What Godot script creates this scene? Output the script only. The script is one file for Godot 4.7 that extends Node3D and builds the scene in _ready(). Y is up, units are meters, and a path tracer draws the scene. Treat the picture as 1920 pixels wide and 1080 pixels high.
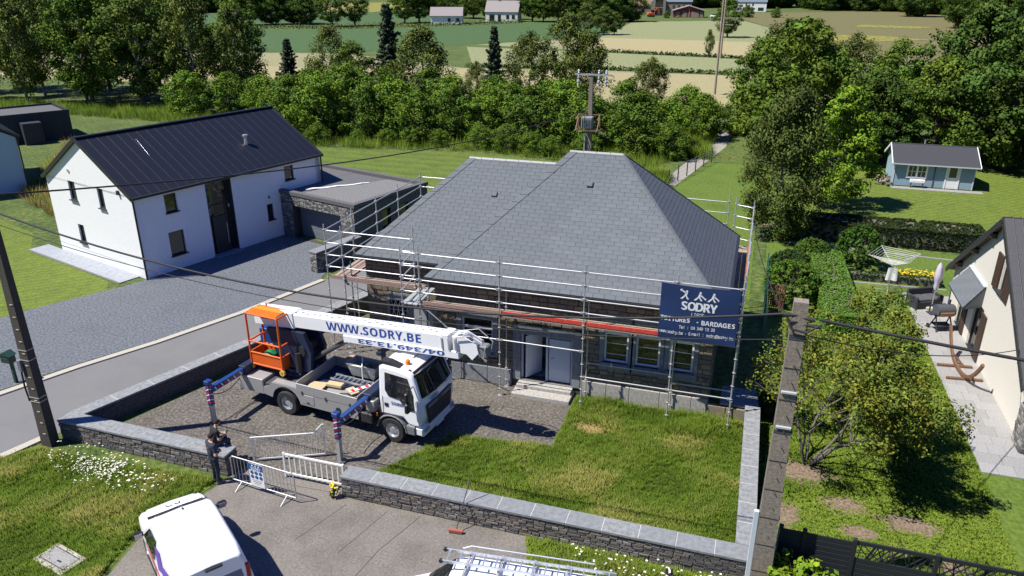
extends Node3D
# World axes follow the slate-roofed house: +x runs along its front, -z away from the street.
var M := {}
var taken := {}
var rng := RandomNumberGenerator.new()

class MB:
	# collects flat faces; corners are given counter-clockwise as seen from outside
	var v := PackedVector3Array()
	var n := PackedVector3Array()
	var c := PackedColorArray()
	var col := Color.WHITE
	func tri(a: Vector3, b: Vector3, d: Vector3) -> void:
		var q := (b - a).cross(d - a).normalized()
		v.append(a); v.append(d); v.append(b)
		for i in 3:
			n.append(q); c.append(col)
	func trin(a: Vector3, b: Vector3, d: Vector3, na: Vector3, nb: Vector3, nd: Vector3) -> void:
		v.append(a); v.append(d); v.append(b)
		n.append(na); n.append(nd); n.append(nb)
		for i in 3: c.append(col)
	func quad(a: Vector3, b: Vector3, d: Vector3, e: Vector3) -> void:
		tri(a, b, d); tri(a, d, e)
	func box(at: Vector3, size: Vector3, basis := Basis()) -> MB:
		var h := size / 2.0
		var p := []
		for i in 8:
			p.append(at + basis * Vector3(h.x if i & 1 else -h.x, h.y if i & 2 else -h.y, h.z if i & 4 else -h.z))
		quad(p[4], p[5], p[7], p[6]); quad(p[1], p[0], p[2], p[3])
		quad(p[5], p[1], p[3], p[7]); quad(p[0], p[4], p[6], p[2])
		quad(p[6], p[7], p[3], p[2]); quad(p[0], p[1], p[5], p[4])
		return self
	func bar(a: Vector3, b: Vector3, w: float, h: float, up := Vector3.UP) -> MB:
		var z := (b - a).normalized()
		if absf(z.dot(up)) > 0.98: up = Vector3.RIGHT
		var x := up.cross(z).normalized()
		return box((a + b) / 2.0, Vector3(w, h, a.distance_to(b)), Basis(x, z.cross(x), z))
	# box with its edges cut by e
	func bevel(at: Vector3, size: Vector3, e: float, basis := Basis()) -> MB:
		var pts := []
		for i in 8:
			var s := Vector3(1 if i & 1 else -1, 1 if i & 2 else -1, 1 if i & 4 else -1)
			var o := s * size / 2.0
			pts.append([at + basis * (o - Vector3(0, s.y, s.z) * e), at + basis * (o - Vector3(s.x, 0, s.z) * e), at + basis * (o - Vector3(s.x, s.y, 0) * e)])
		var mid := at
		for ax in 3:
			var o1: int = [2, 1, 1][ax]; var o2: int = [4, 4, 2][ax]; var b: int = [1, 2, 4][ax]
			for s in 2:
				var k: int = b if s else 0
				face(mid, [pts[k][ax], pts[k | o1][ax], pts[k | o1 | o2][ax], pts[k | o2][ax]])
		for ax in 3:
			var b: int = [1, 2, 4][ax]; var o1: int = [2, 1, 1][ax]; var o2: int = [4, 4, 2][ax]
			var a1: int = [1, 0, 0][ax]; var a2: int = [2, 2, 1][ax]
			for s in 4:
				var k: int = (o1 if s & 1 else 0) | (o2 if s & 2 else 0)
				face(mid, [pts[k][a1], pts[k | b][a1], pts[k | b][a2], pts[k][a2]])
		for i in 8: face(mid, [pts[i][0], pts[i][1], pts[i][2]])
		return self
	func face(mid: Vector3, p: Array) -> void:
		var q: Vector3 = (p[1] - p[0]).cross(p[2] - p[0])
		if q.dot((p[0] + p[1] + p[2]) / 3.0 - mid) < 0.0: p.reverse()
		for i in range(1, p.size() - 1): tri(p[0], p[i], p[i + 1])
	func tube(a: Vector3, b: Vector3, ra: float, rb := -1.0, seg := 8, caps := true) -> MB:
		if rb < 0: rb = ra
		var z := (b - a).normalized()
		var x := (Vector3.RIGHT if absf(z.y) > 0.9 else Vector3.UP).cross(z).normalized()
		var y := z.cross(x)
		for i in seg:
			var t0 := TAU * i / seg; var t1 := TAU * (i + 1) / seg
			var d0 := x * cos(t0) + y * sin(t0); var d1 := x * cos(t1) + y * sin(t1)
			trin(a + d0 * ra, a + d1 * ra, b + d1 * rb, d0, d1, d1)
			trin(a + d0 * ra, b + d1 * rb, b + d0 * rb, d0, d1, d0)
			if caps:
				tri(a, a + d1 * ra, a + d0 * ra); tri(b, b + d0 * rb, b + d1 * rb)
		return self
	func path(pts: Array, r: float, seg := 6) -> MB:
		for i in pts.size() - 1: tube(pts[i], pts[i + 1], r, r, seg, i == 0 or i == pts.size() - 2)
		return self
	# polygon in the plane of x and y axes of t, thickness d along +z of t (from -d/2 to d/2)
	func plate(poly: PackedVector2Array, d: float, t := Transform3D()) -> MB:
		var ar := 0.0
		for i in poly.size():
			var q := poly[(i + 1) % poly.size()]
			ar += poly[i].x * q.y - q.x * poly[i].y
		if ar < 0: poly.reverse()
		var ix := Geometry2D.triangulate_polygon(poly)
		for k in range(0, ix.size(), 3):
			var a := poly[ix[k]]; var b := poly[ix[k + 1]]; var e := poly[ix[k + 2]]
			if (b - a).cross(e - a) < 0: var sw := b; b = e; e = sw
			tri(t * Vector3(a.x, a.y, d / 2), t * Vector3(b.x, b.y, d / 2), t * Vector3(e.x, e.y, d / 2))
			tri(t * Vector3(a.x, a.y, -d / 2), t * Vector3(e.x, e.y, -d / 2), t * Vector3(b.x, b.y, -d / 2))
		for i in poly.size():
			var a := poly[i]; var b := poly[(i + 1) % poly.size()]
			quad(t * Vector3(a.x, a.y, -d / 2), t * Vector3(b.x, b.y, -d / 2), t * Vector3(b.x, b.y, d / 2), t * Vector3(a.x, a.y, d / 2))
		return self
	# lathe: profile of (radius, height) turned about +y at p
	func lathe(p: Vector3, prof: Array, seg := 12, basis := Basis()) -> MB:
		for k in prof.size() - 1:
			var q0: Vector2 = prof[k]; var q1: Vector2 = prof[k + 1]
			var sl := Vector2(q1.y - q0.y, q0.x - q1.x).normalized()
			for i in seg:
				var t0 := TAU * i / seg; var t1 := TAU * (i + 1) / seg
				var d0 := Vector3(sin(t0), 0, cos(t0)); var d1 := Vector3(sin(t1), 0, cos(t1))
				var n0 := basis * (d0 * sl.x + Vector3.UP * sl.y); var n1 := basis * (d1 * sl.x + Vector3.UP * sl.y)
				var a := p + basis * (d0 * q0.x + Vector3.UP * q0.y); var b := p + basis * (d1 * q0.x + Vector3.UP * q0.y)
				var e := p + basis * (d1 * q1.x + Vector3.UP * q1.y); var f := p + basis * (d0 * q1.x + Vector3.UP * q1.y)
				if q0.x > 1e-4: trin(a, b, e, n0, n1, n1)
				if q1.x > 1e-4: trin(a, e, f, n0, n1, n0)
		return self
	# skin over rings of equal length (each an Array of Vector3, counter-clockwise looking back along the sweep), smooth normals
	func loft(rings: Array, close := true, cap := true) -> MB:
		var m: int = rings[0].size(); var k := rings.size()
		var nn := []
		for i in k:
			var row := []
			for j in m:
				var jp := (j + 1) % m if close else mini(j + 1, m - 1); var jm := (j - 1 + m) % m if close else maxi(j - 1, 0)
				var du: Vector3 = rings[i][jp] - rings[i][jm]
				var dv: Vector3 = rings[mini(i + 1, k - 1)][j] - rings[maxi(i - 1, 0)][j]
				row.append(du.cross(dv).normalized())
			nn.append(row)
		for i in k - 1:
			for j in (m if close else m - 1):
				var jn := (j + 1) % m
				trin(rings[i][j], rings[i][jn], rings[i + 1][jn], nn[i][j], nn[i][jn], nn[i + 1][jn])
				trin(rings[i][j], rings[i + 1][jn], rings[i + 1][j], nn[i][j], nn[i + 1][jn], nn[i + 1][j])
		if cap:
			for e in 2:
				var r: Array = rings[0] if e == 0 else rings[k - 1]
				var mid := Vector3.ZERO
				for q in r: mid += q
				mid /= m
				for j in m:
					if e == 0: tri(mid, r[(j + 1) % m], r[j])
					else: tri(mid, r[j], r[(j + 1) % m])
		return self
	func mesh(material: Material) -> ArrayMesh:
		var ar := []
		ar.resize(Mesh.ARRAY_MAX)
		ar[Mesh.ARRAY_VERTEX] = v; ar[Mesh.ARRAY_NORMAL] = n; ar[Mesh.ARRAY_COLOR] = c
		var m := ArrayMesh.new()
		m.add_surface_from_arrays(Mesh.PRIMITIVE_TRIANGLES, ar)
		m.surface_set_material(0, material)
		return m

func lin(r: float, g: float, b: float) -> Color:
	return Color(r, g, b).linear_to_srgb()

func mat(called: String, r: float, g: float, b: float, rough := 0.8, metal := 0.0) -> StandardMaterial3D:
	var m := StandardMaterial3D.new()
	m.resource_name = called
	m.albedo_color = lin(r, g, b)
	m.roughness = rough; m.metallic = metal
	M[called] = m
	return m

func noise_tex(stops: Array, freq: float, oct := 4, seed_ := 1, size := 512, kind := FastNoiseLite.TYPE_PERLIN) -> NoiseTexture2D:
	var f := FastNoiseLite.new()
	f.noise_type = kind; f.frequency = freq; f.fractal_octaves = oct; f.seed = seed_; f.fractal_gain = 0.6
	var t := NoiseTexture2D.new()
	t.width = size; t.height = size; t.seamless = true; t.noise = f; t.generate_mipmaps = false
	if stops:
		var gr := Gradient.new()
		var o := PackedFloat32Array(); var cs := PackedColorArray()
		for s in stops:
			o.append(s[0]); cs.append(lin(s[1], s[2], s[3]))
		gr.offsets = o; gr.colors = cs
		t.color_ramp = gr
	return t

# a material whose colour is a noise ramp laid over the surface with the given period in metres;
# ramps of one hue share a few grey textures, tinted by the ramp's brightest colour
var shared := {}
func grey_tex(dark: float, freq: float, oct: int, seed_: int) -> NoiseTexture2D:
	var d := clampf(snappedf(dark, 0.15), 0.15, 0.9)
	var f := 0.03 if freq < 0.045 else (0.06 if freq < 0.085 else 0.12)
	var key := "%.2f %.2f %d" % [d, f, seed_ % 2]
	if not shared.has(key): shared[key] = noise_tex([[0.0, d, d, d], [0.5, (1 + d) / 2, (1 + d) / 2, (1 + d) / 2], [1.0, 1, 1, 1]], f, 5, 3 + seed_ % 2, 512)
	return shared[key]

func nmat(called: String, stops: Array, period: float, freq := 0.02, oct := 5, rough := 0.9, bump := 0.0, seed_ := 1, world := true, size := 512) -> StandardMaterial3D:
	var m := StandardMaterial3D.new()
	m.resource_name = called
	var own: bool = called in ["grass_rough", "lawn", "lawn_light", "lawn_back", "meadow", "flower_field", "drive_asphalt", "yard_paving", "board_red", "dark_tile", "soil"]
	if own: m.albedo_texture = noise_tex(stops, freq, oct, seed_, 512)
	else:
		var hi: Array = stops[-1]
		m.albedo_texture = grey_tex(stops[0][2] / hi[2], freq, oct, seed_)
		m.albedo_color = lin(hi[1], hi[2], hi[3])
	m.roughness = rough
	m.uv1_triplanar = true; m.uv1_world_triplanar = world
	m.uv1_scale = Vector3.ONE / period
	if bump > 0.0:
		var key := "bump %d" % (seed_ % 2)
		if not shared.has(key): shared[key] = noise_tex([], 0.06, 5, 11 + seed_ % 2, 512)
		m.heightmap_enabled = true
		m.heightmap_texture = shared[key]
		m.heightmap_scale = bump
	M[called] = m
	return m

# broad patches of another tone multiplied in at a second, larger period
func patches(m: StandardMaterial3D, stops: Array, period: float, freq := 0.01, seed_ := 5) -> void:
	m.detail_enabled = true
	m.detail_blend_mode = BaseMaterial3D.BLEND_MODE_MUL
	m.detail_albedo = noise_tex(stops, freq, 4, seed_, 512)
	m.detail_uv_layer = BaseMaterial3D.DETAIL_UV_2
	m.uv2_triplanar = true; m.uv2_world_triplanar = true
	m.uv2_scale = Vector3.ONE / period

func numbered(called: String) -> String:
	if not taken.has(called):
		taken[called] = 0
		return called
	taken[called] += 1
	return "%s_%03d" % [called, taken[called]]

func tag(o: Node3D, label: String, category: String, group := "") -> Node3D:
	o.set_meta("label", label); o.set_meta("category", category)
	if group: o.set_meta("group", group)
	return o

func thing(called: String, label: String, category: String, at := Vector3.ZERO, turn := 0.0, group := "") -> Node3D:
	var o := Node3D.new()
	o.name = numbered(called)
	add_child(o)
	o.position = at; o.rotation.y = turn
	return tag(o, label, category, group)

func put(called: String, mesh: Mesh, parent: Node3D, at := Vector3.ZERO, turn := Vector3.ZERO) -> MeshInstance3D:
	var o := MeshInstance3D.new()
	o.mesh = mesh
	o.name = called if parent != self else numbered(called)
	parent.add_child(o, true)
	o.position = at; o.rotation = turn
	return o

func obj(called: String, b: MB, m: Material, parent: Node3D) -> MeshInstance3D:
	return put(called, b.mesh(m), parent)

func struct(called: String, b: MB, m: Material) -> MeshInstance3D:
	var o := obj(called, b, m, self)
	o.set_meta("kind", "structure")
	return o

func copy(root: Node3D, at: Vector3, turn: float, label := "", group := "") -> Node3D:
	var base := String(root.name)
	var cut := base.rfind("_")
	if cut > 0 and base.substr(cut + 1).is_valid_int(): base = base.substr(0, cut)
	var r: Node3D = root.duplicate()
	r.name = numbered(base)
	add_child(r)
	r.position = at; r.rotation.y = turn
	if label: r.set_meta("label", label)
	if group: r.set_meta("group", group)
	return r

# flat sheet over a ground polygon (x, z pairs) at height y
func sheet(called: String, pts: Array, y: float, m: Material, parent: Node3D = self) -> MeshInstance3D:
	var b := MB.new()
	add_sheet(b, pts, y)
	var o := obj(called, b, m, parent)
	if parent == self: o.set_meta("kind", "structure")
	return o

func add_sheet(b: MB, pts: Array, y: float) -> void:
	var poly := PackedVector2Array()
	for p in pts: poly.append(Vector2(p[0], p[1]))
	var ix := Geometry2D.triangulate_polygon(poly)
	for k in range(0, ix.size(), 3):
		var p := []
		for j in 3: p.append(Vector3(poly[ix[k + j]].x, y, poly[ix[k + j]].y))
		b.face(Vector3(p[0].x, y - 5.0, p[0].z), p)

func text(words: String, height: float, m: Material, parent: Node3D, t: Transform3D, bold := true, width := 0.0, font := "Droid Sans", called := "lettering") -> MeshInstance3D:
	var f := SystemFont.new()
	f.font_names = PackedStringArray([font])
	f.font_weight = 700 if bold else 400
	var tm := TextMesh.new()
	tm.font = f; tm.text = words
	tm.font_size = 32; tm.pixel_size = height / 23.0; tm.depth = 0.004; tm.curve_step = 2.0
	tm.material = m
	var o := put(called, tm, parent)
	if width > 0.0:
		var w := tm.get_aabb().size.x
		t = t * Transform3D(Basis().scaled(Vector3(width / maxf(w, 0.01), 1, 1)), Vector3.ZERO)
	o.transform = t
	return o

func _ready() -> void:
	rng.seed = 20240611
	# camera: a drone 14.4 m up over the street
	var cam := Camera3D.new()
	cam.name = "camera"
	cam.position = Vector3(0, 14.4, 0)
	cam.rotation_degrees = Vector3(-22.03, 17.75, 0)
	cam.fov = 41.4; cam.near = 0.2; cam.far = 4000.0
	add_child(cam)
	cam.current = true
	var we := WorldEnvironment.new()
	var env := Environment.new()
	env.background_mode = Environment.BG_SKY
	var sm := ProceduralSkyMaterial.new()
	sm.sky_top_color = Color(0.18, 0.4, 0.82); sm.sky_horizon_color = Color(0.58, 0.72, 0.92); sm.sky_curve = 0.12
	sm.ground_bottom_color = Color(0.25, 0.28, 0.18); sm.ground_horizon_color = Color(0.55, 0.6, 0.6)
	sm.sky_energy_multiplier = 0.7
	var sky := Sky.new()
	sky.sky_material = sm
	env.sky = sky
	env.tonemap_mode = Environment.TONE_MAPPER_LINEAR
	env.tonemap_exposure = 1.48
	env.sdfgi_enabled = true; env.ssao_enabled = true; env.ssil_enabled = true
	env.fog_enabled = false; env.fog_density = 0.00022; env.fog_light_color = Color(0.66, 0.75, 0.86)
	we.environment = env
	add_child(we)
	var sun := DirectionalLight3D.new()
	sun.name = "sun"
	sun.light_energy = 1.6; sun.light_angular_distance = 0.53; sun.light_color = Color(1.0, 0.98, 0.945); sun.shadow_enabled = true
	add_child(sun)
	sun.look_at_from_position(Vector3.ZERO, Vector3(0.54, -1.0, -0.33), Vector3.UP)
	make_materials()
	make_ground()
	make_stone_house()
	make_scaffold()
	make_garden_walls()
	make_white_house()
	make_left_buildings()
	make_cream_house()
	make_shed()
	make_far_buildings()
	make_truck()
	make_vans()
	make_gates()
	make_people()
	make_poles()
	make_garden_things()
	make_trees()
	make_grass()

# wheel lanes that a mower leaves in turf: bent and unbent grass in alternating swaths
func mown(kind: int) -> ImageTexture:
	var im := Image.create(256, 256, false, Image.FORMAT_RGB8)
	var f := FastNoiseLite.new()
	f.seed = kind; f.frequency = 0.03; f.fractal_octaves = 3
	for y in 256:
		for x in 256:
			var w := f.get_noise_2d(x, y)
			var s := sin(TAU * (y * 8.0 + w * 90.0) / 256.0) if kind == 2 else sin(TAU * (x * 14.0 + y * 14.0) / 256.0 + w * 2.0)
			var k := clampf(0.86 + 0.1 * s + 0.16 * w, 0.0, 1.0)
			im.set_pixel(x, y, lin(minf(1.0, k * (1.0 + 0.06 * w)), k, k * 0.92))
	return ImageTexture.create_from_image(im)

func make_materials() -> void:
	# ground covers
	var m := nmat("grass_rough", [[0.0, 0.03, 0.05, 0.008], [0.4, 0.065, 0.105, 0.016], [0.6, 0.105, 0.14, 0.026], [0.8, 0.16, 0.165, 0.05], [1.0, 0.22, 0.2, 0.08]], 5.0, 0.03, 6, 0.95, 4.0, 3, true, 1024)
	patches(m, [[0.0, 0.55, 0.6, 0.5], [0.45, 0.85, 0.9, 0.8], [0.6, 1, 1, 1], [1.0, 1.0, 0.85, 0.7]], 31.0, 0.012, 11)
	m = nmat("lawn", [[0.0, 0.05, 0.085, 0.008], [0.5, 0.095, 0.15, 0.014], [1.0, 0.16, 0.2, 0.025]], 4.0, 0.05, 5, 0.95, 2.0, 4, true, 1024)
	patches(m, [[0.0, 0.7, 0.8, 0.6], [0.5, 0.95, 0.97, 0.9], [1.0, 1.0, 0.93, 0.9]], 23.0, 0.014, 12)
	m = nmat("lawn_light", [[0.0, 0.075, 0.11, 0.01], [0.5, 0.12, 0.17, 0.016], [1.0, 0.18, 0.22, 0.03]], 4.0, 0.05, 5, 0.95, 2.0, 5, true, 1024)
	m.detail_enabled = true; m.detail_blend_mode = BaseMaterial3D.BLEND_MODE_MUL; m.detail_albedo = mown(1); m.detail_uv_layer = BaseMaterial3D.DETAIL_UV_2
	m.uv2_triplanar = true; m.uv2_world_triplanar = true; m.uv2_scale = Vector3.ONE / 9.0
	m = nmat("lawn_back", [[0.0, 0.055, 0.09, 0.009], [0.5, 0.1, 0.15, 0.016], [1.0, 0.16, 0.2, 0.028]], 5.0, 0.05, 5, 0.95, 2.0, 6)
	m.detail_enabled = true; m.detail_blend_mode = BaseMaterial3D.BLEND_MODE_MUL; m.detail_albedo = mown(2); m.detail_uv_layer = BaseMaterial3D.DETAIL_UV_2
	m.uv2_triplanar = true; m.uv2_world_triplanar = true; m.uv2_scale = Vector3.ONE / 14.0
	m = nmat("meadow", [[0.0, 0.06, 0.07, 0.018], [0.45, 0.12, 0.12, 0.04], [0.62, 0.16, 0.13, 0.05], [1.0, 0.26, 0.19, 0.06]], 9.0, 0.03, 6, 0.95, 4.0, 6, true, 1024)
	nmat("dry_straw", [[0.0, 0.16, 0.11, 0.05], [0.5, 0.32, 0.23, 0.11], [1.0, 0.45, 0.34, 0.17]], 1.5, 0.06, 5, 0.95, 2.0, 8)
	nmat("soil", [[0.0, 0.09, 0.066, 0.042], [0.5, 0.19, 0.138, 0.092], [1.0, 0.32, 0.245, 0.165]], 2.0, 0.04, 6, 0.95, 3.0, 9)
	m = nmat("crop_green", [[0.0, 0.03, 0.075, 0.014], [0.5, 0.045, 0.105, 0.02], [1.0, 0.06, 0.125, 0.03]], 22.0, 0.04, 4, 0.95, 0.0, 10)
	m = nmat("hay_tan", [[0.0, 0.15, 0.145, 0.07], [1.0, 0.34, 0.315, 0.165]], 9.0, 0.03, 5, 0.95, 0.0, 13)
	m = nmat("hay_row", [[0.0, 0.22, 0.195, 0.1], [1.0, 0.36, 0.32, 0.17]], 5.0, 0.06, 5, 0.95, 3.0, 14)
	m = nmat("hay_green", [[0.0, 0.13, 0.15, 0.06], [1.0, 0.26, 0.28, 0.125]], 11.0, 0.03, 5, 0.95, 0.0, 15)
	nmat("flower_field", [[0.0, 0.13, 0.14, 0.03], [0.5, 0.16, 0.165, 0.035], [0.75, 0.34, 0.27, 0.035], [1.0, 0.5, 0.38, 0.04]], 16.0, 0.02, 5, 0.95, 0.0, 16)
	# hard surfaces
	m = nmat("road_asphalt", [[0.0, 0.11, 0.11, 0.112], [0.5, 0.165, 0.165, 0.166], [1.0, 0.23, 0.23, 0.23]], 1.2, 0.12, 4, 0.9, 0.3, 20, true, 1024)
	patches(m, [[0.0, 0.86, 0.86, 0.86], [0.5, 0.96, 0.96, 0.95], [1.0, 1, 1, 1]], 14.0, 0.015, 21)
	m = nmat("drive_asphalt", [[0.0, 0.1, 0.09, 0.08], [0.35, 0.165, 0.15, 0.132], [0.7, 0.205, 0.187, 0.165], [1.0, 0.36, 0.33, 0.29]], 3.1, 0.09, 5, 0.9, 0.4, 22, true, 1024)
	patches(m, [[0.0, 0.72, 0.71, 0.7], [0.45, 0.9, 0.9, 0.9], [0.7, 1, 1, 1], [1.0, 0.95, 0.88, 0.8]], 9.0, 0.016, 23)
	m = nmat("gravel_blue", [[0.0, 0.03, 0.034, 0.04], [1.0, 0.2, 0.222, 0.25]], 6.0, 0.13, 3, 0.9, 2.0, 24, true, 1024)
	patches(m, [[0.0, 0.82, 0.83, 0.84], [0.5, 1, 1, 1], [1.0, 0.9, 0.9, 0.9]], 17.0, 0.014, 25)
	nmat("gravel_roof", [[0.0, 0.045, 0.045, 0.045], [1.0, 0.29, 0.287, 0.28]], 4.0, 0.1, 3, 0.9, 3.0, 26, true, 512)
	m = nmat("yard_paving", [[0.0, 0.04, 0.035, 0.03], [0.4, 0.1, 0.09, 0.078], [0.65, 0.15, 0.136, 0.118], [1.0, 0.3, 0.27, 0.235]], 3.6, 0.07, 6, 0.93, 1.2, 27, true, 1024)
	patches(m, [[0.0, 0.66, 0.65, 0.62], [0.4, 0.88, 0.87, 0.85], [0.7, 1, 1, 1], [1.0, 0.9, 0.92, 0.75]], 7.0, 0.02, 28)
	nmat("kerb_concrete", [[0.0, 0.3, 0.27, 0.22], [0.5, 0.42, 0.38, 0.31], [1.0, 0.52, 0.48, 0.4]], 1.5, 0.05, 5, 0.9, 0.3, 29)
	nmat("blue_terrace", [[0.0, 0.22, 0.245, 0.28], [0.5, 0.31, 0.34, 0.385], [1.0, 0.38, 0.41, 0.45]], 3.0, 0.03, 5, 0.75, 0.2, 30)
	nmat("patio_stone", [[0.0, 0.25, 0.247, 0.24], [1.0, 0.38, 0.375, 0.365]], 1.6, 0.06, 5, 0.8, 0.2, 31)
	nmat("patio_stone_dark", [[0.0, 0.22, 0.216, 0.208], [1.0, 0.34, 0.334, 0.322]], 1.6, 0.06, 5, 0.8, 0.2, 33)
	nmat("lane_gravel", [[0.0, 0.16, 0.15, 0.12], [0.5, 0.28, 0.26, 0.22], [1.0, 0.4, 0.38, 0.33]], 2.0, 0.06, 5, 0.93, 1.0, 32)
	# masonry
	for k in 4:
		var t: Array = [[0.25, 0.212, 0.158], [0.2, 0.172, 0.132], [0.18, 0.165, 0.14], [0.3, 0.245, 0.165]][k]
		nmat("sandstone_%d" % k, [[0.0, t[0] * 0.55, t[1] * 0.55, t[2] * 0.5], [0.5, t[0], t[1], t[2]], [1.0, t[0] * 1.35, t[1] * 1.3, t[2] * 1.2]], 0.9, 0.03, 6, 0.93, 0.8, 40 + k)
		t = [[0.135, 0.122, 0.112], [0.1, 0.094, 0.092], [0.17, 0.145, 0.125], [0.19, 0.18, 0.17]][k]
		nmat("rubble_%d" % k, [[0.0, t[0] * 0.45, t[1] * 0.45, t[2] * 0.45], [0.5, t[0], t[1], t[2]], [1.0, t[0] * 1.6, t[1] * 1.6, t[2] * 1.6]], 0.7, 0.04, 6, 0.93, 0.8, 50 + k)
		t = [[0.2, 0.195, 0.185], [0.13, 0.13, 0.13], [0.3, 0.285, 0.26], [0.085, 0.088, 0.092]][k]
		mat("cladding_%d" % k, t[0], t[1], t[2], 0.9)
	nmat("mortar", [[0.0, 0.11, 0.1, 0.085], [1.0, 0.24, 0.22, 0.18]], 0.8, 0.05, 5, 0.95, 0.4, 60)
	nmat("mortar_dark", [[0.0, 0.03, 0.03, 0.03], [1.0, 0.09, 0.085, 0.08]], 0.8, 0.05, 5, 0.95, 0.4, 61)
	mat("mortar_white", 0.55, 0.54, 0.51, 0.9)
	m = nmat("coping_stone", [[0.0, 0.15, 0.162, 0.172], [1.0, 0.25, 0.265, 0.278]], 2.3, 0.035, 6, 0.82, 0.3, 62, true, 512)
	m = nmat("coping_stone_worn", [[0.0, 0.12, 0.127, 0.133], [1.0, 0.3, 0.312, 0.322]], 1.9, 0.03, 6, 0.85, 0.4, 63, true, 512)
	nmat("bluestone", [[0.0, 0.15, 0.165, 0.185], [0.5, 0.22, 0.24, 0.265], [1.0, 0.3, 0.32, 0.34]], 1.6, 0.04, 5, 0.8, 0.2, 64)
	nmat("plinth_stone", [[0.0, 0.24, 0.23, 0.215], [0.5, 0.37, 0.36, 0.335], [1.0, 0.5, 0.48, 0.44]], 1.3, 0.04, 6, 0.85, 0.3, 65)
	# roofs
	for k in 4:
		var d: float = [1.0, 0.96, 1.03, 1.06][k]
		nmat("slate_%d" % k, [[0.0, 0.115 * d, 0.129 * d, 0.142 * d], [1.0, 0.15 * d, 0.168 * d, 0.185 * d]], 0.7, 0.05, 5, 0.75, 0.06, 70 + k).metallic_specular = 0.3
	mat("slate_under", 0.04, 0.044, 0.05, 0.9)
	m = nmat("slate_stuff", [[0.0, 0.8, 0.8, 0.8], [0.5, 0.94, 0.94, 0.94], [1.0, 1, 1, 1]], 0.7, 0.05, 5, 0.75, 0.06, 75)
	m.metallic_specular = 0.3
	m.vertex_color_use_as_albedo = true
	nmat("ridge_lead", [[0.0, 0.2, 0.21, 0.22], [1.0, 0.36, 0.37, 0.38]], 0.8, 0.05, 4, 0.55, 0.1, 76)
	mat("black_roof", 0.012, 0.0135, 0.018, 0.42)
	mat("black_rib", 0.02, 0.022, 0.028, 0.4)
	mat("gutter_black", 0.02, 0.021, 0.024, 0.45)
	nmat("dark_tile", [[0.0, 0.035, 0.035, 0.038], [0.6, 0.07, 0.07, 0.075], [0.8, 0.1, 0.095, 0.1], [1.0, 0.24, 0.24, 0.24]], 0.9, 0.05, 5, 0.7, 0.2, 77)
	mat("roofing_felt", 0.045, 0.047, 0.055, 0.9)
	nmat("felt_grey", [[0.0, 0.07, 0.072, 0.075], [1.0, 0.13, 0.13, 0.135]], 2.0, 0.03, 4, 0.9, 0.1, 78)
	# walls and joinery
	nmat("render_white", [[0.0, 0.74, 0.75, 0.77], [0.5, 0.79, 0.8, 0.815], [1.0, 0.83, 0.835, 0.845]], 3.0, 0.02, 6, 0.85, 0.15, 80)
	nmat("render_blue", [[0.0, 0.32, 0.45, 0.53], [1.0, 0.38, 0.51, 0.59]], 3.0, 0.02, 6, 0.85, 0.15, 81)
	nmat("render_cream", [[0.0, 0.66, 0.62, 0.53], [1.0, 0.8, 0.765, 0.68]], 1.6, 0.05, 6, 0.9, 0.6, 82)
	mat("dark_cladding", 0.022, 0.026, 0.034, 0.7)
	mat("paint_white", 0.78, 0.79, 0.8, 0.45)
	mat("paint_grey_blue", 0.5, 0.56, 0.62, 0.5)
	mat("garage_grey", 0.14, 0.16, 0.18, 0.5)
	mat("frame_dark", 0.03, 0.032, 0.036, 0.5)
	mat("brown_shutter", 0.055, 0.032, 0.022, 0.6)
	mat("room_plaster", 0.5, 0.48, 0.44, 0.95)
	m = mat("pane_dark", 0.015, 0.018, 0.02, 0.04); m.metallic_specular = 0.8
	m = mat("glass", 0.02, 0.025, 0.03, 0.03); m.transparency = BaseMaterial3D.TRANSPARENCY_ALPHA; m.albedo_color.a = 0.35
	m = mat("car_glass", 0.012, 0.014, 0.016, 0.03); m.metallic_specular = 0.7
	# metals
	nmat("galvanised", [[0.0, 0.4, 0.42, 0.44], [0.5, 0.52, 0.54, 0.56], [1.0, 0.66, 0.67, 0.68]], 0.6, 0.05, 4, 0.42, 0.0, 83).metallic = 0.55
	nmat("alu_bed", [[0.0, 0.3, 0.305, 0.3], [0.5, 0.36, 0.365, 0.36], [1.0, 0.42, 0.425, 0.42]], 0.5, 0.08, 5, 0.5, 0.15, 84, false).metallic = 0.35
	mat("alu", 0.6, 0.62, 0.64, 0.35, 0.7)
	mat("steel_dark", 0.09, 0.09, 0.095, 0.5, 0.3)
	mat("rust_steel", 0.22, 0.13, 0.09, 0.8, 0.1)
	mat("chassis_black", 0.02, 0.02, 0.022, 0.6)
	mat("rubber", 0.022, 0.022, 0.023, 0.85)
	m = mat("truck_white", 0.8, 0.81, 0.82, 0.3); m.clearcoat_enabled = true; m.clearcoat = 0.6; m.clearcoat_roughness = 0.08
	m = mat("truck_blue", 0.012, 0.05, 0.19, 0.35); m.clearcoat_enabled = true; m.clearcoat = 0.4; m.clearcoat_roughness = 0.15
	mat("truck_blue_dark", 0.012, 0.022, 0.055, 0.5)
	mat("lettering_blue", 0.015, 0.06, 0.27, 0.5)
	mat("plastic_grey", 0.16, 0.17, 0.18, 0.6)
	mat("plastic_black", 0.015, 0.015, 0.017, 0.5)
	m = nmat("cage_orange", [[0.0, 0.56, 0.07, 0.006], [1.0, 0.82, 0.13, 0.01]], 0.8, 0.04, 5, 0.5, 0.0, 85)
	mat("roof_orange", 0.85, 0.26, 0.02, 0.55)
	mat("wheel_yellow", 0.62, 0.4, 0.05, 0.6)
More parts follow.
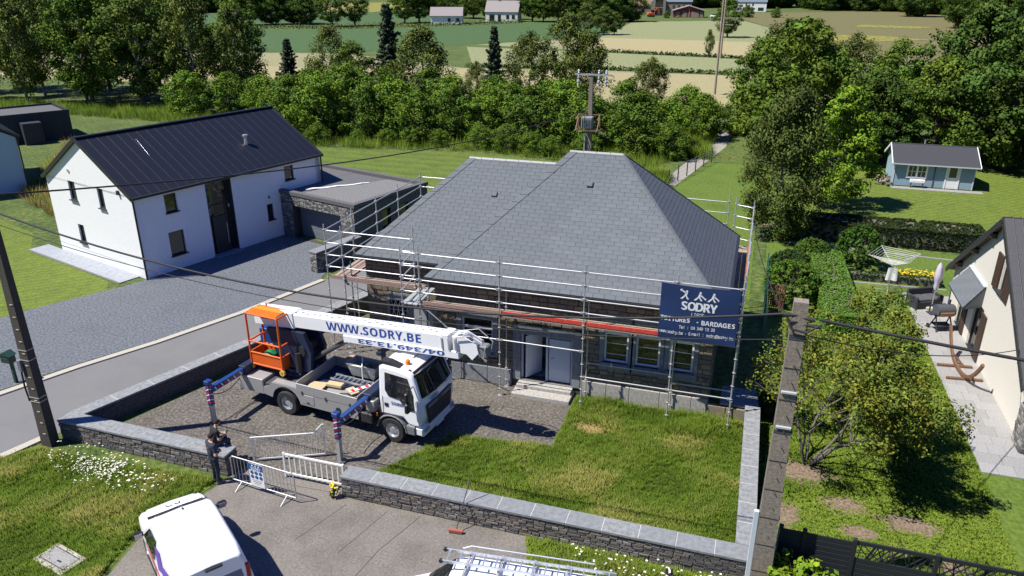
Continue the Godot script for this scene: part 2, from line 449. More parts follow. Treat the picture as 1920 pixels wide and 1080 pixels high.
	m = mat("beacon_orange", 0.8, 0.22, 0.01, 0.2)
	mat("signal_red", 0.62, 0.02, 0.015, 0.5)
	nmat("board_red", [[0.0, 0.55, 0.03, 0.015], [0.6, 0.62, 0.07, 0.045], [1.0, 0.6, 0.2, 0.14]], 1.2, 0.02, 5, 0.7, 0.0, 86)
	nmat("plank_old", [[0.0, 0.2, 0.14, 0.11], [0.5, 0.33, 0.24, 0.19], [1.0, 0.47, 0.38, 0.31]], 0.9, 0.03, 5, 0.9, 0.2, 87)
	nmat("plank_pink", [[0.0, 0.32, 0.16, 0.12], [0.5, 0.42, 0.23, 0.18], [1.0, 0.5, 0.33, 0.27]], 0.9, 0.03, 5, 0.9, 0.2, 88)
	nmat("deck_steel", [[0.0, 0.28, 0.31, 0.33], [1.0, 0.46, 0.49, 0.5]], 0.7, 0.04, 4, 0.6, 0.0, 89).metallic = 0.3
	nmat("plywood", [[0.0, 0.42, 0.29, 0.15], [0.5, 0.55, 0.4, 0.22], [1.0, 0.64, 0.5, 0.3]], 0.8, 0.03, 5, 0.85, 0.0, 90)
	nmat("hammock_wood", [[0.0, 0.1, 0.045, 0.022], [0.5, 0.17, 0.08, 0.04], [1.0, 0.25, 0.13, 0.07]], 0.7, 0.04, 5, 0.6, 0.1, 91)
	nmat("pole_concrete", [[0.0, 0.16, 0.13, 0.105], [0.5, 0.235, 0.195, 0.16], [1.0, 0.31, 0.265, 0.22]], 1.3, 0.04, 6, 0.93, 0.4, 92)
	nmat("pole_dark", [[0.0, 0.035, 0.028, 0.022], [0.5, 0.06, 0.05, 0.04], [1.0, 0.1, 0.085, 0.07]], 1.0, 0.05, 6, 0.93, 0.5, 93)
	mat("cable_black", 0.02, 0.02, 0.022, 0.7)
	mat("porcelain", 0.4, 0.42, 0.44, 0.25)
	mat("gate_white", 0.72, 0.71, 0.66, 0.5)
	mat("banner_blue", 0.016, 0.036, 0.115, 0.38)
	mat("print_white", 0.72, 0.74, 0.77, 0.6)
	mat("sign_blue", 0.02, 0.09, 0.26, 0.5)
	mat("sign_white", 0.75, 0.78, 0.8, 0.5)
	mat("van_white", 0.82, 0.84, 0.86, 0.28).clearcoat_enabled = true
	mat("van_purple", 0.12, 0.06, 0.36, 0.35)
	mat("van_red", 0.45, 0.09, 0.13, 0.4)
	mat("tail_red", 0.3, 0.01, 0.012, 0.15)
	mat("van_seam", 0.04, 0.042, 0.045, 0.6)
	mat("rear_glass", 0.12, 0.17, 0.23, 0.06)
	# people and garden
	mat("skin", 0.5, 0.3, 0.21, 0.6)
	mat("hair_dark", 0.018, 0.012, 0.009, 0.7)
	mat("cloth_black", 0.014, 0.014, 0.016, 0.9)
	mat("cloth_navy", 0.025, 0.032, 0.06, 0.9)
	mat("cloth_grey", 0.07, 0.075, 0.085, 0.9)
	mat("shoe_white", 0.6, 0.6, 0.58, 0.6)
	mat("print_red", 0.36, 0.1, 0.065, 0.8)
	mat("fur_black", 0.012, 0.011, 0.012, 0.9)
	mat("fur_white", 0.75, 0.73, 0.7, 0.9)
	mat("net_green", 0.01, 0.2, 0.07, 0.6)
	mat("drum_green", 0.012, 0.09, 0.05, 0.5)
	mat("fence_black", 0.014, 0.017, 0.022, 0.6)
	mat("post_green", 0.02, 0.11, 0.09, 0.5)
	mat("mailbox_green", 0.015, 0.05, 0.035, 0.5)
	mat("parasol_cloth", 0.5, 0.46, 0.56, 0.9)
	mat("sofa_black", 0.03, 0.032, 0.038, 0.8)
	mat("wicker_brown", 0.16, 0.07, 0.04, 0.9)
	mat("copper_brown", 0.35, 0.17, 0.09, 0.5)
	mat("linen_white", 0.75, 0.75, 0.74, 0.9)
	mat("shed_blue", 0.25, 0.36, 0.43, 0.75)
	mat("excavator_orange", 0.75, 0.12, 0.03, 0.5)
	mat("barn_red", 0.2, 0.04, 0.035, 0.8)
	mat("roof_grey_far", 0.26, 0.235, 0.23, 0.85)
	mat("roof_blue_far", 0.12, 0.15, 0.19, 0.7)
	mat("white_far", 0.7, 0.7, 0.66, 0.85)
	mat("stone_far", 0.24, 0.21, 0.17, 0.9)
	# bark and leaves: each leaf carries its own tone
	nmat("bark", [[0.0, 0.05, 0.042, 0.032], [0.5, 0.12, 0.105, 0.085], [1.0, 0.2, 0.18, 0.15]], 0.8, 0.04, 6, 0.95, 1.0, 95)
	nmat("bark_pale", [[0.0, 0.1, 0.09, 0.08], [0.4, 0.3, 0.28, 0.25], [1.0, 0.5, 0.48, 0.45]], 0.9, 0.03, 6, 0.95, 0.6, 96)
	m = mat("leaf", 1, 1, 1, 0.7); m.metallic_specular = 0.22; m.vertex_color_use_as_albedo = true; m.backlight_enabled = true; m.backlight = lin(0.13, 0.19, 0.02)
	m = mat("needle", 1, 1, 1, 0.7); m.vertex_color_use_as_albedo = true
	m = mat("blade", 1, 1, 1, 0.8); m.metallic_specular = 0.2; m.vertex_color_use_as_albedo = true; m.backlight_enabled = true; m.backlight = lin(0.08, 0.12, 0.015)
	m = mat("petal_white", 0.78, 0.78, 0.72, 0.8)
	m = mat("petal_yellow", 0.75, 0.5, 0.015, 0.8)

func make_ground() -> void:
	var g := MB.new()
	add_sheet(g, [[-1600, 200], [1600, 200], [1600, -2200], [-1600, -2200]], 0.0)
	struct("ground", g, M.grass_rough)
	# fields beyond the hedgerow, each lying a few centimetres over the ground sheet
	sheet("hay_field", [[-140, -92], [-95, -98], [-70, -101], [-19, -96], [22, -103], [20, -131], [-26, -132.5], [-50, -129], [-84, -148], [-107, -143], [-190, -122]], 0.03, M.hay_tan)
	sheet("pale_field", [[-50, -133], [-26, -136], [20, -133.5], [22, -160], [-2, -160], [-34, -167], [-66, -172]], 0.03, M.hay_green)
	sheet("upper_hay_field", [[-34, -170], [-2, -163], [24, -163], [15, -203], [-10, -318], [-48, -296], [-43, -218], [-66, -178]], 0.03, M.hay_green)
	sheet("mown_strip", [[-36, -172], [-2, -165], [22, -165], [18, -203], [-40, -212], [-58, -185]], 0.06, M.hay_tan)
	sheet("crop_field", [[-195, -124], [-109, -146], [-84, -152], [-68, -180], [-44, -217], [-50, -296], [-82, -279], [-100, -252], [-128, -222], [-200, -190]], 0.03, M.crop_green)
	sheet("far_field", [[-260, -200], [-180, -232], [-143, -247], [-118, -295], [-160, -380], [-239, -499], [-290, -483], [-430, -500]], 0.03, M.crop_green)
	sheet("flower_field", [[-230, -355], [-180, -345], [-185, -410], [-235, -510], [-280, -470]], 0.08, M.flower_field)
	sheet("hill_meadow", [[-10, -325], [16, -203], [24, -166], [90, -172], [150, -300], [60, -440], [-11, -388]], 0.03, M.meadow)
	sheet("flower_strip", [[1, -225], [22, -215], [40, -228], [30, -240], [3, -245]], 0.08, M.flower_field)
	sheet("flower_strip", [[26, -285], [44, -280], [52, -292], [30, -300]], 0.08, M.flower_field)
	# swaths of hay lying in rows on the two mown fields
	var r := MB.new()
	for k in 22:
		var z0 := -98.0 - k * 1.55
		var x0 := -125.0 + k * 2.0
		if z0 < -124: x0 = -50.0
		add_row(r, Vector3(x0, 0.03, z0 + 3.0), Vector3(20, 0.03, z0 - 1.0))
	for k in 20:
		var z0 := -166.5 - k * 1.9
		add_row(r, Vector3(-40.0 - k * 0.5, 0.06, z0 - 6.0), Vector3(19, 0.06, z0))
	var sw := obj("hay_swath", r, M.hay_row, self)
	tag(sw, "straw coloured hay swaths raked in rows across the mown fields", "hay"); sw.set_meta("kind", "stuff")
	# lawns near the houses
	sheet("back_lawn", [[-18.6, -35.5], [-14, -34.5], [-7, -35], [-6.0, -60], [-15, -62], [-24, -63.5], [-39, -61], [-60, -62], [-42, -52], [-27.5, -46.6], [-18.9, -42.4]], 0.016, M.lawn_back)
	sheet("side_lawn", [[-5.6, -34.6], [-5.2, -58], [-3.5, -66], [1, -66], [2.5, -50.5], [0.6, -50], [0.6, -33]], 0.012, M.lawn)
	sheet("house_lawn", [[-45, -14], [-26.5, -15.2], [-32, -23.2], [-31.2, -25.3], [-30, -27.4], [-30.9, -28.4], [-38.9, -31.0], [-41.5, -33.5], [-64, -41], [-60, -20]], 0.012, M.lawn_light)
	sheet("garden_lawn", [[2.4, -50.2], [26, -51.5], [28, -66], [20, -72], [5, -68], [2, -60]], 0.012, M.lawn_light)
	sheet("garden_lawn", [[1.3, -16.9], [12, -16.9], [12, -46.2], [1.3, -46.0]], 0.012, M.lawn)
	sheet("yard_lawn", [[-10.45, -16.97], [0.74, -16.97], [0.74, -24.2], [-5.31, -24.4], [-5.29, -20.9], [-8.65, -20.48], [-10.2, -17.9]], 0.012, M.lawn)
	sheet("verge", [[-21.5, -15.4], [-14.6, -15.9], [-15.2, -13.1], [-14.8, -11.4], [-12, -6], [-26, -4], [-25, -10], [-22.5, -14.2]], 0.012, M.lawn)
	sheet("verge", [[-4.9, -16.4], [1.1, -16.4], [3.0, -10], [-4.4, -10], [-4.58, -15.6]], 0.012, M.lawn)
	# the street and its drives
	sheet("road", [[-23.2, -10.5], [-22.15, -14.73], [-21.55, -16.6], [-20.4, -19.95], [-19.1, -23.2], [-16.9, -29.8], [-16.4, -34], [-19.3, -35.2], [-20.45, -31.9], [-21.9, -27], [-23.4, -23.3], [-24.8, -20.5], [-25.9, -17.8], [-27.2, -13.5], [-28, -9]], 0.008, M.road_asphalt)
	sheet("gravel_drive", [[-26.2, -17.9], [-25.1, -20.6], [-23.65, -23.4], [-22.15, -27.0], [-20.65, -31.9], [-20.9, -33.0], [-22.5, -34.4], [-21.0, -36.2], [-27.0, -37.9], [-29.15, -29.3], [-29.7, -27.9], [-30.0, -27.4], [-31.2, -25.2], [-32.1, -23.2], [-27.1, -18.0]], 0.02, M.gravel_blue)
	for a in [[[-25.9, -17.8], [-24.8, -20.5], [-23.4, -23.3], [-21.9, -27.0], [-20.45, -31.9]], [[-23.3, -10.4], [-22.25, -14.6], [-21.75, -16.3]]]:
		var kb := MB.new()
		for i in a.size() - 1:
			var p0 := Vector3(a[i][0], 0.03, a[i][1]); var p1 := Vector3(a[i + 1][0], 0.03, a[i + 1][1])
			kb.bar(p0, p1, 0.3, 0.07)
		struct("kerb", kb, M.kerb_concrete)
	sheet("yard_paving", [[-20.2, -16.97], [-14.5, -16.97], [-10.55, -16.9], [-10.2, -17.9], [-8.65, -20.48], [-5.29, -20.9], [-5.31, -24.8], [-16.2, -26.5], [-16.2, -28.9], [-18.4, -22.5], [-20, -17.6]], 0.01, M.yard_paving)
	sheet("driveway", [[-14.3, -16.97], [-10.6, -16.97], [-10.6, -16.4], [-4.85, -16.4], [-4.55, -15.7], [-4.2, -6], [-11.5, -5], [-14.75, -11.5], [-15.05, -13.1], [-14.5, -15.8]], 0.018, M.drive_asphalt)
	# cracks and patched joints of the driveway, cut as thin dark seams
	for a in [[[-9.0, -16.2], [-9.5, -14.2]], [[-8.0, -16.25], [-8.5, -14.6], [-8.7, -13.0]], [[-10.3, -16.1], [-10.9, -14.3]], [[-12.9, -16.4], [-10.7, -16.5]]]:
		var cr := MB.new()
		for i in a.size() - 1: cr.bar(Vector3(a[i][0], 0.019, a[i][1]), Vector3(a[i + 1][0], 0.019, a[i + 1][1]), 0.014, 0.006)
		struct("pavement_joint", cr, M.chassis_black if a.size() > 2 else M.mortar_dark)
	sheet("farm_lane", [[-6.6, -58], [-5.4, -57], [-2.6, -73], [-2.2, -82], [-7, -84], [-14, -86], [-14, -84.4], [-7, -82.4], [-4.4, -80], [-4.2, -73]], 0.014, M.lane_gravel)
	# bare soil where the turf is worn, with ragged outlines
	for a in [[2.6, -21.9, 1.5, 0.9], [4.0, -19.4, 0.7, 0.35], [5.4, -20.2, 1.0, 0.5], [6.2, -18.6, 0.7, 0.4], [2.0, -19.6, 0.55, 0.8], [3.7, -20.6, 0.9, 0.5], [5.0, -18.9, 0.4, 0.3]]:
		ragged("bare_soil", a, M.soil)
	ragged("dry_grass", [-4.3, -22.3, 0.95, 0.5], M.dry_straw)

func ragged(called: String, a: Array, m: Material) -> void:
	var pts := []
	for k in 22:
		var t := TAU * k / 22.0
		var q := rng.randf_range(0.62, 1.12)
		pts.append([a[0] + cos(t) * a[2] * q, a[1] + sin(t) * a[3] * q])
	sheet(called, pts, 0.017, m)

func add_row(b: MB, p: Vector3, q: Vector3) -> void:
	var n := 14
	for i in n:
		var a := p.lerp(q, float(i) / n); var e := p.lerp(q, float(i + 1) / n)
		a.z += sin(i * 1.7 + p.z) * 0.15; e.z += sin((i + 1) * 1.7 + p.z) * 0.15
		var w := 0.26
		b.quad(a + Vector3(0, 0, w), e + Vector3(0, 0, w), e + Vector3(0, 0.13, 0), a + Vector3(0, 0.13, 0))
		b.quad(a + Vector3(0, 0.13, 0), e + Vector3(0, 0.13, 0), e + Vector3(0, 0, -w), a + Vector3(0, 0, -w))

# ---------------------------------------------------------------- the stone house under the new slate roof
func wobj(called: String, b: MB, m: Material, parent: Node3D) -> MeshInstance3D:
	# faces given in world coordinates, under an unturned thing
	var o = obj(called, b, m, parent)
	o.position = -parent.position
	return o

# wall panel in the x, y plane of t from (x0, y0) to (x1, y1) with rectangular openings [x0, y0, x1, y1]
func holed(b: MB, t: Transform3D, x0: float, x1: float, y0: float, y1: float, thick: float, holes: Array) -> void:
	var xs = [x0, x1]; var ys = [y0, y1]
	for h in holes:
		xs.append(h[0]); xs.append(h[2]); ys.append(h[1]); ys.append(h[3])
	xs.sort(); ys.sort()
	for i in xs.size() - 1:
		for j in ys.size() - 1:
			if xs[i + 1] - xs[i] < 0.001 or ys[j + 1] - ys[j] < 0.001: continue
			var c = Vector2((xs[i] + xs[i + 1]) / 2, (ys[j] + ys[j + 1]) / 2)
			var out = false
			for h in holes:
				if c.x > h[0] and c.x < h[2] and c.y > h[1] and c.y < h[3]: out = true
			if out: continue
			b.box(t * Vector3(c.x, c.y, -thick / 2), Vector3(xs[i + 1] - xs[i], ys[j + 1] - ys[j], thick), t.basis)

var unit_stones = {}
# a rough block one metre each way, its edges knocked off unevenly
func unit_stone(kind: String, k: int) -> Mesh:
	var key = "%s_%d" % [kind, k]
	if not unit_stones.has(key):
		var b = MB.new()
		var r = RandomNumberGenerator.new()
		r.seed = 31 + k
		var c = []
		for i in 8:
			var s = Vector3(1 if i & 1 else -1, 1 if i & 2 else -1, 1 if i & 4 else -1)
			var q = s * 0.5
			if s.z > 0: q = Vector3(s.x * r.randf_range(0.43, 0.48), s.y * r.randf_range(0.4, 0.47), r.randf_range(0.3, 0.5))
			c.append(q)
		var f = Vector3(r.randf_range(-0.1, 0.1), r.randf_range(-0.1, 0.1), 0.5)
		for e in [[4, 5], [5, 7], [7, 6], [6, 4]]: b.tri(f, c[e[0]], c[e[1]])
		b.quad(c[5], c[1], c[3], c[7]); b.quad(c[0], c[4], c[6], c[2])
		b.quad(c[6], c[7], c[3], c[2]); b.quad(c[0], c[1], c[5], c[4])
		unit_stones[key] = b.mesh(M["%s_%d" % [kind, k]])
	return unit_stones[key]

# courses of stone standing proud of a wall face: t maps (x, y, 0) on the face, z out of it
func courses(parent: Node3D, t: Transform3D, x0: float, x1: float, y0: float, y1: float, hs: Array, ls: Array, kind: String, holes: Array, limit: int, proud := 0.035, called := "stone") -> void:
	var list = []
	var y = y0
	while y < y1 - 0.03:
		var h = minf(rng.randf_range(hs[0], hs[1]), y1 - y)
		var x = x0
		while x < x1 - 0.02:
			var l = rng.randf_range(ls[0], ls[1])
			if x1 - x - l < ls[0] * 0.5: l = x1 - x
			var spans = [[x, x + l]]
			for o in holes:
				if y + h * 0.5 < o[1] or y + h * 0.5 > o[3]: continue
				var nx = []
				for s in spans:
					if o[2] <= s[0] or o[0] >= s[1]: nx.append(s)
					else:
						if s[0] < o[0] - 0.05: nx.append([s[0], o[0]])
						if s[1] > o[2] + 0.05: nx.append([o[2], s[1]])
				spans = nx
			for s in spans: list.append([s[0], s[1], y, y + h])
			x += l
		y += h
	var far = MB.new()
	var picks = range(list.size())
	# the ones that show largest stand nearest to the street camera at the origin
	var rank = picks.map(func(i): return [(t * Vector3(list[i][0], list[i][2], 0)).distance_to(Vector3(0, 14, 0)), i])
	rank.sort_custom(func(a, b): return a[0] < b[0])
	var near = {}
	for i in mini(limit, rank.size()): near[rank[i][1]] = true
	for i in list.size():
		var s: Array = list[i]
		var k = rng.randi_range(0, 3)
		var d = proud * rng.randf_range(0.6, 1.5)
		var c = Vector3((s[0] + s[1]) / 2, (s[2] + s[3]) / 2, d / 2 - 0.002)
		var size = Vector3(s[1] - s[0] - 0.012, s[3] - s[2] - 0.011, d)
		if near.has(i):
			var o = put(called, unit_stone(kind, k), parent)
			o.transform = Transform3D(t.basis * Basis.from_scale(size), t * c)
		else:
			far.box(t * c, size * Vector3(0.97, 0.95, 1), t.basis)
	if far.v.size():
		var o = obj(called + "_rows", far, M["%s_1" % kind], parent)
		o.set_meta("kind", "stuff")

const PITCH := 0.932
var slate_full = {}

# one roof slope laid with slates; poly in (u, v): u along the eave, v up the slope
func slope(roof: Node3D, o: Vector3, u: Vector3, v: Vector3, poly: Array, stuff: MB, keep: int, order: Vector2) -> void:
	v = v.normalized()
	var nrm = u.cross(v).normalized()
	var t = Transform3D(Basis(u, v, nrm), o)
	var pp = PackedVector2Array()
	var top = 0.0; var wide = 0.0
	for p in poly:
		pp.append(Vector2(p[0], p[1])); top = maxf(top, p[1]); wide = maxf(wide, p[0])
	var under = MB.new()
	under.plate(pp, 0.06, t * Transform3D(Basis(), Vector3(0, 0, -0.04)))
	obj("roof_deck", under, M.slate_under, roof)
	var ex = 0.175; var w = 0.4
	var rows = int(ceil(top / ex))
	var whole = []
	for r in rows:
		var x = -w * (0.5 if r % 2 else 1.0)
		while x < wide:
			var rect = PackedVector2Array([Vector2(x + 0.006, r * ex - 0.0), Vector2(x + w - 0.006, r * ex), Vector2(x + w - 0.006, (r + 1) * ex + 0.05), Vector2(x + 0.006, (r + 1) * ex + 0.05)])
			x += w
			for piece in Geometry2D.intersect_polygons(rect, pp):
				if absf(area(piece) - (w - 0.012) * (ex + 0.05)) < 0.002:
					whole.append(rect[0])
				elif area(piece) > 0.002:
					cut_slate(stuff, piece, r * ex, t)
	whole.sort_custom(func(a, b): return (a - order).length_squared() < (b - order).length_squared())
	for i in whole.size():
		var p: Vector2 = whole[i]
		if i < keep:
			var k = rng.randi_range(0, 3)
			if not slate_full.has(k):
				var b = MB.new()
				cut_slate(b, PackedVector2Array([Vector2(0, 0), Vector2(w - 0.012, 0), Vector2(w - 0.012, ex + 0.05), Vector2(0, ex + 0.05)]), 0.0, Transform3D())
				slate_full[k] = b.mesh(M["slate_%d" % k])
			var s = put("slate", slate_full[k], roof)
			s.transform = t * Transform3D(Basis(), Vector3(p.x, p.y, rng.randf_range(0, 0.002)))
		else:
			cut_slate(stuff, PackedVector2Array([p, p + Vector2(w - 0.012, 0), p + Vector2(w - 0.012, ex + 0.05), p + Vector2(0, ex + 0.05)]), p.y, t)

func area(p: PackedVector2Array) -> float:
	var a = 0.0
	for i in p.size():
		var q = p[(i + 1) % p.size()]
		a += p[i].x * q.y - q.x * p[i].y
	return absf(a) / 2.0

# a slate: lower edge 13 mm proud, upper edge tucked under the next course
func cut_slate(b: MB, p: PackedVector2Array, v0: float, t: Transform3D) -> void:
	var d = rng.randf_range(0.96, 1.05)
	b.col = Color(0.142 * d, 0.159 * d, 0.175 * d)
	var lift = func(q: Vector2) -> Vector3: return t * Vector3(q.x, q.y, 0.01 - (q.y - v0) * 0.036)
	if p.size() < 3: return
	var ar = 0.0
	for i in p.size():
		var q = p[(i + 1) % p.size()]
		ar += p[i].x * q.y - q.x * p[i].y
	if ar < 0: p.reverse()
	for i in range(1, p.size() - 1): b.tri(lift.call(p[0]), lift.call(p[i]), lift.call(p[i + 1]))
	for i in p.size():
		var a = p[i]; var c = p[(i + 1) % p.size()]
		if maxf(a.y, c.y) - v0 > 0.2: continue
		var la: Vector3 = lift.call(a); var lc: Vector3 = lift.call(c)
		var dn = t.basis.z * -0.009
		b.quad(la + dn, lc + dn, lc, la)

# cut slates lying along a hip or beside it
func hip_strip(b: MB, a: Vector3, c: Vector3, nrm: Vector3, side: Vector3, w: float) -> void:
	var n = int(a.distance_to(c) / 0.42)
	for i in n:
		var d = rng.randf_range(0.96, 1.05)
		b.col = Color(0.142 * d, 0.159 * d, 0.175 * d)
		var p = a.lerp(c, (i + 0.01) / n); var q = a.lerp(c, (i + 0.985) / n)
		var s = (side - nrm * side.dot(nrm)).normalized() * w
		var l0 = nrm * 0.032; var l1 = nrm * 0.02
		b.quad(p + l0, p + s + l0, q + s + l1, q + l1)
		b.quad(p + s, q + s, q + s + l1, p + s + l0)
		b.quad(p, p + s, p + s + l0, p + l0)

func make_stone_house() -> void:
	var h = thing("stone_house", "brown stone house with new grey slate hipped roof inside scaffolding", "house", Vector3(-6, 0, -28.6))
	var xl = -10.9; var xr = -0.58; var zf = -24.5; var zb = -32.76; var e = 4.12
	# front wall of the main block
	var door = [-7.5, 0.32, -5.5, 2.24]
	var wins = [[-4.36, 1.56, -3.48, 3.2], [-3.22, 1.56, -2.36, 3.2], [-2.06, 1.56, -1.2, 3.2]]
	var wl = [-9.85, 1.22, -8.6, 2.62]
	var ft = Transform3D(Basis(), Vector3(0, 0, zf))
	var b = MB.new()
	holed(b, ft, xl, xr, 0, e - 0.1, 0.4, [door, wins[0], wins[1], wins[2], wl])
	var front = wobj("front_wall", b, M.mortar_dark, h)
	var surround = []
	for q in wins: surround.append([q[0] - 0.16, q[1] - 0.3, q[2] + 0.16, q[3] + 0.25])
	surround.append([wl[0] - 0.2, wl[1] - 0.14, wl[2] + 0.2, wl[3] + 0.25])
	surround.append([door[0] - 0.3, 0, door[2] + 0.3, door[3] + 0.35])
	courses(front, ft, xl, xr, 0.68, e - 0.12, [0.13, 0.2], [0.2, 0.48], "sandstone", surround, 280)
	# dressed bluestone round the openings
	for q in surround.slice(0, 4):
		var op: Array = wl if q == surround[3] else wins[surround.find(q)]
		var s = MB.new()
		holed(s, Transform3D(Basis(), Vector3(0, 0, zf + 0.045)), q[0], q[2], q[1], q[3], 0.05, [op])
		wobj("window_surround", s, M.bluestone, h)
		s = MB.new().bevel(Vector3((op[0] + op[2]) / 2, op[1] - 0.05, zf + 0.05), Vector3(op[2] - op[0] + 0.2, 0.1, 0.2), 0.012)
		wobj("window_sill", s, M.bluestone, h)
	var s2 = MB.new()
	holed(s2, Transform3D(Basis(), Vector3(0, 0, zf + 0.05)), door[0] - 0.3, door[2] + 0.3, 0.3, door[3] + 0.35, 0.055, [door])
	wobj("door_surround", s2, M.bluestone, h)
	for q in wins: sash(h, q, zf - 0.1)
	sash(h, wl, zf - 0.1)
	# double door, the left leaf swung into the hall
	s2 = MB.new()
	for x in [door[0] + 0.04, -6.5, door[2] - 0.04]: s2.box(Vector3(x, (door[1] + door[3]) / 2, zf - 0.12), Vector3(0.08, door[3] - door[1], 0.08))
	s2.box(Vector3((door[0] + door[2]) / 2, door[3] - 0.04, zf - 0.12), Vector3(door[2] - door[0] - 0.16, 0.08, 0.07))
	var df = wobj("door_frame", s2, M.paint_grey_blue, h)
	var leaf = wobj("door_leaf", MB.new().bevel(Vector3(-6.02, 1.23, zf - 0.13), Vector3(0.82, 1.74, 0.05), 0.008), M.paint_grey_blue, h)
	obj("door_handle", MB.new().tube(Vector3(-6.36, 1.3, zf - 0.09), Vector3(-6.24, 1.3, zf - 0.09), 0.012), M.alu, leaf)
	leaf = wobj("door_leaf", MB.new().bevel(Vector3(-7.1, 1.23, zf - 0.42), Vector3(0.05, 1.74, 0.82), 0.008, Basis(Vector3.UP, -0.55)), M.paint_white, h)
	wobj("hall_floor", MB.new().box(Vector3(-6.5, 0.31, zf - 1.2), Vector3(2.6, 0.04, 1.6)), M.coping_stone_worn, h)
	for k in 2:
		wobj("door_step", MB.new().bevel(Vector3(-6.5, 0.08 + k * 0.13 if k else 0.075, zf + 0.42 - k * 0.2), Vector3(2.2 - k * 0.1, 0.15, 0.9 - k * 0.5), 0.01), M.plinth_stone, h)
	# plinth blocks along the foot of the wall
	var x = -5.15
	while x < xr - 0.05:
		var l = minf(rng.randf_range(0.85, 1.15), xr - x + 0.02)
		wobj("plinth_block", MB.new().bevel(Vector3(x + l / 2, 0.34, zf + 0.05), Vector3(l - 0.012, 0.68, 0.12), 0.015), M.plinth_stone, h)
		x += l
	x = xl
	while x < -7.85:
		var l = minf(rng.randf_range(0.85, 1.15), -7.82 - x)
		wobj("plinth_block", MB.new().bevel(Vector3(x + l / 2, 0.34, zf + 0.05), Vector3(l - 0.012, 0.68, 0.12), 0.015), M.bluestone, h)
		x += l
	# the other walls
	b = MB.new()
	holed(b, Transform3D(Basis(Vector3.UP, PI / 2), Vector3(xr, 0, 0)), -zf + 0.4, -zb, 0, e - 0.1, 0.4, [])
	var side = wobj("side_wall", b, M.mortar_dark, h)
	courses(side, Transform3D(Basis(Vector3.UP, PI / 2), Vector3(xr, 0, 0)), -zf, -zb, 0.05, e - 0.12, [0.13, 0.2], [0.2, 0.48], "sandstone", [], 0)
	b = MB.new()
	b.box(Vector3((xl + xr) / 2, (e - 0.1) / 2, zb + 0.2), Vector3(xr - xl - 0.01, e - 0.1, 0.4))
	b.box(Vector3(xl + 0.2, (e - 0.1) / 2, (zf + zb) / 2 - 0.0), Vector3(0.4, e - 0.11, zf - zb - 0.81))
	wobj("rear_wall", b, M.sandstone_1, h)
	# the set-back wing on the left
	var wx = -14.6; var wz = -26.0
	var wt = Transform3D(Basis(), Vector3(0, 0, wz))
	var wwin = [-13.6, 1.3, -12.75, 2.25]
	b = MB.new()
	holed(b, wt, wx, xl - 0.0, 0, e - 0.1, 0.4, [wwin])
	var wing = wobj("wing_wall", b, M.mortar_dark, h)
	courses(wing, wt, wx, xl - 0.02, 0.06, e - 0.12, [0.13, 0.2], [0.2, 0.48], "sandstone", [[wwin[0] - 0.12, 0, wwin[2] + 0.5, wwin[3] + 0.3]], 0)
	s2 = MB.new()
	holed(s2, Transform3D(Basis(), Vector3(0, 0, wz + 0.045)), wwin[0] - 0.12, wwin[2] + 0.5, 0.0, wwin[3] + 0.3, 0.05, [wwin])
	wobj("window_surround", s2, M.bluestone, h)
	var pw = wobj("window", MB.new().box(Vector3(-13.17, 1.78, wz - 0.15), Vector3(0.85, 0.95, 0.03)), M.pane_dark, h)
	s2 = MB.new()
	for k in 4:
		s2.bar(Vector3(-13.58 + k * 0.21, 1.32, wz - 0.04), Vector3(-13.37 + k * 0.21, 2.2, wz - 0.04), 0.016, 0.016)
		s2.bar(Vector3(-13.37 + k * 0.21, 1.32, wz - 0.055), Vector3(-13.58 + k * 0.21, 2.2, wz - 0.055), 0.016, 0.016)
	for y in [1.32, 1.77, 2.2]: s2.bar(Vector3(-13.6, y, wz - 0.025), Vector3(-12.75, y, wz - 0.025), 0.018, 0.018)
	obj("window_grille", s2, M.paint_white, pw)
	b = MB.new()
	b.box(Vector3(wx + 0.2, (e - 0.1) / 2, (wz + zb) / 2 - 0.2), Vector3(0.4, e - 0.11, wz - zb - 0.4))
	b.box(Vector3((wx + xl) / 2, (e - 0.1) / 2, zb + 0.2), Vector3(xl - wx, e - 0.12, 0.39))
	wobj("wing_rear_wall", b, M.sandstone_1, h)
	# dim rooms behind the openings
	wobj("partition", MB.new().box(Vector3(-5.7, 1.9, zf - 2.0), Vector3(9.3, 3.8, 0.1)).box(Vector3(-7.65, 1.9, zf - 1.2), Vector3(0.1, 3.8, 1.5)).box(Vector3(-5.2, 1.9, zf - 1.2), Vector3(0.1, 3.8, 1.5)), M.room_plaster, h)
	wobj("ceiling", MB.new().box(Vector3(-5.7, 3.98, (zf + zb) / 2), Vector3(9.4, 0.05, zf - zb - 0.9)), M.room_plaster, h)
	# roof
	var roof = Node3D.new()
	roof.name = "roof"
	h.add_child(roof)
	roof.position = -h.position
	var st = MB.new()
	var U = Vector3.RIGHT; var B = Vector3.FORWARD
	var hl = 6.056
	slope(roof, Vector3(-11.2, e, -24.2), U, Vector3(0, PITCH, -1), [[0, 0], [10.92, 0], [6.49, hl], [4.43, hl]], st, 290, Vector2(10, 0))
	slope(roof, Vector3(-0.28, e, -24.2), B, Vector3(-1, PITCH, 0), [[0, 0], [8.86, 0], [4.43, hl]], st, 0, Vector2(0, 0))
	slope(roof, Vector3(-0.28, e, -33.06), -U, Vector3(0, PITCH, 1), [[0, 0], [10.92, 0], [6.49, hl], [4.43, hl]], st, 0, Vector2(0, 0))
	slope(roof, Vector3(-11.2, e, -33.06), -B, Vector3(1, PITCH, 0), [[0, 0], [8.86, 0], [4.43, hl]], st, 0, Vector2(0, 0))
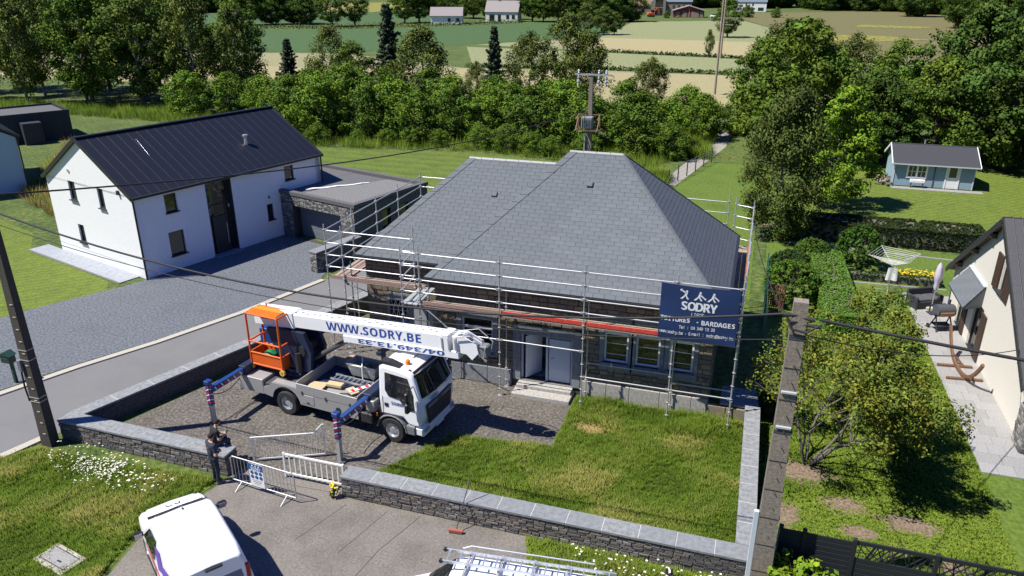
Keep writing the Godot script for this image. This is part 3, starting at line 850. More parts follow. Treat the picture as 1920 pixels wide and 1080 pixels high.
	slope(roof, Vector3(-14.9, e, -25.7), U, Vector3(0, PITCH, -1), [[0, 0], [3.7, 0], [7.38, 5.03], [3.68, 5.03]], st, 0, Vector2(4, 0))
	slope(roof, Vector3(-14.9, e, -33.06), -B, Vector3(1, PITCH, 0), [[0, 0], [7.36, 0], [3.68, 5.03]], st, 0, Vector2(0, 0))
	slope(roof, Vector3(-9.0, e, -33.06), -U, Vector3(0, PITCH, 1), [[0, 0], [5.9, 0], [2.22, 5.03], [-1.4, 5.03]], st, 0, Vector2(0, 0))
	var nf = Vector3(0, 1, PITCH).normalized()
	hip_strip(st, Vector3(-11.2, e, -24.2), Vector3(-6.77, 8.25, -28.63), nf, U, 0.3)
	hip_strip(st, Vector3(-14.9, e, -25.7), Vector3(-11.22, 7.55, -29.38), nf, U, 0.3)
	var so = obj("slate_courses", st, M.slate_stuff, roof)
	so.set_meta("kind", "stuff")
	# ridge and hips, vents, gutters
	for q in [[Vector3(-6.8, 8.26, -28.63), Vector3(-4.68, 8.26, -28.63)], [Vector3(-11.25, 7.56, -29.38), Vector3(-7.5, 7.56, -29.38)]]:
		var n = int(q[0].distance_to(q[1]) / 0.5)
		for i in n:
			var a: Vector3 = q[0].lerp(q[1], float(i) / n); var c: Vector3 = q[0].lerp(q[1], (i + 0.97) / n)
			var rb = MB.new()
			rb.quad(a + Vector3(0, -0.04, 0.06), c + Vector3(0, -0.04, 0.06), c + Vector3(0, 0.025, 0), a + Vector3(0, 0.03, 0))
			rb.quad(a + Vector3(0, 0.03, 0), c + Vector3(0, 0.025, 0), c + Vector3(0, -0.04, -0.06), a + Vector3(0, -0.04, -0.06))
			obj("ridge_piece", rb, M.ridge_lead, roof)
	for q in [[Vector3(-0.28, e, -24.2), Vector3(-4.71, 8.25, -28.63)], [Vector3(-0.28, e, -33.06), Vector3(-4.71, 8.25, -28.63)]]:
		var rb = MB.new()
		rb.bar(q[0] + Vector3(0, 0.02, 0), q[1] + Vector3(0, 0.02, 0), 0.07, 0.02)
		obj("hip_flashing", rb, M.slate_0, roof)
	for p in [Vector3(-5.75, 7.26, -27.55), Vector3(-9.75, 6.4, -28.15)]:
		obj("roof_vent", MB.new().bevel(p + nf * 0.05, Vector3(0.24, 0.05, 0.22), 0.015, Basis(Vector3.RIGHT, atan(PITCH))), M.slate_1, roof)
	b = MB.new()
	for q in [[Vector3(-11.25, e - 0.06, -24.14), Vector3(-0.2, e - 0.06, -24.14)], [Vector3(-0.22, e - 0.06, -24.2), Vector3(-0.22, e - 0.06, -33.1)], [Vector3(-14.95, e - 0.06, -25.64), Vector3(-11.26, e - 0.06, -25.64)], [Vector3(-14.96, e - 0.06, -25.7), Vector3(-14.96, e - 0.06, -33.1)]]:
		b.bar(q[0], q[1], 0.12, 0.1)
	obj("gutter", b, M.gutter_black, roof)
	b = MB.new()
	b.box(Vector3(-5.74, e - 0.13, -24.36), Vector3(10.9, 0.03, 0.3)); b.box(Vector3(-0.42, e - 0.135, -28.6), Vector3(0.28, 0.03, 8.8)); b.box(Vector3(-13.0, e - 0.13, -25.86), Vector3(3.8, 0.03, 0.3))
	obj("soffit", b, M.gutter_black, roof)

# a white sash window with a glazing bar, set in its opening
func sash(h: Node3D, q: Array, z: float) -> void:
	var w: float = q[2] - q[0]; var c = Vector3((q[0] + q[2]) / 2, 0, z)
	var f = MB.new()
	for x in [q[0] + 0.035, q[2] - 0.035]: f.box(Vector3(x, (q[1] + q[3]) / 2, z), Vector3(0.07, q[3] - q[1], 0.08))
	var split: float = q[1] + (q[3] - q[1]) * 0.68
	for y in [q[1] + 0.04, q[3] - 0.035, split]: f.box(Vector3(c.x, y, z), Vector3(w - 0.14, 0.075, 0.07))
	f.box(Vector3(c.x, split + 0.03, z + 0.045), Vector3(w - 0.02, 0.1, 0.03))
	var win = wobj("window", f, M.paint_white, h)
	for k in 2:
		var y0: float = [q[1] + 0.08, split + 0.04][k]; var y1: float = [split - 0.04, q[3] - 0.07][k]
		obj("pane", MB.new().box(Vector3(c.x, (y0 + y1) / 2, z - 0.01), Vector3(w - 0.14, y1 - y0, 0.012)), M.pane_dark, win)
	for k in 2: obj("glazing_bar", MB.new().box(Vector3(c.x, q[1] + 0.3 + k * 0.42, z + 0.005), Vector3(w - 0.15, 0.018, 0.02)), M.paint_white, win)

# ---------------------------------------------------------------- scaffold
func make_scaffold() -> void:
	var h = thing("scaffold", "galvanised tube scaffold with plank decks wrapped round the slate-roofed house", "scaffold", Vector3(-7.7, 0, -23.6))
	var F = -23.57
	var st = []
	for x in [-11.1, -8.02, -4.95, -1.88, 0.19]: st.append([x, F, 5.55])
	for x in [-11.1, -8.02, -4.95, -1.88, 0.19]: st.append([x + 0.02, -24.3, 3.95 if x < 0 else 5.5])
	st.append_array([[-11.82, F, 5.5], [-15.77, -25.0, 5.52], [-15.04, -25.0, 5.5], [-11.95, -25.0, 5.8], [-11.95, -25.45, 3.9], [-15.0, -25.5, 3.9]])
	for z in [-27.2, -29.4, -31.6, -34.2]: st.append([-15.77, z, 5.55])
	for z in [-26.2, -28.5, -31.0, -33.4]: st.append([0.26, z, 5.6])
	st.append_array([[-0.5, -33.75, 5.6], [-0.8, -34.05, 5.6], [-4.2, -34.2, 5.6], [-9.0, -34.2, 5.6], [-12.5, -34.2, 5.6]])
	for q in st:
		var b = MB.new()
		b.tube(Vector3(q[0], 0.25, q[1]), Vector3(q[0], q[2], q[1]), 0.0242, -1, 8)
		b.tube(Vector3(q[0], 0.0, q[1]), Vector3(q[0], 0.25, q[1]), 0.018, -1, 6)
		var y = 0.3
		while y < q[2] - 0.2:
			b.tube(Vector3(q[0], y, q[1]), Vector3(q[0], y + 0.012, q[1]), 0.06, -1, 8)
			y += 0.5
		var s = wobj("standard", b, M.galvanised, h)
		obj("base_plate", MB.new().box(Vector3(q[0], 0.018, q[1]), Vector3(0.15, 0.012, 0.15)), M.galvanised, s)
	var rails = []
	for y in [5.27, 4.77, 4.26, 3.77]:
		for k in 4:
			var x: float = [-11.1, -8.02, -4.95, -1.88][k]; var x2: float = [-8.02, -4.95, -1.88, 0.19][k]
			rails.append([Vector3(x, y, F), Vector3(x2, y, F)])
		rails.append([Vector3(-15.77, y, -25.0), Vector3(-15.04, y, -25.0)])
		rails.append([Vector3(-15.04, y, -25.0), Vector3(-11.95, y, -25.0)])
		rails.append([Vector3(-11.95, y, -25.0), Vector3(-11.82, y, F)])
		rails.append([Vector3(-11.82, y, F), Vector3(-11.1, y, F)])
		for k in 4:
			var z: float = [-25.0, -27.2, -29.4, -31.6][k]; var z2: float = [-27.2, -29.4, -31.6, -34.2][k]
			rails.append([Vector3(-15.77, y, z), Vector3(-15.77, y, z2)])
		for k in 4:
			var p: Vector3 = [Vector3(0.19, y, F), Vector3(0.26, y, -26.2), Vector3(0.26, y, -28.5), Vector3(0.26, y, -31.0)][k]
			rails.append([p, [Vector3(0.26, y, -26.2), Vector3(0.26, y, -28.5), Vector3(0.26, y, -31.0), Vector3(0.26, y, -33.4)][k]])
		rails.append([Vector3(0.26, y, -33.4), Vector3(-0.5, y, -33.75)])
		for k in 4:
			var xx: float = [-0.8, -4.2, -9.0, -12.5][k]; var x3: float = [-4.2, -9.0, -12.5, -15.77][k]
			rails.append([Vector3(xx, y, -34.2 if k else -34.05), Vector3(x3, y, -34.2)])
	rails.append_array([[Vector3(-15.04, 2.02, -25.0), Vector3(-11.1, 1.98, -24.9)], [Vector3(-11.1, 2.31, F), Vector3(-8.02, 2.31, F)], [Vector3(-8.02, 2.31, F), Vector3(-4.95, 2.3, F)]])
	rails.append_array([[Vector3(-4.95, 1.3, F), Vector3(-1.88, 1.3, F)], [Vector3(-1.88, 1.3, F), Vector3(0.19, 1.3, F)], [Vector3(-4.93, 1.5, -24.3), Vector3(-1.86, 1.5, -24.3)], [Vector3(-1.86, 1.2, -24.3), Vector3(0.21, 1.2, -24.3)]])
	rails.append_array([[Vector3(-10.9, 3.2, F + 0.05), Vector3(-8.5, 1.35, F + 0.05)], [Vector3(-15.0, 3.1, -25.05), Vector3(-13.6, 2.55, -25.3)]])
	# transoms that carry the deck
	for q in [-11.1, -8.02, -4.95, -1.88, 0.19]: rails.append([Vector3(q, 3.16, F), Vector3(q + 0.02, 3.16, -24.3)])
	for q in [-15.0, -11.95]: rails.append([Vector3(q, 3.16, -25.0), Vector3(q, 3.16, -25.5)])
	rails.append([Vector3(-11.1, 3.14, -24.3), Vector3(0.21, 3.14, -24.3)])
	for q in rails:
		var b = MB.new().tube(q[0], q[1], 0.0242, -1, 8)
		var d: Vector3 = (q[1] - q[0]).normalized()
		# wedge heads at both ends and a tube joint in the middle
		for k in 2:
			var p: Vector3 = q[k] + d * (0.07 if k == 0 else -0.07)
			b.bar(p - d * 0.05, p + d * 0.05, 0.05, 0.075)
		wobj("rail", b, M.galvanised, h)
	# decks
	var bays = [[-11.1, -8.02], [-8.02, -4.95], [-4.95, -1.88], [-1.88, 0.19]]
	for k in 4:
		for j in 3:
			var z = -23.7 - j * 0.2
			wobj("plank", MB.new().bevel(Vector3((bays[k][0] + bays[k][1]) / 2, 3.22 + rng.randf_range(0, 0.012), z), Vector3(bays[k][1] - bays[k][0] - 0.03, 0.05, 0.19), 0.008), M.plank_pink if j == 0 and k == 0 else M.plank_old, h)
		var m: Material = [M.plank_pink, M.board_red, M.board_red, M.board_red][k]
		wobj("toe_board", MB.new().bevel(Vector3((bays[k][0] + bays[k][1]) / 2, 3.36, F - 0.04), Vector3(bays[k][1] - bays[k][0] - 0.08, 0.15, 0.03), 0.006), m, h)
	for j in 3: wobj("plank", MB.new().bevel(Vector3(-13.4, 3.22, -25.12 - j * 0.2), Vector3(3.4, 0.05, 0.19), 0.008), M.plank_old, h)
	wobj("toe_board", MB.new().bevel(Vector3(-13.6, 3.33, -25.04), Vector3(4.1, 0.15, 0.03), 0.006), M.plank_pink, h)
	for j in 4: wobj("plank", MB.new().bevel(Vector3(-15.62 + j * 0.2, 3.24, -29.4), Vector3(0.18, 0.05, 8.6), 0.008), M.plank_pink if j % 2 else M.plank_old, h)
	for j in 3: wobj("steel_deck", MB.new().bevel(Vector3(-11.75 + j * 0.22, 3.26, -24.4), Vector3(0.2, 0.06, 1.7), 0.01), M.deck_steel, h)
	for k in 3:
		var z: float = [-25.0, -28.0, -31.0][k]
		for j in 2: wobj("plank", MB.new().bevel(Vector3(0.1 - j * 0.2, 3.22, z - 1.5), Vector3(0.19, 0.05, 2.95), 0.008), M.plank_old, h)
		wobj("toe_board", MB.new().bevel(Vector3(0.23, 3.36, z - 1.5), Vector3(0.03, 0.15, 2.9), 0.006), M.board_red, h)
	wobj("plank", MB.new().bevel(Vector3(-0.1, 3.26, -34.0), Vector3(0.5, 0.05, 0.3), 0.008), M.plank_old, h)
	# the ladder inside the left bay and loose deck units stood against the wall below it
	var b = MB.new()
	for x in [-11.75, -11.45, -11.15, -10.9]: b.box(Vector3(x, 1.3, -24.62), Vector3(0.22, 2.6, 0.06))
	wobj("stacked_deck", b, M.deck_steel, h)
	# banner
	make_banner()

func make_banner() -> void:
	var t = thing("banner", "dark blue printed banner tied to the scaffold rails", "banner", Vector3(-1.14, 3.28, -23.5))
	var w = 2.5; var hh = 1.98
	var b = MB.new()
	var nx = 26; var ny = 18
	var wave = func(u: float, v: float) -> Vector3:
		var bulge = 0.035 * sin(u * 7.0 + v * 2.0) + 0.025 * sin(v * 6.0 + u * 3.0) + 0.06 * sin(u * PI) * sin(v * PI)
		var sag = -0.05 * sin(u * PI) * v
		return Vector3((u - 0.5) * w, v * hh + sag, bulge * (1.0 - 0.6 * v) - 0.0)
	var rows = []
	for j in ny + 1:
		var r = []
		for i in nx + 1: r.append(wave.call(float(i) / nx, float(j) / ny))
		rows.append(r)
	b.loft(rows, false, false)
	for j in ny:
		for i in nx:
			var o = Vector3(0, 0, -0.006)
			b.quad(rows[j][i + 1] + o, rows[j][i] + o, rows[j + 1][i] + o, rows[j + 1][i + 1] + o)
	var cloth = obj("cloth", b, M.banner_blue, t)
	# print follows the cloth: each line of writing is set a few millimetres in front of it
	var on = func(x: float, y: float) -> Transform3D:
		var u = x / w + 0.5; var v = y / hh
		var p: Vector3 = wave.call(u, v)
		var px: Vector3 = wave.call(u + 0.03, v); var py: Vector3 = wave.call(u, v + 0.03)
		var n = (px - p).cross(py - p).normalized()
		return Transform3D(Basis(Vector3.RIGHT, Vector3.UP, Vector3.BACK), p + n * 0.007)
	var line = func(words: String, x: float, y: float, size: float, width: float, bold: bool) -> void:
		# letter by letter so that the words bend with the cloth
		var n = words.length()
		for i in n:
			if words[i] == " ": continue
			var cx: float = x + width * ((i + 0.5) / n - 0.5)
			var tr: Transform3D = on.call(cx, y)
			text(words[i], size, M.print_white, cloth, tr, bold, 0.0, "Droid Sans", "letter")
	line.call("SODRY", 0.0, 1.27, 0.3, 1.16, true)
	line.call("SODRY", 0.008, 1.27, 0.3, 1.16, true)
	line.call("LIEGE", -0.02, 0.98, 0.12, 0.42, false)
	line.call("TOITURES", -0.72, 0.76, 0.16, 0.98, true)
	line.call("-", 0.0, 0.74, 0.16, 0.1, true)
	line.call("BARDAGES", 0.66, 0.72, 0.16, 1.1, true)
	line.call("Tel : 04 349 13 33", 0.0, 0.5, 0.105, 1.15, false)
	line.call("www.sodry.be - E-mail : sodry@sodry.be", 0.0, 0.28, 0.105, 2.36, false)
	# three running workers above the name
	for k in 3:
		var cx = -0.45 + k * 0.43
		var tr: Transform3D = on.call(cx, 1.66)
		var m = MB.new()
		m.lathe(Vector3(0.03, 0.13, 0), [Vector2(0, -0.002), Vector2(0.035, -0.002), Vector2(0.035, 0.002), Vector2(0, 0.002)], 10, Basis(Vector3.RIGHT, PI / 2))
		m.plate(PackedVector2Array([Vector2(-0.05, -0.02), Vector2(0.03, -0.03), Vector2(0.06, 0.09), Vector2(-0.01, 0.1)]), 0.004)
		m.plate(PackedVector2Array([Vector2(-0.05, -0.02), Vector2(0.0, -0.03), Vector2(-0.1, -0.15), Vector2(-0.17, -0.14)]), 0.004)
		m.plate(PackedVector2Array([Vector2(-0.01, -0.03), Vector2(0.03, -0.03), Vector2(0.11, -0.14), Vector2(0.05, -0.15)]), 0.004)
		if k == 0:
			m.plate(PackedVector2Array([Vector2(0.0, 0.05), Vector2(0.02, 0.09), Vector2(-0.12, 0.17), Vector2(-0.15, 0.13)]), 0.004)
			m.lathe(Vector3(-0.15, 0.16, 0), [Vector2(0, -0.002), Vector2(0.04, -0.002), Vector2(0.04, 0.002), Vector2(0, 0.002)], 10, Basis(Vector3.RIGHT, PI / 2))
		else:
			m.plate(PackedVector2Array([Vector2(0.04, 0.08), Vector2(0.03, 0.03), Vector2(0.16, -0.07), Vector2(0.18, -0.04)]), 0.004)
			m.lathe(Vector3(0.2, -0.07, 0), [Vector2(0, -0.002), Vector2(0.035, -0.002), Vector2(0.035, 0.002), Vector2(0, 0.002)], 10, Basis(Vector3.RIGHT, PI / 2))
		var o = obj("emblem", m, M.print_white, cloth)
		o.transform = tr
	# ties
	for p in [Vector3(-1.24, 1.96, 0), Vector3(1.24, 1.96, 0), Vector3(-1.24, 1.0, 0), Vector3(1.24, 1.0, 0), Vector3(-1.24, 0.03, 0), Vector3(1.24, 0.03, 0)]:
		obj("tie", MB.new().tube(p, p + Vector3(0.05 * signf(p.x), 0.02, -0.05), 0.006, -1, 5), M.cable_black, t)

# ---------------------------------------------------------------- garden walls round the yard
# runs from a to c on the ground, thickness w to the left of the run, stones on the outer face
func garden_wall(label: String, a: Vector3, c: Vector3, w: float, hgt: float, slab: float, cm: Material, limit: int, outer := true) -> Node3D:
	var d = (c - a).normalized(); var l = a.distance_to(c)
	var t = thing("garden_wall", label, "wall", a, -atan2(d.z, d.x))
	# local x along the run, z outwards (towards the street when the run goes to +x)
	var body = obj("masonry", MB.new().box(Vector3(l / 2, hgt / 2 - 0.04, -w / 2), Vector3(l, hgt - 0.08, w - 0.06)), M.mortar_dark, t)
	if outer: courses(body, Transform3D(Basis(), Vector3(0, 0, -0.03)), 0.0, l, 0.0, hgt - 0.09, [0.055, 0.12], [0.14, 0.42], "rubble", [], limit, 0.03)
	courses(body, Transform3D(Basis(Vector3.UP, PI), Vector3(l, 0, -w + 0.03)), 0.0, l, 0.0, hgt - 0.09, [0.06, 0.13], [0.18, 0.45], "rubble", [], 0, 0.025)
	var n = int(round(l / slab))
	for i in n:
		var jitter = rng.randf_range(-0.004, 0.004)
		obj("coping_slab", MB.new().bevel(Vector3((i + 0.5) * l / n, hgt - 0.04 + jitter, -w / 2), Vector3(l / n - 0.014, 0.08, w + 0.05), 0.008), cm if rng.randf() < 0.75 else M.coping_stone_worn, t)
		if i: obj("joint", MB.new().box(Vector3(i * l / n, hgt - 0.045, -w / 2), Vector3(0.016, 0.078, w + 0.03)), M.mortar_white, t)
	return t

func make_garden_walls() -> void:
	garden_wall("low rubble wall with grey slab coping between gate and concrete pole", Vector3(-10.62, 0, -16.42), Vector3(1.18, 0, -16.42), 0.54, 0.75, 1.0, M.coping_stone, 290)
	var t = garden_wall("low rubble wall with slab coping where a man in black sits", Vector3(-21.2, 0, -16.3), Vector3(-14.5, 0, -16.22), 0.54, 0.75, 1.65, M.coping_stone_worn, 230)
	obj("end_pier", MB.new().bevel(Vector3(6.45, 0.33, -0.27), Vector3(0.54, 0.66, 0.52), 0.02), M.rubble_1, t)
	garden_wall("rubble wall along the road beside the paved yard", Vector3(-16.75, 0, -29.85), Vector3(-21.2, 0, -16.85), 0.5, 0.75, 1.4, M.coping_stone_worn, 0, false)
	t = garden_wall("low wall with pale slab coping along the neighbour's shrubs", Vector3(1.18, 0, -17.0), Vector3(1.18, 0, -24.3), 0.46, 0.75, 0.95, M.coping_stone_worn, 0)
	# a short return wall joining the house corner
	t = thing("retaining_wall", "short pale block wall between house corner and side wall coping", "wall", Vector3(0.0, 0, -24.45))
	for k in 2: obj("block", MB.new().bevel(Vector3(-0.28 + k * 0.7, 0.25, 0), Vector3(0.68, 0.5, 0.2), 0.015), M.sandstone_0, t)
	obj("coping_slab", MB.new().bevel(Vector3(0.5, 0.6, -0.6), Vector3(1.3, 0.08, 1.3), 0.01), M.bluestone, t)
	obj("fill", MB.new().box(Vector3(0.5, 0.28, -0.65), Vector3(1.2, 0.56, 1.08)), M.rubble_1, t)

# ---------------------------------------------------------------- the white house with the black roof
# framed window in a wall plane: t maps x, y on the face, z outwards
func dark_window(h: Node3D, t: Transform3D, q: Array, bars := 0, called := "window") -> void:
	var w: float = q[2] - q[0]; var hh: float = q[3] - q[1]
	var c = Vector3((q[0] + q[2]) / 2, (q[1] + q[3]) / 2, 0)
	var f = MB.new()
	for s in [-1, 1]:
		f.box(t * (c + Vector3(s * (w / 2 - 0.03), 0, -0.12)), Vector3(0.06, hh, 0.08), t.basis)
		f.box(t * (c + Vector3(0, s * (hh / 2 - 0.03), -0.12)), Vector3(w - 0.12, 0.06, 0.08), t.basis)
	for k in bars: f.box(t * (c + Vector3(-w / 2 + w * (k + 1) / (bars + 1), 0, -0.12)), Vector3(0.05, hh - 0.12, 0.07), t.basis)
	var win = obj(called, f, M.frame_dark, h)
	obj("pane", MB.new().box(t * (c + Vector3(0, 0, -0.13)), Vector3(w - 0.12, hh - 0.12, 0.014), t.basis), M.pane_dark, win)
	obj("sill", MB.new().bevel(t * (c + Vector3(0, -hh / 2 - 0.02, 0.0)), Vector3(w + 0.1, 0.045, 0.22), 0.006, t.basis), M.frame_dark, win)

func make_white_house() -> void:
	var h = thing("white_house", "modern white rendered house with black standing seam roof", "house", Vector3(-29.18, 0, -29.26), deg_to_rad(-16.26))
	var w = 8.4; var l = 12.3; var e = 4.29; var r = 6.74
	var gw = [[-6.1, 3.35, -5.42, 4.4], [-3.24, 3.33, -2.68, 4.4], [-6.02, 0.92, -5.42, 1.98]]
	var lw = [[1.66, 3.14, 2.36, 4.12], [1.56, 0.8, 2.46, 2.1], [7.96, 1.17, 8.42, 2.13], [9.5, 3.25, 10.2, 4.1]]
	var ent = [4.1, 0.02, 5.75, 4.18]
	# gable wall with its triangle
	var b = MB.new()
	holed(b, Transform3D(), -w, 0, 0, e, 0.35, gw)
	# the triangle above eaves, split round the tops of the upper windows
	var wall = obj("gable_wall", b, M.render_white, h)
	b = MB.new()
	var tri = PackedVector2Array([Vector2(-w, e), Vector2(0, e), Vector2(-w / 2, r)])
	var parts = [tri]
	for q in gw.slice(0, 2):
		var nx = []
		var hole = PackedVector2Array([Vector2(q[0], 3), Vector2(q[2], 3), Vector2(q[2], q[3]), Vector2(q[0], q[3])])
		for p in parts: nx.append_array(Geometry2D.clip_polygons(p, hole))
		parts = nx
	for p in parts: b.plate(p, 0.35, Transform3D(Basis(), Vector3(0, 0, -0.175)))
	obj("gable", b, M.render_white, h)
	var lt = Transform3D(Basis(Vector3.UP, PI / 2), Vector3.ZERO)
	b = MB.new()
	holed(b, lt, 0.35, l, 0, e, 0.35, lw + [ent])
	obj("long_wall", b, M.render_white, h)
	b = MB.new()
	b.box(Vector3(-w + 0.175, e / 2, -l / 2), Vector3(0.34, e - 0.01, l - 0.72))
	b.box(Vector3(-w / 2, e / 2, -l + 0.175), Vector3(w, e - 0.01, 0.35))
	b.plate(tri, 0.35, Transform3D(Basis(), Vector3(0, 0, -l + 0.175)))
	obj("rear_wall", b, M.render_white, h)
	obj("upper_floor", MB.new().box(Vector3(-w / 2, 2.6, -l / 2), Vector3(w - 0.72, 0.2, l - 0.72)), M.room_plaster, h)
	obj("wall_base_line", MB.new().box(Vector3(-w / 2, 0.52, 0.002), Vector3(w - 0.02, 0.012, 0.006)), M.plastic_grey, h)
	for q in gw: dark_window(h, Transform3D(), q)
	for q in lw: dark_window(h, lt, q)
	# tall recessed entrance: stone cheek, dark glazing, door
	b = MB.new().box(lt * Vector3((ent[0] + ent[2]) / 2, 2.1, -0.4), Vector3(ent[2] - ent[0] + 0.1, 4.2, 0.05), lt.basis)
	var en = obj("entrance", b, M.frame_dark, h)
	for k in 3: obj("pane", MB.new().box(lt * Vector3(5.05, 0.75 + k * 1.4, -0.36), Vector3(1.1, 1.28, 0.03), lt.basis), M.pane_dark, en)
	courses(en, lt * Transform3D(Basis(), Vector3(0, 0, -0.37)), ent[0] + 0.02, ent[0] + 0.4, 2.3, 4.15, [0.06, 0.1], [0.15, 0.3], "cladding", [], 60)
	var dr = obj("door", MB.new().bevel(lt * Vector3(4.95, 1.1, -0.31), Vector3(0.98, 2.15, 0.06), 0.01, lt.basis), M.frame_dark, h)
	obj("door_handle", MB.new().tube(lt * Vector3(5.3, 0.5, -0.25), lt * Vector3(5.3, 1.7, -0.25), 0.018), M.alu, dr)
	obj("door_sill", MB.new().bevel(lt * Vector3((ent[0] + ent[2]) / 2, 0.035, 0.1), Vector3(1.8, 0.07, 0.6), 0.01, lt.basis), M.bluestone, h)
	for k in 2: obj("reveal", MB.new().box(lt * Vector3([ent[0] + 0.02, ent[2] - 0.02][k], 2.1, -0.17), Vector3(0.03, 4.15, 0.34), lt.basis), M.frame_dark, h)
	obj("wall_lamp", MB.new().bevel(lt * Vector3(8.15, 2.55, 0.05), Vector3(0.1, 0.14, 0.1), 0.01, lt.basis), M.plastic_grey, h)
	obj("wall_lamp", MB.new().bevel(Vector3(-1.15, 4.45, 0.06), Vector3(0.14, 0.22, 0.12), 0.01), M.frame_dark, h)
	obj("wall_vent", MB.new().lathe(Vector3(-5.75, 4.97, 0.02), [Vector2(0, 0.02), Vector2(0.1, 0.02), Vector2(0.1, -0.02)], 12, Basis(Vector3.RIGHT, PI / 2)), M.alu, h)
	# standing seam roof: one tray after another, ribs between them
	var run = w / 2 + 0.12; var th = 0.14
	var k = (r - e) / (w / 2)
	for side in [1, -1]:
		var n = 23
		var z0 = 0.14; var z1 = -l - 0.14
		for i in n:
			var za = lerpf(z0, z1, float(i) / n); var zb = lerpf(z0, z1, float(i + 1) / n)
			var p = MB.new()
			var lo = Vector3(-w / 2 + side * run, r + th - k * run, 0); var hi = Vector3(-w / 2, r + th, 0)
			var a = lo + Vector3(0, 0, za); var c = lo + Vector3(0, 0, zb - 0.0); var d = hi + Vector3(0, 0, zb); var f = hi + Vector3(0, 0, za)
			var dn = Vector3(0, -th + 0.02, 0)
			if side == 1: p.quad(a, c, d, f)
			else: p.quad(c, a, f, d)
			p.quad(a + dn, a, c, c + dn); p.quad(a + dn, f + dn, f, a); p.quad(c + dn, c, d, d + dn); p.quad(a + dn, c + dn, d + dn, f + dn)
			var tray = obj("roof_tray", p, M.black_roof, h)
			if i: obj("seam", MB.new().bar(a + Vector3(0, 0.008, 0), f + Vector3(0, 0.008, 0), 0.016, 0.02), M.black_rib, tray)
	obj("ridge_cap", MB.new().bar(Vector3(-w / 2, r + th + 0.03, 0.16), Vector3(-w / 2, r + th + 0.03, -l - 0.16), 0.26, 0.06), M.black_roof, h)
	for side in [1, -1]:
		var x: float = -w / 2 + side * (w / 2 + 0.2)
		obj("gutter", MB.new().bar(Vector3(x, e + 0.03, 0.14), Vector3(x, e + 0.03, -l - 0.14), 0.14, 0.12), M.gutter_black, h)
		for z in [0.15, -l - 0.15]: obj("verge_board", MB.new().bar(Vector3(-w / 2 + side * run, r + th - k * run - 0.05, z), Vector3(-w / 2, r + th - 0.05, z), 0.05, 0.2), M.gutter_black, h)
	for z in [0.05, -l - 0.05]: obj("downpipe", MB.new().tube(Vector3(0.07, 0, z), Vector3(0.07, e, z), 0.05), M.gutter_black, h)
	var vx = -1.75
	var vy = r + th + k * (vx + 0.05)
	vy = r + th - k * (w / 2 + vx)
	var ch = obj("roof_flue", MB.new().tube(Vector3(vx, vy - 0.1, -8.4), Vector3(vx, vy + 0.42, -8.4), 0.09, -1, 12), M.alu, h)
	obj("flue_cap", MB.new().lathe(Vector3(vx, vy + 0.42, -8.4), [Vector2(0.09, 0), Vector2(0.16, 0.03), Vector2(0.16, 0.12), Vector2(0, 0.16)], 12), M.alu, ch)
	obj("antenna_rod", MB.new().tube(Vector3(-3.9, r - 0.05, -2.8), Vector3(-2.2, r - 1.0, -2.6), 0.006, -1, 5), M.alu, h)
	# terrace slabs at the gable foot
	var tr = thing("gable_terrace", "smooth blue-grey paved terrace strip along the white gable", "terrace", Vector3(-29.18, 0, -29.26), deg_to_rad(-16.26))
	for i in 5: obj("slab", MB.new().bevel(Vector3(-9.0 + i * 1.86, 0.03, 0.56), Vector3(1.85, 0.05, 1.08 + (0.0 if i else 0.0)), 0.006), M.blue_terrace, tr)
	obj("edging", MB.new().bar(Vector3(-9.95, 0.02, 1.15), Vector3(-0.6, 0.02, 1.15), 0.12, 0.06), M.gravel_roof, tr)
	# garage annex
	var g = thing("garage_annex", "flat roofed stone clad garage annex with gravel roof", "garage", Vector3(-29.18, 0, -29.26), deg_to_rad(-16.26))
	var gx0 = 0.02; var gx1 = 6.1; var gz = -9.0; var gh = 2.75
	var gd = [1.0, 0.02, 5.0, 2.0]
	b = MB.new()
	holed(b, Transform3D(Basis(), Vector3(0, 0, gz)), gx0 + 0.02, gx1, 0, gh - 0.1, 0.3, [gd])
	var fw = obj("front_wall", b, M.mortar_dark, g)
	courses(fw, Transform3D(Basis(), Vector3(0, 0, gz)), gx0 + 0.02, gx1, 0.02, gh - 0.12, [0.07, 0.12], [0.12, 0.32], "cladding", [gd], 260, 0.03)
	for i in 4: obj("door_panel", MB.new().bevel(Vector3(3.0, 0.27 + i * 0.49, gz - 0.6), Vector3(4.3, 0.485, 0.05), 0.008), M.garage_grey, g)
	for x in [0.98, 5.02]: obj("door_jamb", MB.new().box(Vector3(x, 1.0, gz - 0.42), Vector3(0.05, 2.0, 0.4)), M.frame_dark, g)
	obj("door_lintel", MB.new().box(Vector3(3.0, 2.02, gz - 0.42), Vector3(4.1, 0.05, 0.4)), M.frame_dark, g)
	var st = Transform3D(Basis(Vector3.UP, PI / 2), Vector3(gx1, 0, 0))
	b = MB.new()
	var sw = [[11.2, 0.9, 11.9, 2.0], [12.8, 0.9, 13.5, 2.0]]
	holed(b, st, -gz + 0.3, 15.3, 0, gh - 0.1, 0.3, sw)
	var sd = obj("side_wall", b, M.dark_cladding, g)
	courses(sd, st, -gz + 0.02, 15.3, 0.02, gh - 0.12, [0.07, 0.12], [0.12, 0.32], "cladding", sw, 0, 0.02)
	for q in sw: dark_window(g, st, q)
	b = MB.new()
	b.box(Vector3(3.0, (gh - 0.1) / 2, -15.15), Vector3(6.1, gh - 0.1, 0.3)); b.box(Vector3(-1.5, (gh - 0.1) / 2, -15.15), Vector3(3.0, gh - 0.1, 0.3))
	obj("rear_wall", b, M.dark_cladding, g)
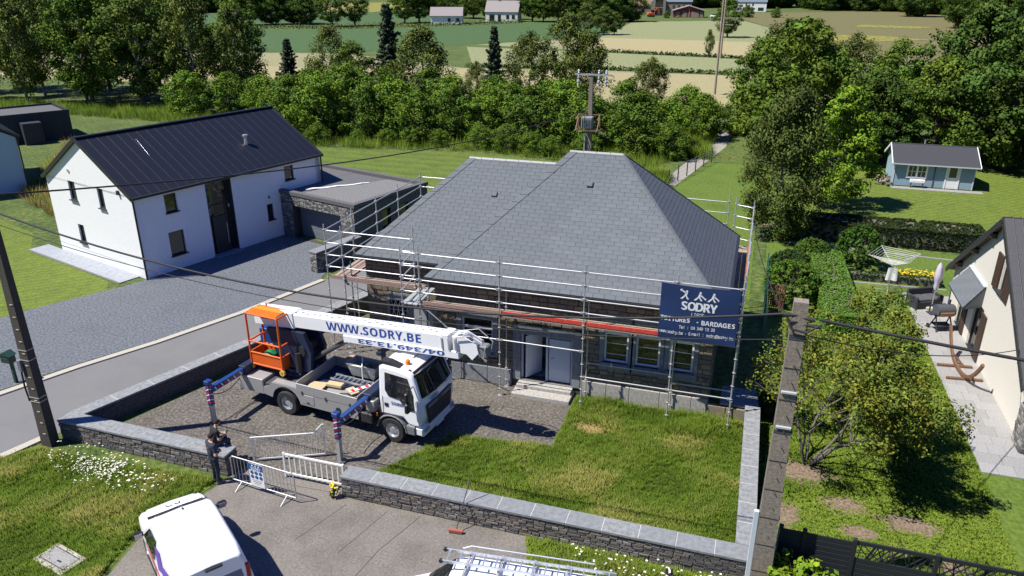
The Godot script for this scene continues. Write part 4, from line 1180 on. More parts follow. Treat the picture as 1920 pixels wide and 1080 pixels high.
	obj("roof_slab", MB.new().box(Vector3(3.04, gh - 0.16, -12.15), Vector3(5.96, 0.12, 6.2)).box(Vector3(-1.6, gh - 0.15, -13.9), Vector3(3.3, 0.11, 2.8)), M.felt_grey, g)
	var gb = MB.new()
	add_sheet(gb, [[1.3, -9.35], [5.75, -9.35], [5.75, -14.95], [3.2, -14.95], [2.6, -13.0], [1.5, -11.0]], gh - 0.08)
	obj("gravel_layer", gb, M.gravel_roof, g)
	for q in [[Vector3(0.0, 0, gz - 0.1), Vector3(6.2, 0, gz - 0.1)], [Vector3(6.0, 0, gz - 0.26), Vector3(6.0, 0, -15.35)], [Vector3(5.83, 0, -15.2), Vector3(-3.1, 0, -15.2)]]:
		obj("parapet_cap", MB.new().bar(q[0] + Vector3(0, gh, 0), q[1] + Vector3(0, gh, 0), 0.34, 0.2), M.felt_grey, g)
	# rolled membrane edge left on the roof
	var pts = []
	for i in 9: pts.append(Vector3(0.9 + i * 0.25, gh - 0.06 + 0.02 * sin(i * 2.0), -10.2 - i * 0.42))
	var mb = MB.new()
	for i in 8: mb.bar(pts[i], pts[i + 1], 0.28 - i * 0.02, 0.05)
	var roll = obj("roof_membrane", mb, M.linen_white, self)
	roll.transform = g.transform
	tag(roll, "crumpled white membrane strip lying on the garage gravel roof", "membrane")
	# boundary wall with coping by the drive
	var bw = thing("boundary_wall", "stone clad boundary wall with grey coping beside the gravel drive", "wall", Vector3(-29.18, 0, -29.26), deg_to_rad(-16.26))
	var bb = obj("masonry", MB.new().box(Vector3(6.42, 0.55, -7.2), Vector3(0.5, 1.1, 3.3)), M.dark_cladding, bw)
	courses(bb, Transform3D(Basis(), Vector3(0, 0, -5.55)), 6.17, 6.67, 0.0, 1.1, [0.06, 0.1], [0.12, 0.26], "cladding", [], 60, 0.03)
	courses(bb, Transform3D(Basis(Vector3.UP, PI / 2), Vector3(6.67, 0, 0)), 5.55, 8.85, 0.0, 1.1, [0.06, 0.1], [0.12, 0.3], "cladding", [], 100, 0.02)
	for i in 3: obj("coping_slab", MB.new().bevel(Vector3(6.42, 1.14, -6.05 - i * 1.12), Vector3(0.62, 0.08, 1.11), 0.01), M.coping_stone, bw)

# ---------------------------------------------------------------- neighbours at the left edge
func make_left_buildings() -> void:
	var h = thing("blue_house", "pale blue rendered house gable with dark verge beside rough grass", "house", Vector3(-50.65, 0, -41.3), deg_to_rad(60))
	var poly = PackedVector2Array([Vector2(0, 0), Vector2(0, 3.9), Vector2(-4.5, 6.6), Vector2(-9, 3.9), Vector2(-9, 0)])
	obj("wall", MB.new().plate(poly, 9.0, Transform3D(Basis(), Vector3(0, 0, -4.5))), M.render_blue, h)
	for s in [1, -1]:
		var x0 = -4.5 + s * 4.75
		obj("roof", MB.new().bar(Vector3(-4.5 + s * 2.37, 5.38, 0.15), Vector3(-4.5 + s * 2.37, 5.38, -9.15), 5.55, 0.14, Vector3(s * 2.7, 4.5, 0).normalized()), M.black_roof, h)
	obj("downpipe", MB.new().tube(Vector3(0.06, 0, 0.05), Vector3(0.06, 3.9, 0.05), 0.05), M.gutter_black, h)
	h = thing("dark_outbuilding", "low dark clad outbuilding with flat roof before the tall trees", "building", Vector3(-63.8, 0, -58.3), deg_to_rad(60))
	var n = 36
	var body = obj("wall", MB.new().box(Vector3(-6.2, 1.25, -3.0), Vector3(12.3, 2.5, 5.9)), M.dark_cladding, h)
	for i in n: obj("board", MB.new().box(Vector3(-0.17 - i * 0.342, 1.25, -0.02), Vector3(0.325, 2.5, 0.04)), M.dark_cladding, body)
	obj("roof", MB.new().box(Vector3(-6.2, 2.52, -3.0), Vector3(12.0, 0.08, 5.7)), M.felt_grey, h)
	for q in [[Vector3(0, 2.62, -0.05), Vector3(-12.4, 2.62, -0.05)], [Vector3(-0.06, 2.62, -0.13), Vector3(-0.06, 2.62, -6)], [Vector3(-0.14, 2.62, -5.95), Vector3(-12.4, 2.62, -5.95)]]:
		obj("roof_edge", MB.new().bar(q[0], q[1], 0.14, 0.24), M.dark_cladding, h)
	obj("annex", MB.new().box(Vector3(-3.6, 1.0, 0.7), Vector3(1.6, 2.0, 1.4)), M.dark_cladding, h)

# ---------------------------------------------------------------- the cream house on the right
func make_cream_house() -> void:
	var x = 9.5
	var h = thing("cream_house", "cream rendered house gable with brown shutters and dark tiled roof", "house", Vector3(x, 0, -31.9))
	# local: gable in the plane x = 0 facing -x, z towards the street
	var zf = -5.9; var zn = 5.6; var r = 5.95; var k = 0.665
	var t = Transform3D(Basis(Vector3.UP, -PI / 2), Vector3.ZERO)   # its x runs along +z, z faces -x
	var d1 = [-4.25, 0.03, -3.2, 2.05]; var d2 = [-1.85, 0.03, -0.5, 2.1]; var w1 = [-0.28, 3.25, 1.75, 4.75]
	var wall = PackedVector2Array([Vector2(zf, 0), Vector2(zn, 0), Vector2(zn, r - k * zn), Vector2(0, r), Vector2(zf, r + k * zf)])
	var parts = [wall]
	for q in [d1, d2, [0.42, 3.4, 1.1, 4.55]]:
		var nx = []
		# a slit keeps the cut-out piece a simple polygon
		for p in parts:
			for half in [PackedVector2Array([Vector2(-20, -1), Vector2((q[0] + q[2]) / 2, -1), Vector2((q[0] + q[2]) / 2, 20), Vector2(-20, 20)]), PackedVector2Array([Vector2((q[0] + q[2]) / 2, -1), Vector2(20, -1), Vector2(20, 20), Vector2((q[0] + q[2]) / 2, 20)])]:
				for piece in Geometry2D.intersect_polygons(p, half):
					nx.append_array(Geometry2D.clip_polygons(piece, PackedVector2Array([Vector2(q[0], q[1]), Vector2(q[2], q[1]), Vector2(q[2], q[3]), Vector2(q[0], q[3])])))
		parts = nx
	var b = MB.new()
	for p in parts: b.plate(p, 0.35, t * Transform3D(Basis(), Vector3(0, 0, -0.175)))
	obj("gable_wall", b, M.render_cream, h)
	b = MB.new()
	b.box(Vector3(5.2, 1.05, zn - 0.18), Vector3(9.6, 2.1, 0.35)); b.box(Vector3(5.2, 1.0, zf + 0.18), Vector3(9.6, 1.95, 0.35)); b.box(Vector3(9.8, 1.0, 0), Vector3(0.3, 2.0, 11.0))
	obj("outer_wall", b, M.render_cream, h)
	obj("room", MB.new().box(Vector3(2.0, 1.5, 0), Vector3(0.1, 3.0, 11)).box(Vector3(1.2, 2.9, 0), Vector3(1.6, 0.1, 10.0)), M.room_plaster, h)
	dark_window(h, t, [0.42, 3.4, 1.1, 4.55], 0)
	for q in [[-0.28, 0.4], [1.12, 1.75]]:
		var sh = obj("shutter", MB.new().bevel(t * Vector3((q[0] + q[1]) / 2, 4.0, 0.04), Vector3(q[1] - q[0] - 0.02, 1.4, 0.05), 0.008, t.basis), M.brown_shutter, h)
		for j in 3: obj("shutter_board", MB.new().bevel(t * Vector3(lerpf(q[0], q[1], (j + 0.5) / 3), 4.0, 0.07), Vector3((q[1] - q[0]) / 3 - 0.03, 1.36, 0.02), 0.004, t.basis), M.brown_shutter, sh)
	for q in [d1, d2]:
		dark_window(h, t, q, 0, "patio_door")
		var sh = obj("shutter", MB.new().bevel(t * Vector3(q[2] + 0.32, 1.05, 0.04), Vector3(0.6, 2.0, 0.05), 0.008, t.basis), M.brown_shutter, h)
		for j in 3: obj("shutter_board", MB.new().bevel(t * Vector3(q[2] + 0.12 + j * 0.2, 1.05, 0.07), Vector3(0.17, 1.96, 0.02), 0.004, t.basis), M.brown_shutter, sh)
	# slate canopy over the doors
	b = MB.new()
	var ca = [Vector3(-0.02, 2.98, -3.5), Vector3(-0.02, 2.98, -0.9), Vector3(-0.78, 2.12, -0.5), Vector3(-0.78, 2.12, -3.3)]
	b.quad(ca[3], ca[2], ca[1], ca[0])
	var dn = Vector3(0, -0.08, 0)
	b.quad(ca[0] + dn, ca[1] + dn, ca[2] + dn, ca[3] + dn); b.quad(ca[3] + dn, ca[2] + dn, ca[2], ca[3]); b.quad(ca[2] + dn, ca[1] + dn, ca[1], ca[2]); b.quad(ca[0] + dn, ca[3] + dn, ca[3], ca[0])
	var can = obj("canopy", b, M.slate_under, h)
	for j in 7:
		for i in 9:
			var v0 = j / 7.0; var v1 = (j + 1) / 7.0
			var u0 = i / 9.0; var u1 = (i + 0.97) / 9.0
			var p = MB.new()
			var f = func(u: float, v: float, up: float) -> Vector3: return ca[3].lerp(ca[2], u).lerp(ca[0].lerp(ca[1], u), v) + Vector3(-0.7, 0.75, 0) * up
			p.quad(f.call(u0, v0, 0.022), f.call(u1, v0, 0.022), f.call(u1, v1, 0.008), f.call(u0, v1, 0.008))
			p.quad(f.call(u0, v0, 0.0), f.call(u1, v0, 0.0), f.call(u1, v0, 0.022), f.call(u0, v0, 0.022))
			obj("slate", p, M["slate_%d" % ((i * 3 + j) % 4)], can)
	obj("canopy_flashing", MB.new().bar(Vector3(-0.05, 2.97, -3.5), Vector3(-0.05, 2.97, -0.9), 0.14, 0.05), M.paint_grey_blue, h)
	b = MB.new()
	b.quad(Vector3(0, 2.05, -0.92), Vector3(-0.74, 2.05, -0.54), Vector3(-0.72, 2.1, -0.53), Vector3(0, 2.9, -0.92))
	obj("canopy_cheek", b, M.slate_2, h)
	# roof with tiles on both slopes
	for s in [1, -1]:
		var run: float = (zn if s > 0 else -zf) + 0.45
		b = MB.new()
		b.bar(Vector3(-0.26, r + 0.1 - k * run / 2, s * run / 2), Vector3(10.3, r + 0.1 - k * run / 2, s * run / 2), run * sqrt(1 + k * k), 0.12, Vector3(0, 1, s * k).normalized())
		var rf = obj("roof", b, M.brown_shutter, h)
		var rows = int(run * sqrt(1 + k * k) / 0.34)
		var up = Vector3(0, 1, s * k).normalized(); var dir = Vector3(0, -k, s).normalized()
		for j in rows:
			for i in 14:
				if s < 0 and i > 3: continue
				var c = Vector3(-0.13 + i * 0.3, r + 0.1, 0) + dir * (0.05 + j * 0.34 + 0.17) + up * 0.085
				var tile = MB.new()
				var bs = Basis(Vector3.RIGHT, up, Vector3.RIGHT.cross(up)) * Basis(Vector3.RIGHT, 0.1 * s)
				tile.bevel(c, Vector3(0.29, 0.028, 0.36), 0.006, bs)
				tile.tube(c + bs * Vector3(0.13, 0.012, -0.17), c + bs * Vector3(0.13, 0.012, 0.17), 0.03, -1, 6, false)
				obj("roof_tile", tile, M.dark_tile, rf)
		for i in 3: obj("purlin", MB.new().box(Vector3(-0.13, r - 0.12 - k * (1.2 + i * 1.9), s * (1.2 + i * 1.9)), Vector3(0.26, 0.2, 0.16)), M.brown_shutter, h)
		obj("verge_board", MB.new().bar(Vector3(-0.28, r + 0.02, 0), Vector3(-0.28, r + 0.02 - k * run, s * run), 0.04, 0.2), M.frame_dark, h)
	obj("wall_cable", MB.new().tube(Vector3(-0.02, 2.4, 4.75), Vector3(-0.02, 2.2, 5.2), 0.02, -1, 5), M.brown_shutter, h)
	# grey stone buttress at the near corner
	var bt = obj("corner_pier", MB.new().bevel(Vector3(0.25, 0.75, zn + 0.75), Vector3(0.8, 1.5, 0.9), 0.02), M.mortar_dark, h)
	courses(bt, Transform3D(Basis(), Vector3(0, 0, zn + 1.2)), -0.15, 0.65, 0.0, 1.48, [0.08, 0.13], [0.2, 0.4], "cladding", [], 60, 0.03)
	courses(bt, Transform3D(Basis(Vector3.UP, -PI / 2), Vector3(-0.15, 0, 0)), zn + 0.3, zn + 1.2, 0.0, 1.48, [0.08, 0.13], [0.2, 0.4], "cladding", [], 60, 0.03)
	# patio flags
	var p = thing("patio", "pale grey flagged patio running along the cream gable", "patio", Vector3(8.5, 0, -31))
	var z = -23.6
	var row = 0
	while z > -39.2:
		var left = 7.95 + (-23.6 - z) * -0.013
		var n = 2 if row % 2 else 3
		for i in n:
			var a = lerpf(left, 9.48, float(i) / n); var c = lerpf(left, 9.48, float(i + 1) / n)
			wobj("flagstone", MB.new().bevel(Vector3((a + c) / 2, 0.03 + rng.randf_range(0, 0.004), z - 0.3), Vector3(c - a - 0.012, 0.05, 0.59), 0.006), M.patio_stone if rng.randf() < 0.6 else M.patio_stone_dark, p)
		z -= 0.6; row += 1
	for i in 5: wobj("flagstone", MB.new().bevel(Vector3(9.79 + i * 0.6, 0.031, -24.0), Vector3(0.59, 0.05, 1.5), 0.006), M.patio_stone, p)
	for i in 3: wobj("flagstone", MB.new().bevel(Vector3(9.79 + i * 0.6, 0.031, -38.6), Vector3(0.59, 0.05, 1.2), 0.006), M.patio_stone, p)

# ---------------------------------------------------------------- garden shed
func make_shed() -> void:
	var h = thing("garden_shed", "blue boarded garden shed with white windows and black felt roof", "shed", Vector3(12.8, 0, -62.2))
	var e = 1.86; var r = 2.75; var w = 5.3; var dp = 4.0
	var win = [-1.78, 0.75, -0.5, 1.66]; var door = [0.78, 0.05, 1.75, 1.75]
	var y = 0.06
	var core = MB.new()
	holed(core, Transform3D(Basis(), Vector3(0, 0, -0.05)), -w / 2, w / 2, 0.06, e, 0.06, [win, door])
	core.box(Vector3(-w / 2 + 0.05, e / 2, -dp / 2), Vector3(0.08, e, dp - 0.2)); core.box(Vector3(w / 2 - 0.05, e / 2, -dp / 2), Vector3(0.08, e, dp - 0.2)); core.box(Vector3(0, e / 2, -dp), Vector3(w, e, 0.08))
	for s in [-1, 1]: core.plate(PackedVector2Array([Vector2(0, e), Vector2(-dp, e), Vector2(-dp / 2, r)]), 0.08, Transform3D(Basis(Vector3.BACK, Vector3.UP, Vector3.LEFT), Vector3(s * (w / 2 - 0.05), 0, 0)))
	var wl = obj("wall", core, M.shed_blue, h)
	while y < e - 0.02:
		var spans = [[-w / 2, w / 2]]
		for o in [win, door]:
			if y + 0.06 > o[1] and y + 0.06 < o[3]:
				var nx = []
				for s in spans:
					if o[2] <= s[0] or o[0] >= s[1]: nx.append(s)
					else: nx.append([s[0], o[0]]); nx.append([o[2], s[1]])
				spans = nx
		for s in spans:
			obj("board", MB.new().bevel(Vector3((s[0] + s[1]) / 2, y + 0.062, -0.035), Vector3(s[1] - s[0], 0.12, 0.03), 0.01), M.shed_blue, wl)
		for s in [-1, 1]: obj("board", MB.new().bevel(Vector3(s * (w / 2 - 0.0), y + 0.062, -dp / 2), Vector3(0.03, 0.12, dp), 0.01), M.shed_blue, wl)
		y += 0.125
	obj("floor", MB.new().box(Vector3(0, 0.05, -dp / 2), Vector3(w - 0.2, 0.06, dp - 0.2)), M.plank_old, h)
	var f = MB.new()
	for x in [win[0], (win[0] + win[2]) / 2, win[2]]: f.box(Vector3(x, (win[1] + win[3]) / 2, 0.0), Vector3(0.12, win[3] - win[1] + 0.1, 0.06))
	for yy in [win[1], win[3]]: f.box(Vector3((win[0] + win[2]) / 2, yy, 0.004), Vector3(win[2] - win[0] + 0.12, 0.12, 0.06))
	for k in 2:
		var cx = lerpf(win[0], win[2], 0.25 + k * 0.5)
		f.box(Vector3(cx, 1.2, -0.01), Vector3(0.03, 0.85, 0.03)); f.box(Vector3(cx, 1.2, -0.012), Vector3(0.52, 0.03, 0.03))
	var wf = obj("window", f, M.paint_white, h)
	for k in 2: obj("pane", MB.new().box(Vector3(lerpf(win[0], win[2], 0.25 + k * 0.5), 1.2, -0.03), Vector3(0.55, 0.82, 0.012)), M.pane_dark, wf)
	f = MB.new()
	for x in [door[0] + 0.05, door[2] - 0.05]: f.box(Vector3(x, 0.9, 0.0), Vector3(0.1, 1.7, 0.06))
	f.box(Vector3(1.265, 1.7, 0.0), Vector3(0.77, 0.1, 0.055))
	obj("door_frame", f, M.paint_white, h)
	var d = obj("door", MB.new().bevel(Vector3(1.265, 0.48, -0.02), Vector3(0.76, 0.84, 0.04), 0.008).box(Vector3(0.95, 1.27, -0.02), Vector3(0.13, 0.74, 0.04)).box(Vector3(1.58, 1.27, -0.02), Vector3(0.13, 0.74, 0.04)), M.paint_white, h)
	obj("pane", MB.new().box(Vector3(1.265, 1.27, -0.03), Vector3(0.5, 0.74, 0.012)), M.pane_dark, d)
	obj("handle", MB.new().tube(Vector3(0.95, 0.95, 0.03), Vector3(1.03, 0.95, 0.03), 0.012), M.alu, d)
	for x in [-w / 2 - 0.02, w / 2 + 0.02, 0.05]: obj("corner_board", MB.new().box(Vector3(x, e / 2, -0.005), Vector3(0.07, e - 0.1, 0.05)), M.paint_grey_blue if x != 0.05 else M.steel_dark, h)
	for s in [1, -1]:
		var c = Vector3(0, (e + r) / 2 + 0.02, -dp / 2 + s * (dp / 4 + 0.14))
		obj("roof", MB.new().bar(c - Vector3(w / 2 + 0.25, 0, 0), c + Vector3(w / 2 + 0.25, 0, 0), dp / 2 * 1.22 + 0.2, 0.05, Vector3(0, dp / 2, s * (r - e)).normalized()), M.roofing_felt, h)
		for q in [-1, 1]:
			var x: float = q * (w / 2 + 0.27)
			obj("bargeboard", MB.new().bar(Vector3(x, r + 0.06, -dp / 2), Vector3(x, e - 0.14, -dp / 2 + s * (dp / 2 + 0.38)), 0.05, 0.16), M.paint_white, h)
	obj("fascia", MB.new().box(Vector3(0, e - 0.1, 0.34), Vector3(w + 0.48, 0.1, 0.03)), M.paint_grey_blue, h)
	obj("flue", MB.new().tube(Vector3(-0.5, 2.6, -2.6), Vector3(-0.5, 3.1, -2.6), 0.06), M.alu, h)
	var b = thing("window_box", "white planter bench below the window of the blue shed", "planter", Vector3(11.75, 0, -61.9))
	obj("tub", MB.new().bevel(Vector3(0, 0.55, 0), Vector3(1.0, 0.22, 0.3), 0.02), M.paint_white, b)
	for x in [-0.4, 0.4]: obj("leg", MB.new().box(Vector3(x, 0.23, 0), Vector3(0.06, 0.46, 0.24)), M.steel_dark, b)
	var p = thing("shed_paving", "narrow grey paved strip in front of the blue shed", "paving", Vector3(13, 0, -61.7))
	for i in 10: obj("slab", MB.new().bevel(Vector3(-2.7 + i * 0.61, 0.03, 0.05), Vector3(0.6, 0.05, 0.7), 0.006), M.patio_stone_dark, p)
	var wp = thing("log_pile", "heap of split firewood logs against the shed's side", "logs", Vector3(9.7, 0, -62.4))
	for i in 46:
		var y0 = 0.08 + 0.11 * int(i / 14.0)
		var a = Vector3(rng.randf_range(-0.6, 0.35), y0, rng.randf_range(-1.4, 0.7))
		var q = Vector3(rng.randf_range(-0.2, 0.2), rng.randf_range(-0.03, 0.08), rng.randf_range(-0.2, 0.2)).normalized() * 0.2
		obj("log", MB.new().tube(a - q, a + q, 0.07, 0.06, 6), M.plank_old if rng.randf() < 0.5 else M.bark, wp)

# ---------------------------------------------------------------- far houses
func far_house(called: String, label: String, at: Vector3, turn: float, w: float, d: float, e: float, r: float, wm: Material, rm: Material, wins: Array) -> Node3D:
	# local: long front faces +z, ridge along x
	var h = thing(called, label, "house", at, turn)
	var poly = PackedVector2Array([Vector2(0, 0), Vector2(0, e), Vector2(-d / 2, r), Vector2(-d, e), Vector2(-d, 0)])
	obj("wall", MB.new().plate(poly, w, Transform3D(Basis(Vector3.BACK, Vector3.UP, Vector3.LEFT), Vector3.ZERO)), wm, h)
	for s in [1, -1]:
		var c = Vector3(0, (e + r) / 2 + 0.1, -d / 2 + s * (d / 4 + 0.1))
		var sl = sqrt(d * d / 4 + (r - e) * (r - e)) + 0.4
		obj("roof", MB.new().bar(c - Vector3(w / 2 + 0.3, 0, 0), c + Vector3(w / 2 + 0.3, 0, 0), sl, 0.15, Vector3(0, d / 2, s * (r - e)).normalized()), rm, h)
	for q in wins:
		var f = obj("window", MB.new().box(Vector3(q[0], q[1], 0.01), Vector3(q[2], q[3], 0.06)), M.frame_dark, h)
		obj("pane", MB.new().box(Vector3(q[0], q[1], 0.035), Vector3(q[2] - 0.16, q[3] - 0.16, 0.03)), M.pane_dark, f)
	return h

func make_far_buildings() -> void:
	far_house("far_cottage", "low white cottage with grey roof half behind dark trees", Vector3(-108, 0, -262), 0.3, 11, 7, 2.6, 5.2, M.render_white, M.roof_grey_far, [[1.0, 1.3, 1.0, 1.2], [4.0, 1.3, 1.2, 1.2]])
	var h = far_house("far_farmhouse", "white farmhouse with red-grey roof beyond the green crop field", Vector3(-94, 0, -281), 0.12, 12, 8, 3.4, 7.0, M.white_far, M.roof_grey_far, [[-3.6, 1.4, 1.9, 2.2], [-0.8, 1.3, 1.1, 2.4], [2.3, 1.7, 1.1, 1.4], [4.4, 1.7, 1.1, 1.4]])
	obj("chimney", MB.new().box(Vector3(-1.5, 7.1, -4), Vector3(0.8, 1.0, 0.8)), M.stone_far, h)
	for y in [1.4, 4.0]:
		obj("window", MB.new().box(Vector3(-6.02, y, -2.6), Vector3(0.08, 1.3, 0.9)), M.frame_dark, h)
		if y > 2: obj("window", MB.new().box(Vector3(-6.02, y, -5.0), Vector3(0.08, 1.0, 0.7)), M.frame_dark, h)
	h = far_house("far_villa", "white modern villa with dark roof on the hill meadow", Vector3(-10, 0, -408), 0.02, 15, 9, 4.4, 8.6, M.render_white, M.roof_blue_far, [[-1.9, 3.2, 0.7, 1.2], [1.2, 3.2, 0.7, 1.2], [-2.0, 1.2, 2.6, 1.5], [1.3, 1.2, 0.7, 1.5], [5.0, 1.2, 2.6, 1.5], [-5.6, 1.2, 0.8, 1.2]])
	h = far_house("stone_barn", "grey stone farm building with blue slate roof and tall glazed bay", Vector3(-41, 0, -352), 0.1, 17, 9, 5.6, 9.8, M.stone_far, M.roof_blue_far, [[1.0, 3.6, 0.9, 1.4], [3.2, 3.6, 0.9, 1.4], [5.2, 3.6, 0.9, 1.4], [7.2, 3.6, 0.9, 1.4]])
	var bay = obj("glazed_bay", MB.new().plate(PackedVector2Array([Vector2(-8.0, 0), Vector2(-2.4, 0), Vector2(-2.4, 6.4), Vector2(-5.2, 9.0), Vector2(-8.0, 6.4)]), 1.0, Transform3D(Basis(), Vector3(0, 0, 0.6))), M.stone_far, h)
	for k in 2: obj("pane", MB.new().box(Vector3(-5.2, 1.7 + k * 3.4, 1.12), Vector3(3.2, 2.9, 0.06)), M.pane_dark, bay)
	far_house("tiled_cottage", "small cottage with red tiled roof beside the stone farm building", Vector3(-57, 0, -372), 0.15, 9, 8, 3.0, 6.2, M.stone_far, M.rust_steel, [[1.0, 1.4, 1.2, 1.4], [-2.4, 1.4, 1.2, 1.8]])
	# red barn with its gable to the fields
	h = thing("red_barn", "red walled barn with low grey gable roof below the stone farm", "barn", Vector3(-32, 0, -336), 0.12)
	obj("wall", MB.new().plate(PackedVector2Array([Vector2(-6.2, 0), Vector2(6.2, 0), Vector2(6.2, 2.6), Vector2(0, 4.4), Vector2(-6.2, 2.6)]), 9.0, Transform3D(Basis(), Vector3(0, 0, -4.5))), M.barn_red, h)
	for s in [-1, 1]: obj("roof", MB.new().bar(Vector3(s * 3.25, 3.6, 0.6), Vector3(s * 3.25, 3.6, -9.4), 6.9, 0.18, Vector3(s * 1.8, 6.2, 0).normalized()), M.roof_grey_far, h)
	for q in [[-4.4, 1.2, 1.5, 2.0], [-1.6, 1.2, 1.6, 2.2], [2.6, 1.2, 3.0, 2.2], [5.2, 1.2, 1.0, 2.2]]: obj("door", MB.new().box(Vector3(q[0], q[1], 0.03), Vector3(q[2], q[3], 0.06)), M.stone_far, h)
	obj("corner_post", MB.new().box(Vector3(0.2, 2.0, 0.06), Vector3(0.35, 4.0, 0.1)), M.plank_old, h)
	h = thing("excavator", "orange excavator parked beside the stone farm building", "excavator", Vector3(-47.5, 0, -338), 0.4)
	obj("track", MB.new().bevel(Vector3(0, 0.4, 0.9), Vector3(2.8, 0.8, 0.5), 0.2), M.rubber, h)
	obj("track", MB.new().bevel(Vector3(0, 0.4, -0.9), Vector3(2.8, 0.8, 0.5), 0.2), M.rubber, h)
	obj("body", MB.new().bevel(Vector3(-0.2, 1.3, 0), Vector3(2.6, 1.0, 2.1), 0.15), M.excavator_orange, h)
	obj("cab", MB.new().bevel(Vector3(0.5, 2.2, 0.5), Vector3(1.2, 1.3, 1.0), 0.1), M.car_glass, h)
	obj("arm", MB.new().bar(Vector3(0.9, 1.6, -0.3), Vector3(2.6, 3.4, -0.3), 0.35, 0.45).bar(Vector3(2.6, 3.4, -0.3), Vector3(3.6, 1.6, -0.3), 0.3, 0.35), M.excavator_orange, h)
	obj("bucket", MB.new().bevel(Vector3(3.5, 1.2, -0.3), Vector3(0.8, 0.7, 0.9), 0.1), M.steel_dark, h)
	h = thing("parked_car", "small white car parked right of the red barn", "car", Vector3(-21.5, 0, -338), 0.1)
	obj("body", MB.new().bevel(Vector3(0, 0.6, 0), Vector3(4.0, 0.7, 1.7), 0.15), M.van_white, h)
	obj("cabin", MB.new().bevel(Vector3(-0.2, 1.15, 0), Vector3(2.1, 0.55, 1.5), 0.2), M.car_glass, h)
	for q in [[-1.3, 0.8], [1.3, 0.8], [-1.3, -0.8], [1.3, -0.8]]: obj("wheel", MB.new().tube(Vector3(q[0], 0.32, q[1] - 0.1), Vector3(q[0], 0.32, q[1] + 0.1), 0.32, -1, 10), M.rubber, h)
	h = thing("parked_van", "white van parked under the dark trees beyond the farmhouse", "van", Vector3(-69, 0, -286), 0.2)
	obj("body", MB.new().bevel(Vector3(0, 1.1, 0), Vector3(4.6, 1.6, 1.9), 0.2), M.van_white, h)
	obj("windscreen", MB.new().bevel(Vector3(1.95, 1.5, 0), Vector3(0.75, 0.6, 1.7), 0.05), M.car_glass, h)
	for q in [[-1.4, 0.85], [1.4, 0.85], [-1.4, -0.85], [1.4, -0.85]]: obj("wheel", MB.new().tube(Vector3(q[0], 0.34, q[1] - 0.1), Vector3(q[0], 0.34, q[1] + 0.1), 0.34, -1, 10), M.rubber, h)

# ---------------------------------------------------------------- crane truck
func wheel(t: Node3D, x: float, z: float, r: float, w: float, out: float, rimm: Material) -> void:
	# axle along z; out is +1 when the outer face looks to +z
	var b = Basis(Vector3.RIGHT, PI / 2)
	var wh = Node3D.new()
	wh.name = "wheel"
	t.add_child(wh, true)
	wh.position = Vector3(x, r, z)
	var ri = r * 0.6
	var tr = MB.new().lathe(Vector3.ZERO, [Vector2(ri, -w / 2), Vector2(r * 0.93, -w / 2), Vector2(r, -w * 0.36), Vector2(r, w * 0.36), Vector2(r * 0.93, w / 2), Vector2(ri, w / 2), Vector2(ri, -w / 2)], 24, b)
	obj("tyre", tr, M.rubber, wh)
	var q = out
	var rim = MB.new().lathe(Vector3.ZERO, [Vector2(ri, -q * w * 0.42), Vector2(ri, q * w * 0.42), Vector2(ri * 0.9, q * w * 0.44), Vector2(ri * 0.84, q * w * 0.2), Vector2(ri * 0.5, q * w * 0.16), Vector2(ri * 0.42, q * w * 0.36), Vector2(0.0, q * w * 0.38)], 24, Basis(Vector3.RIGHT, PI / 2))
	obj("rim", rim, rimm, wh)
	for k in 8:
		var a = TAU * k / 8.0
		obj("wheel_nut", MB.new().tube(Vector3(cos(a) * ri * 0.62, sin(a) * ri * 0.62, q * w * 0.14), Vector3(cos(a) * ri * 0.62, sin(a) * ri * 0.62, q * w * 0.24), 0.016, -1, 6), M.alu, wh)

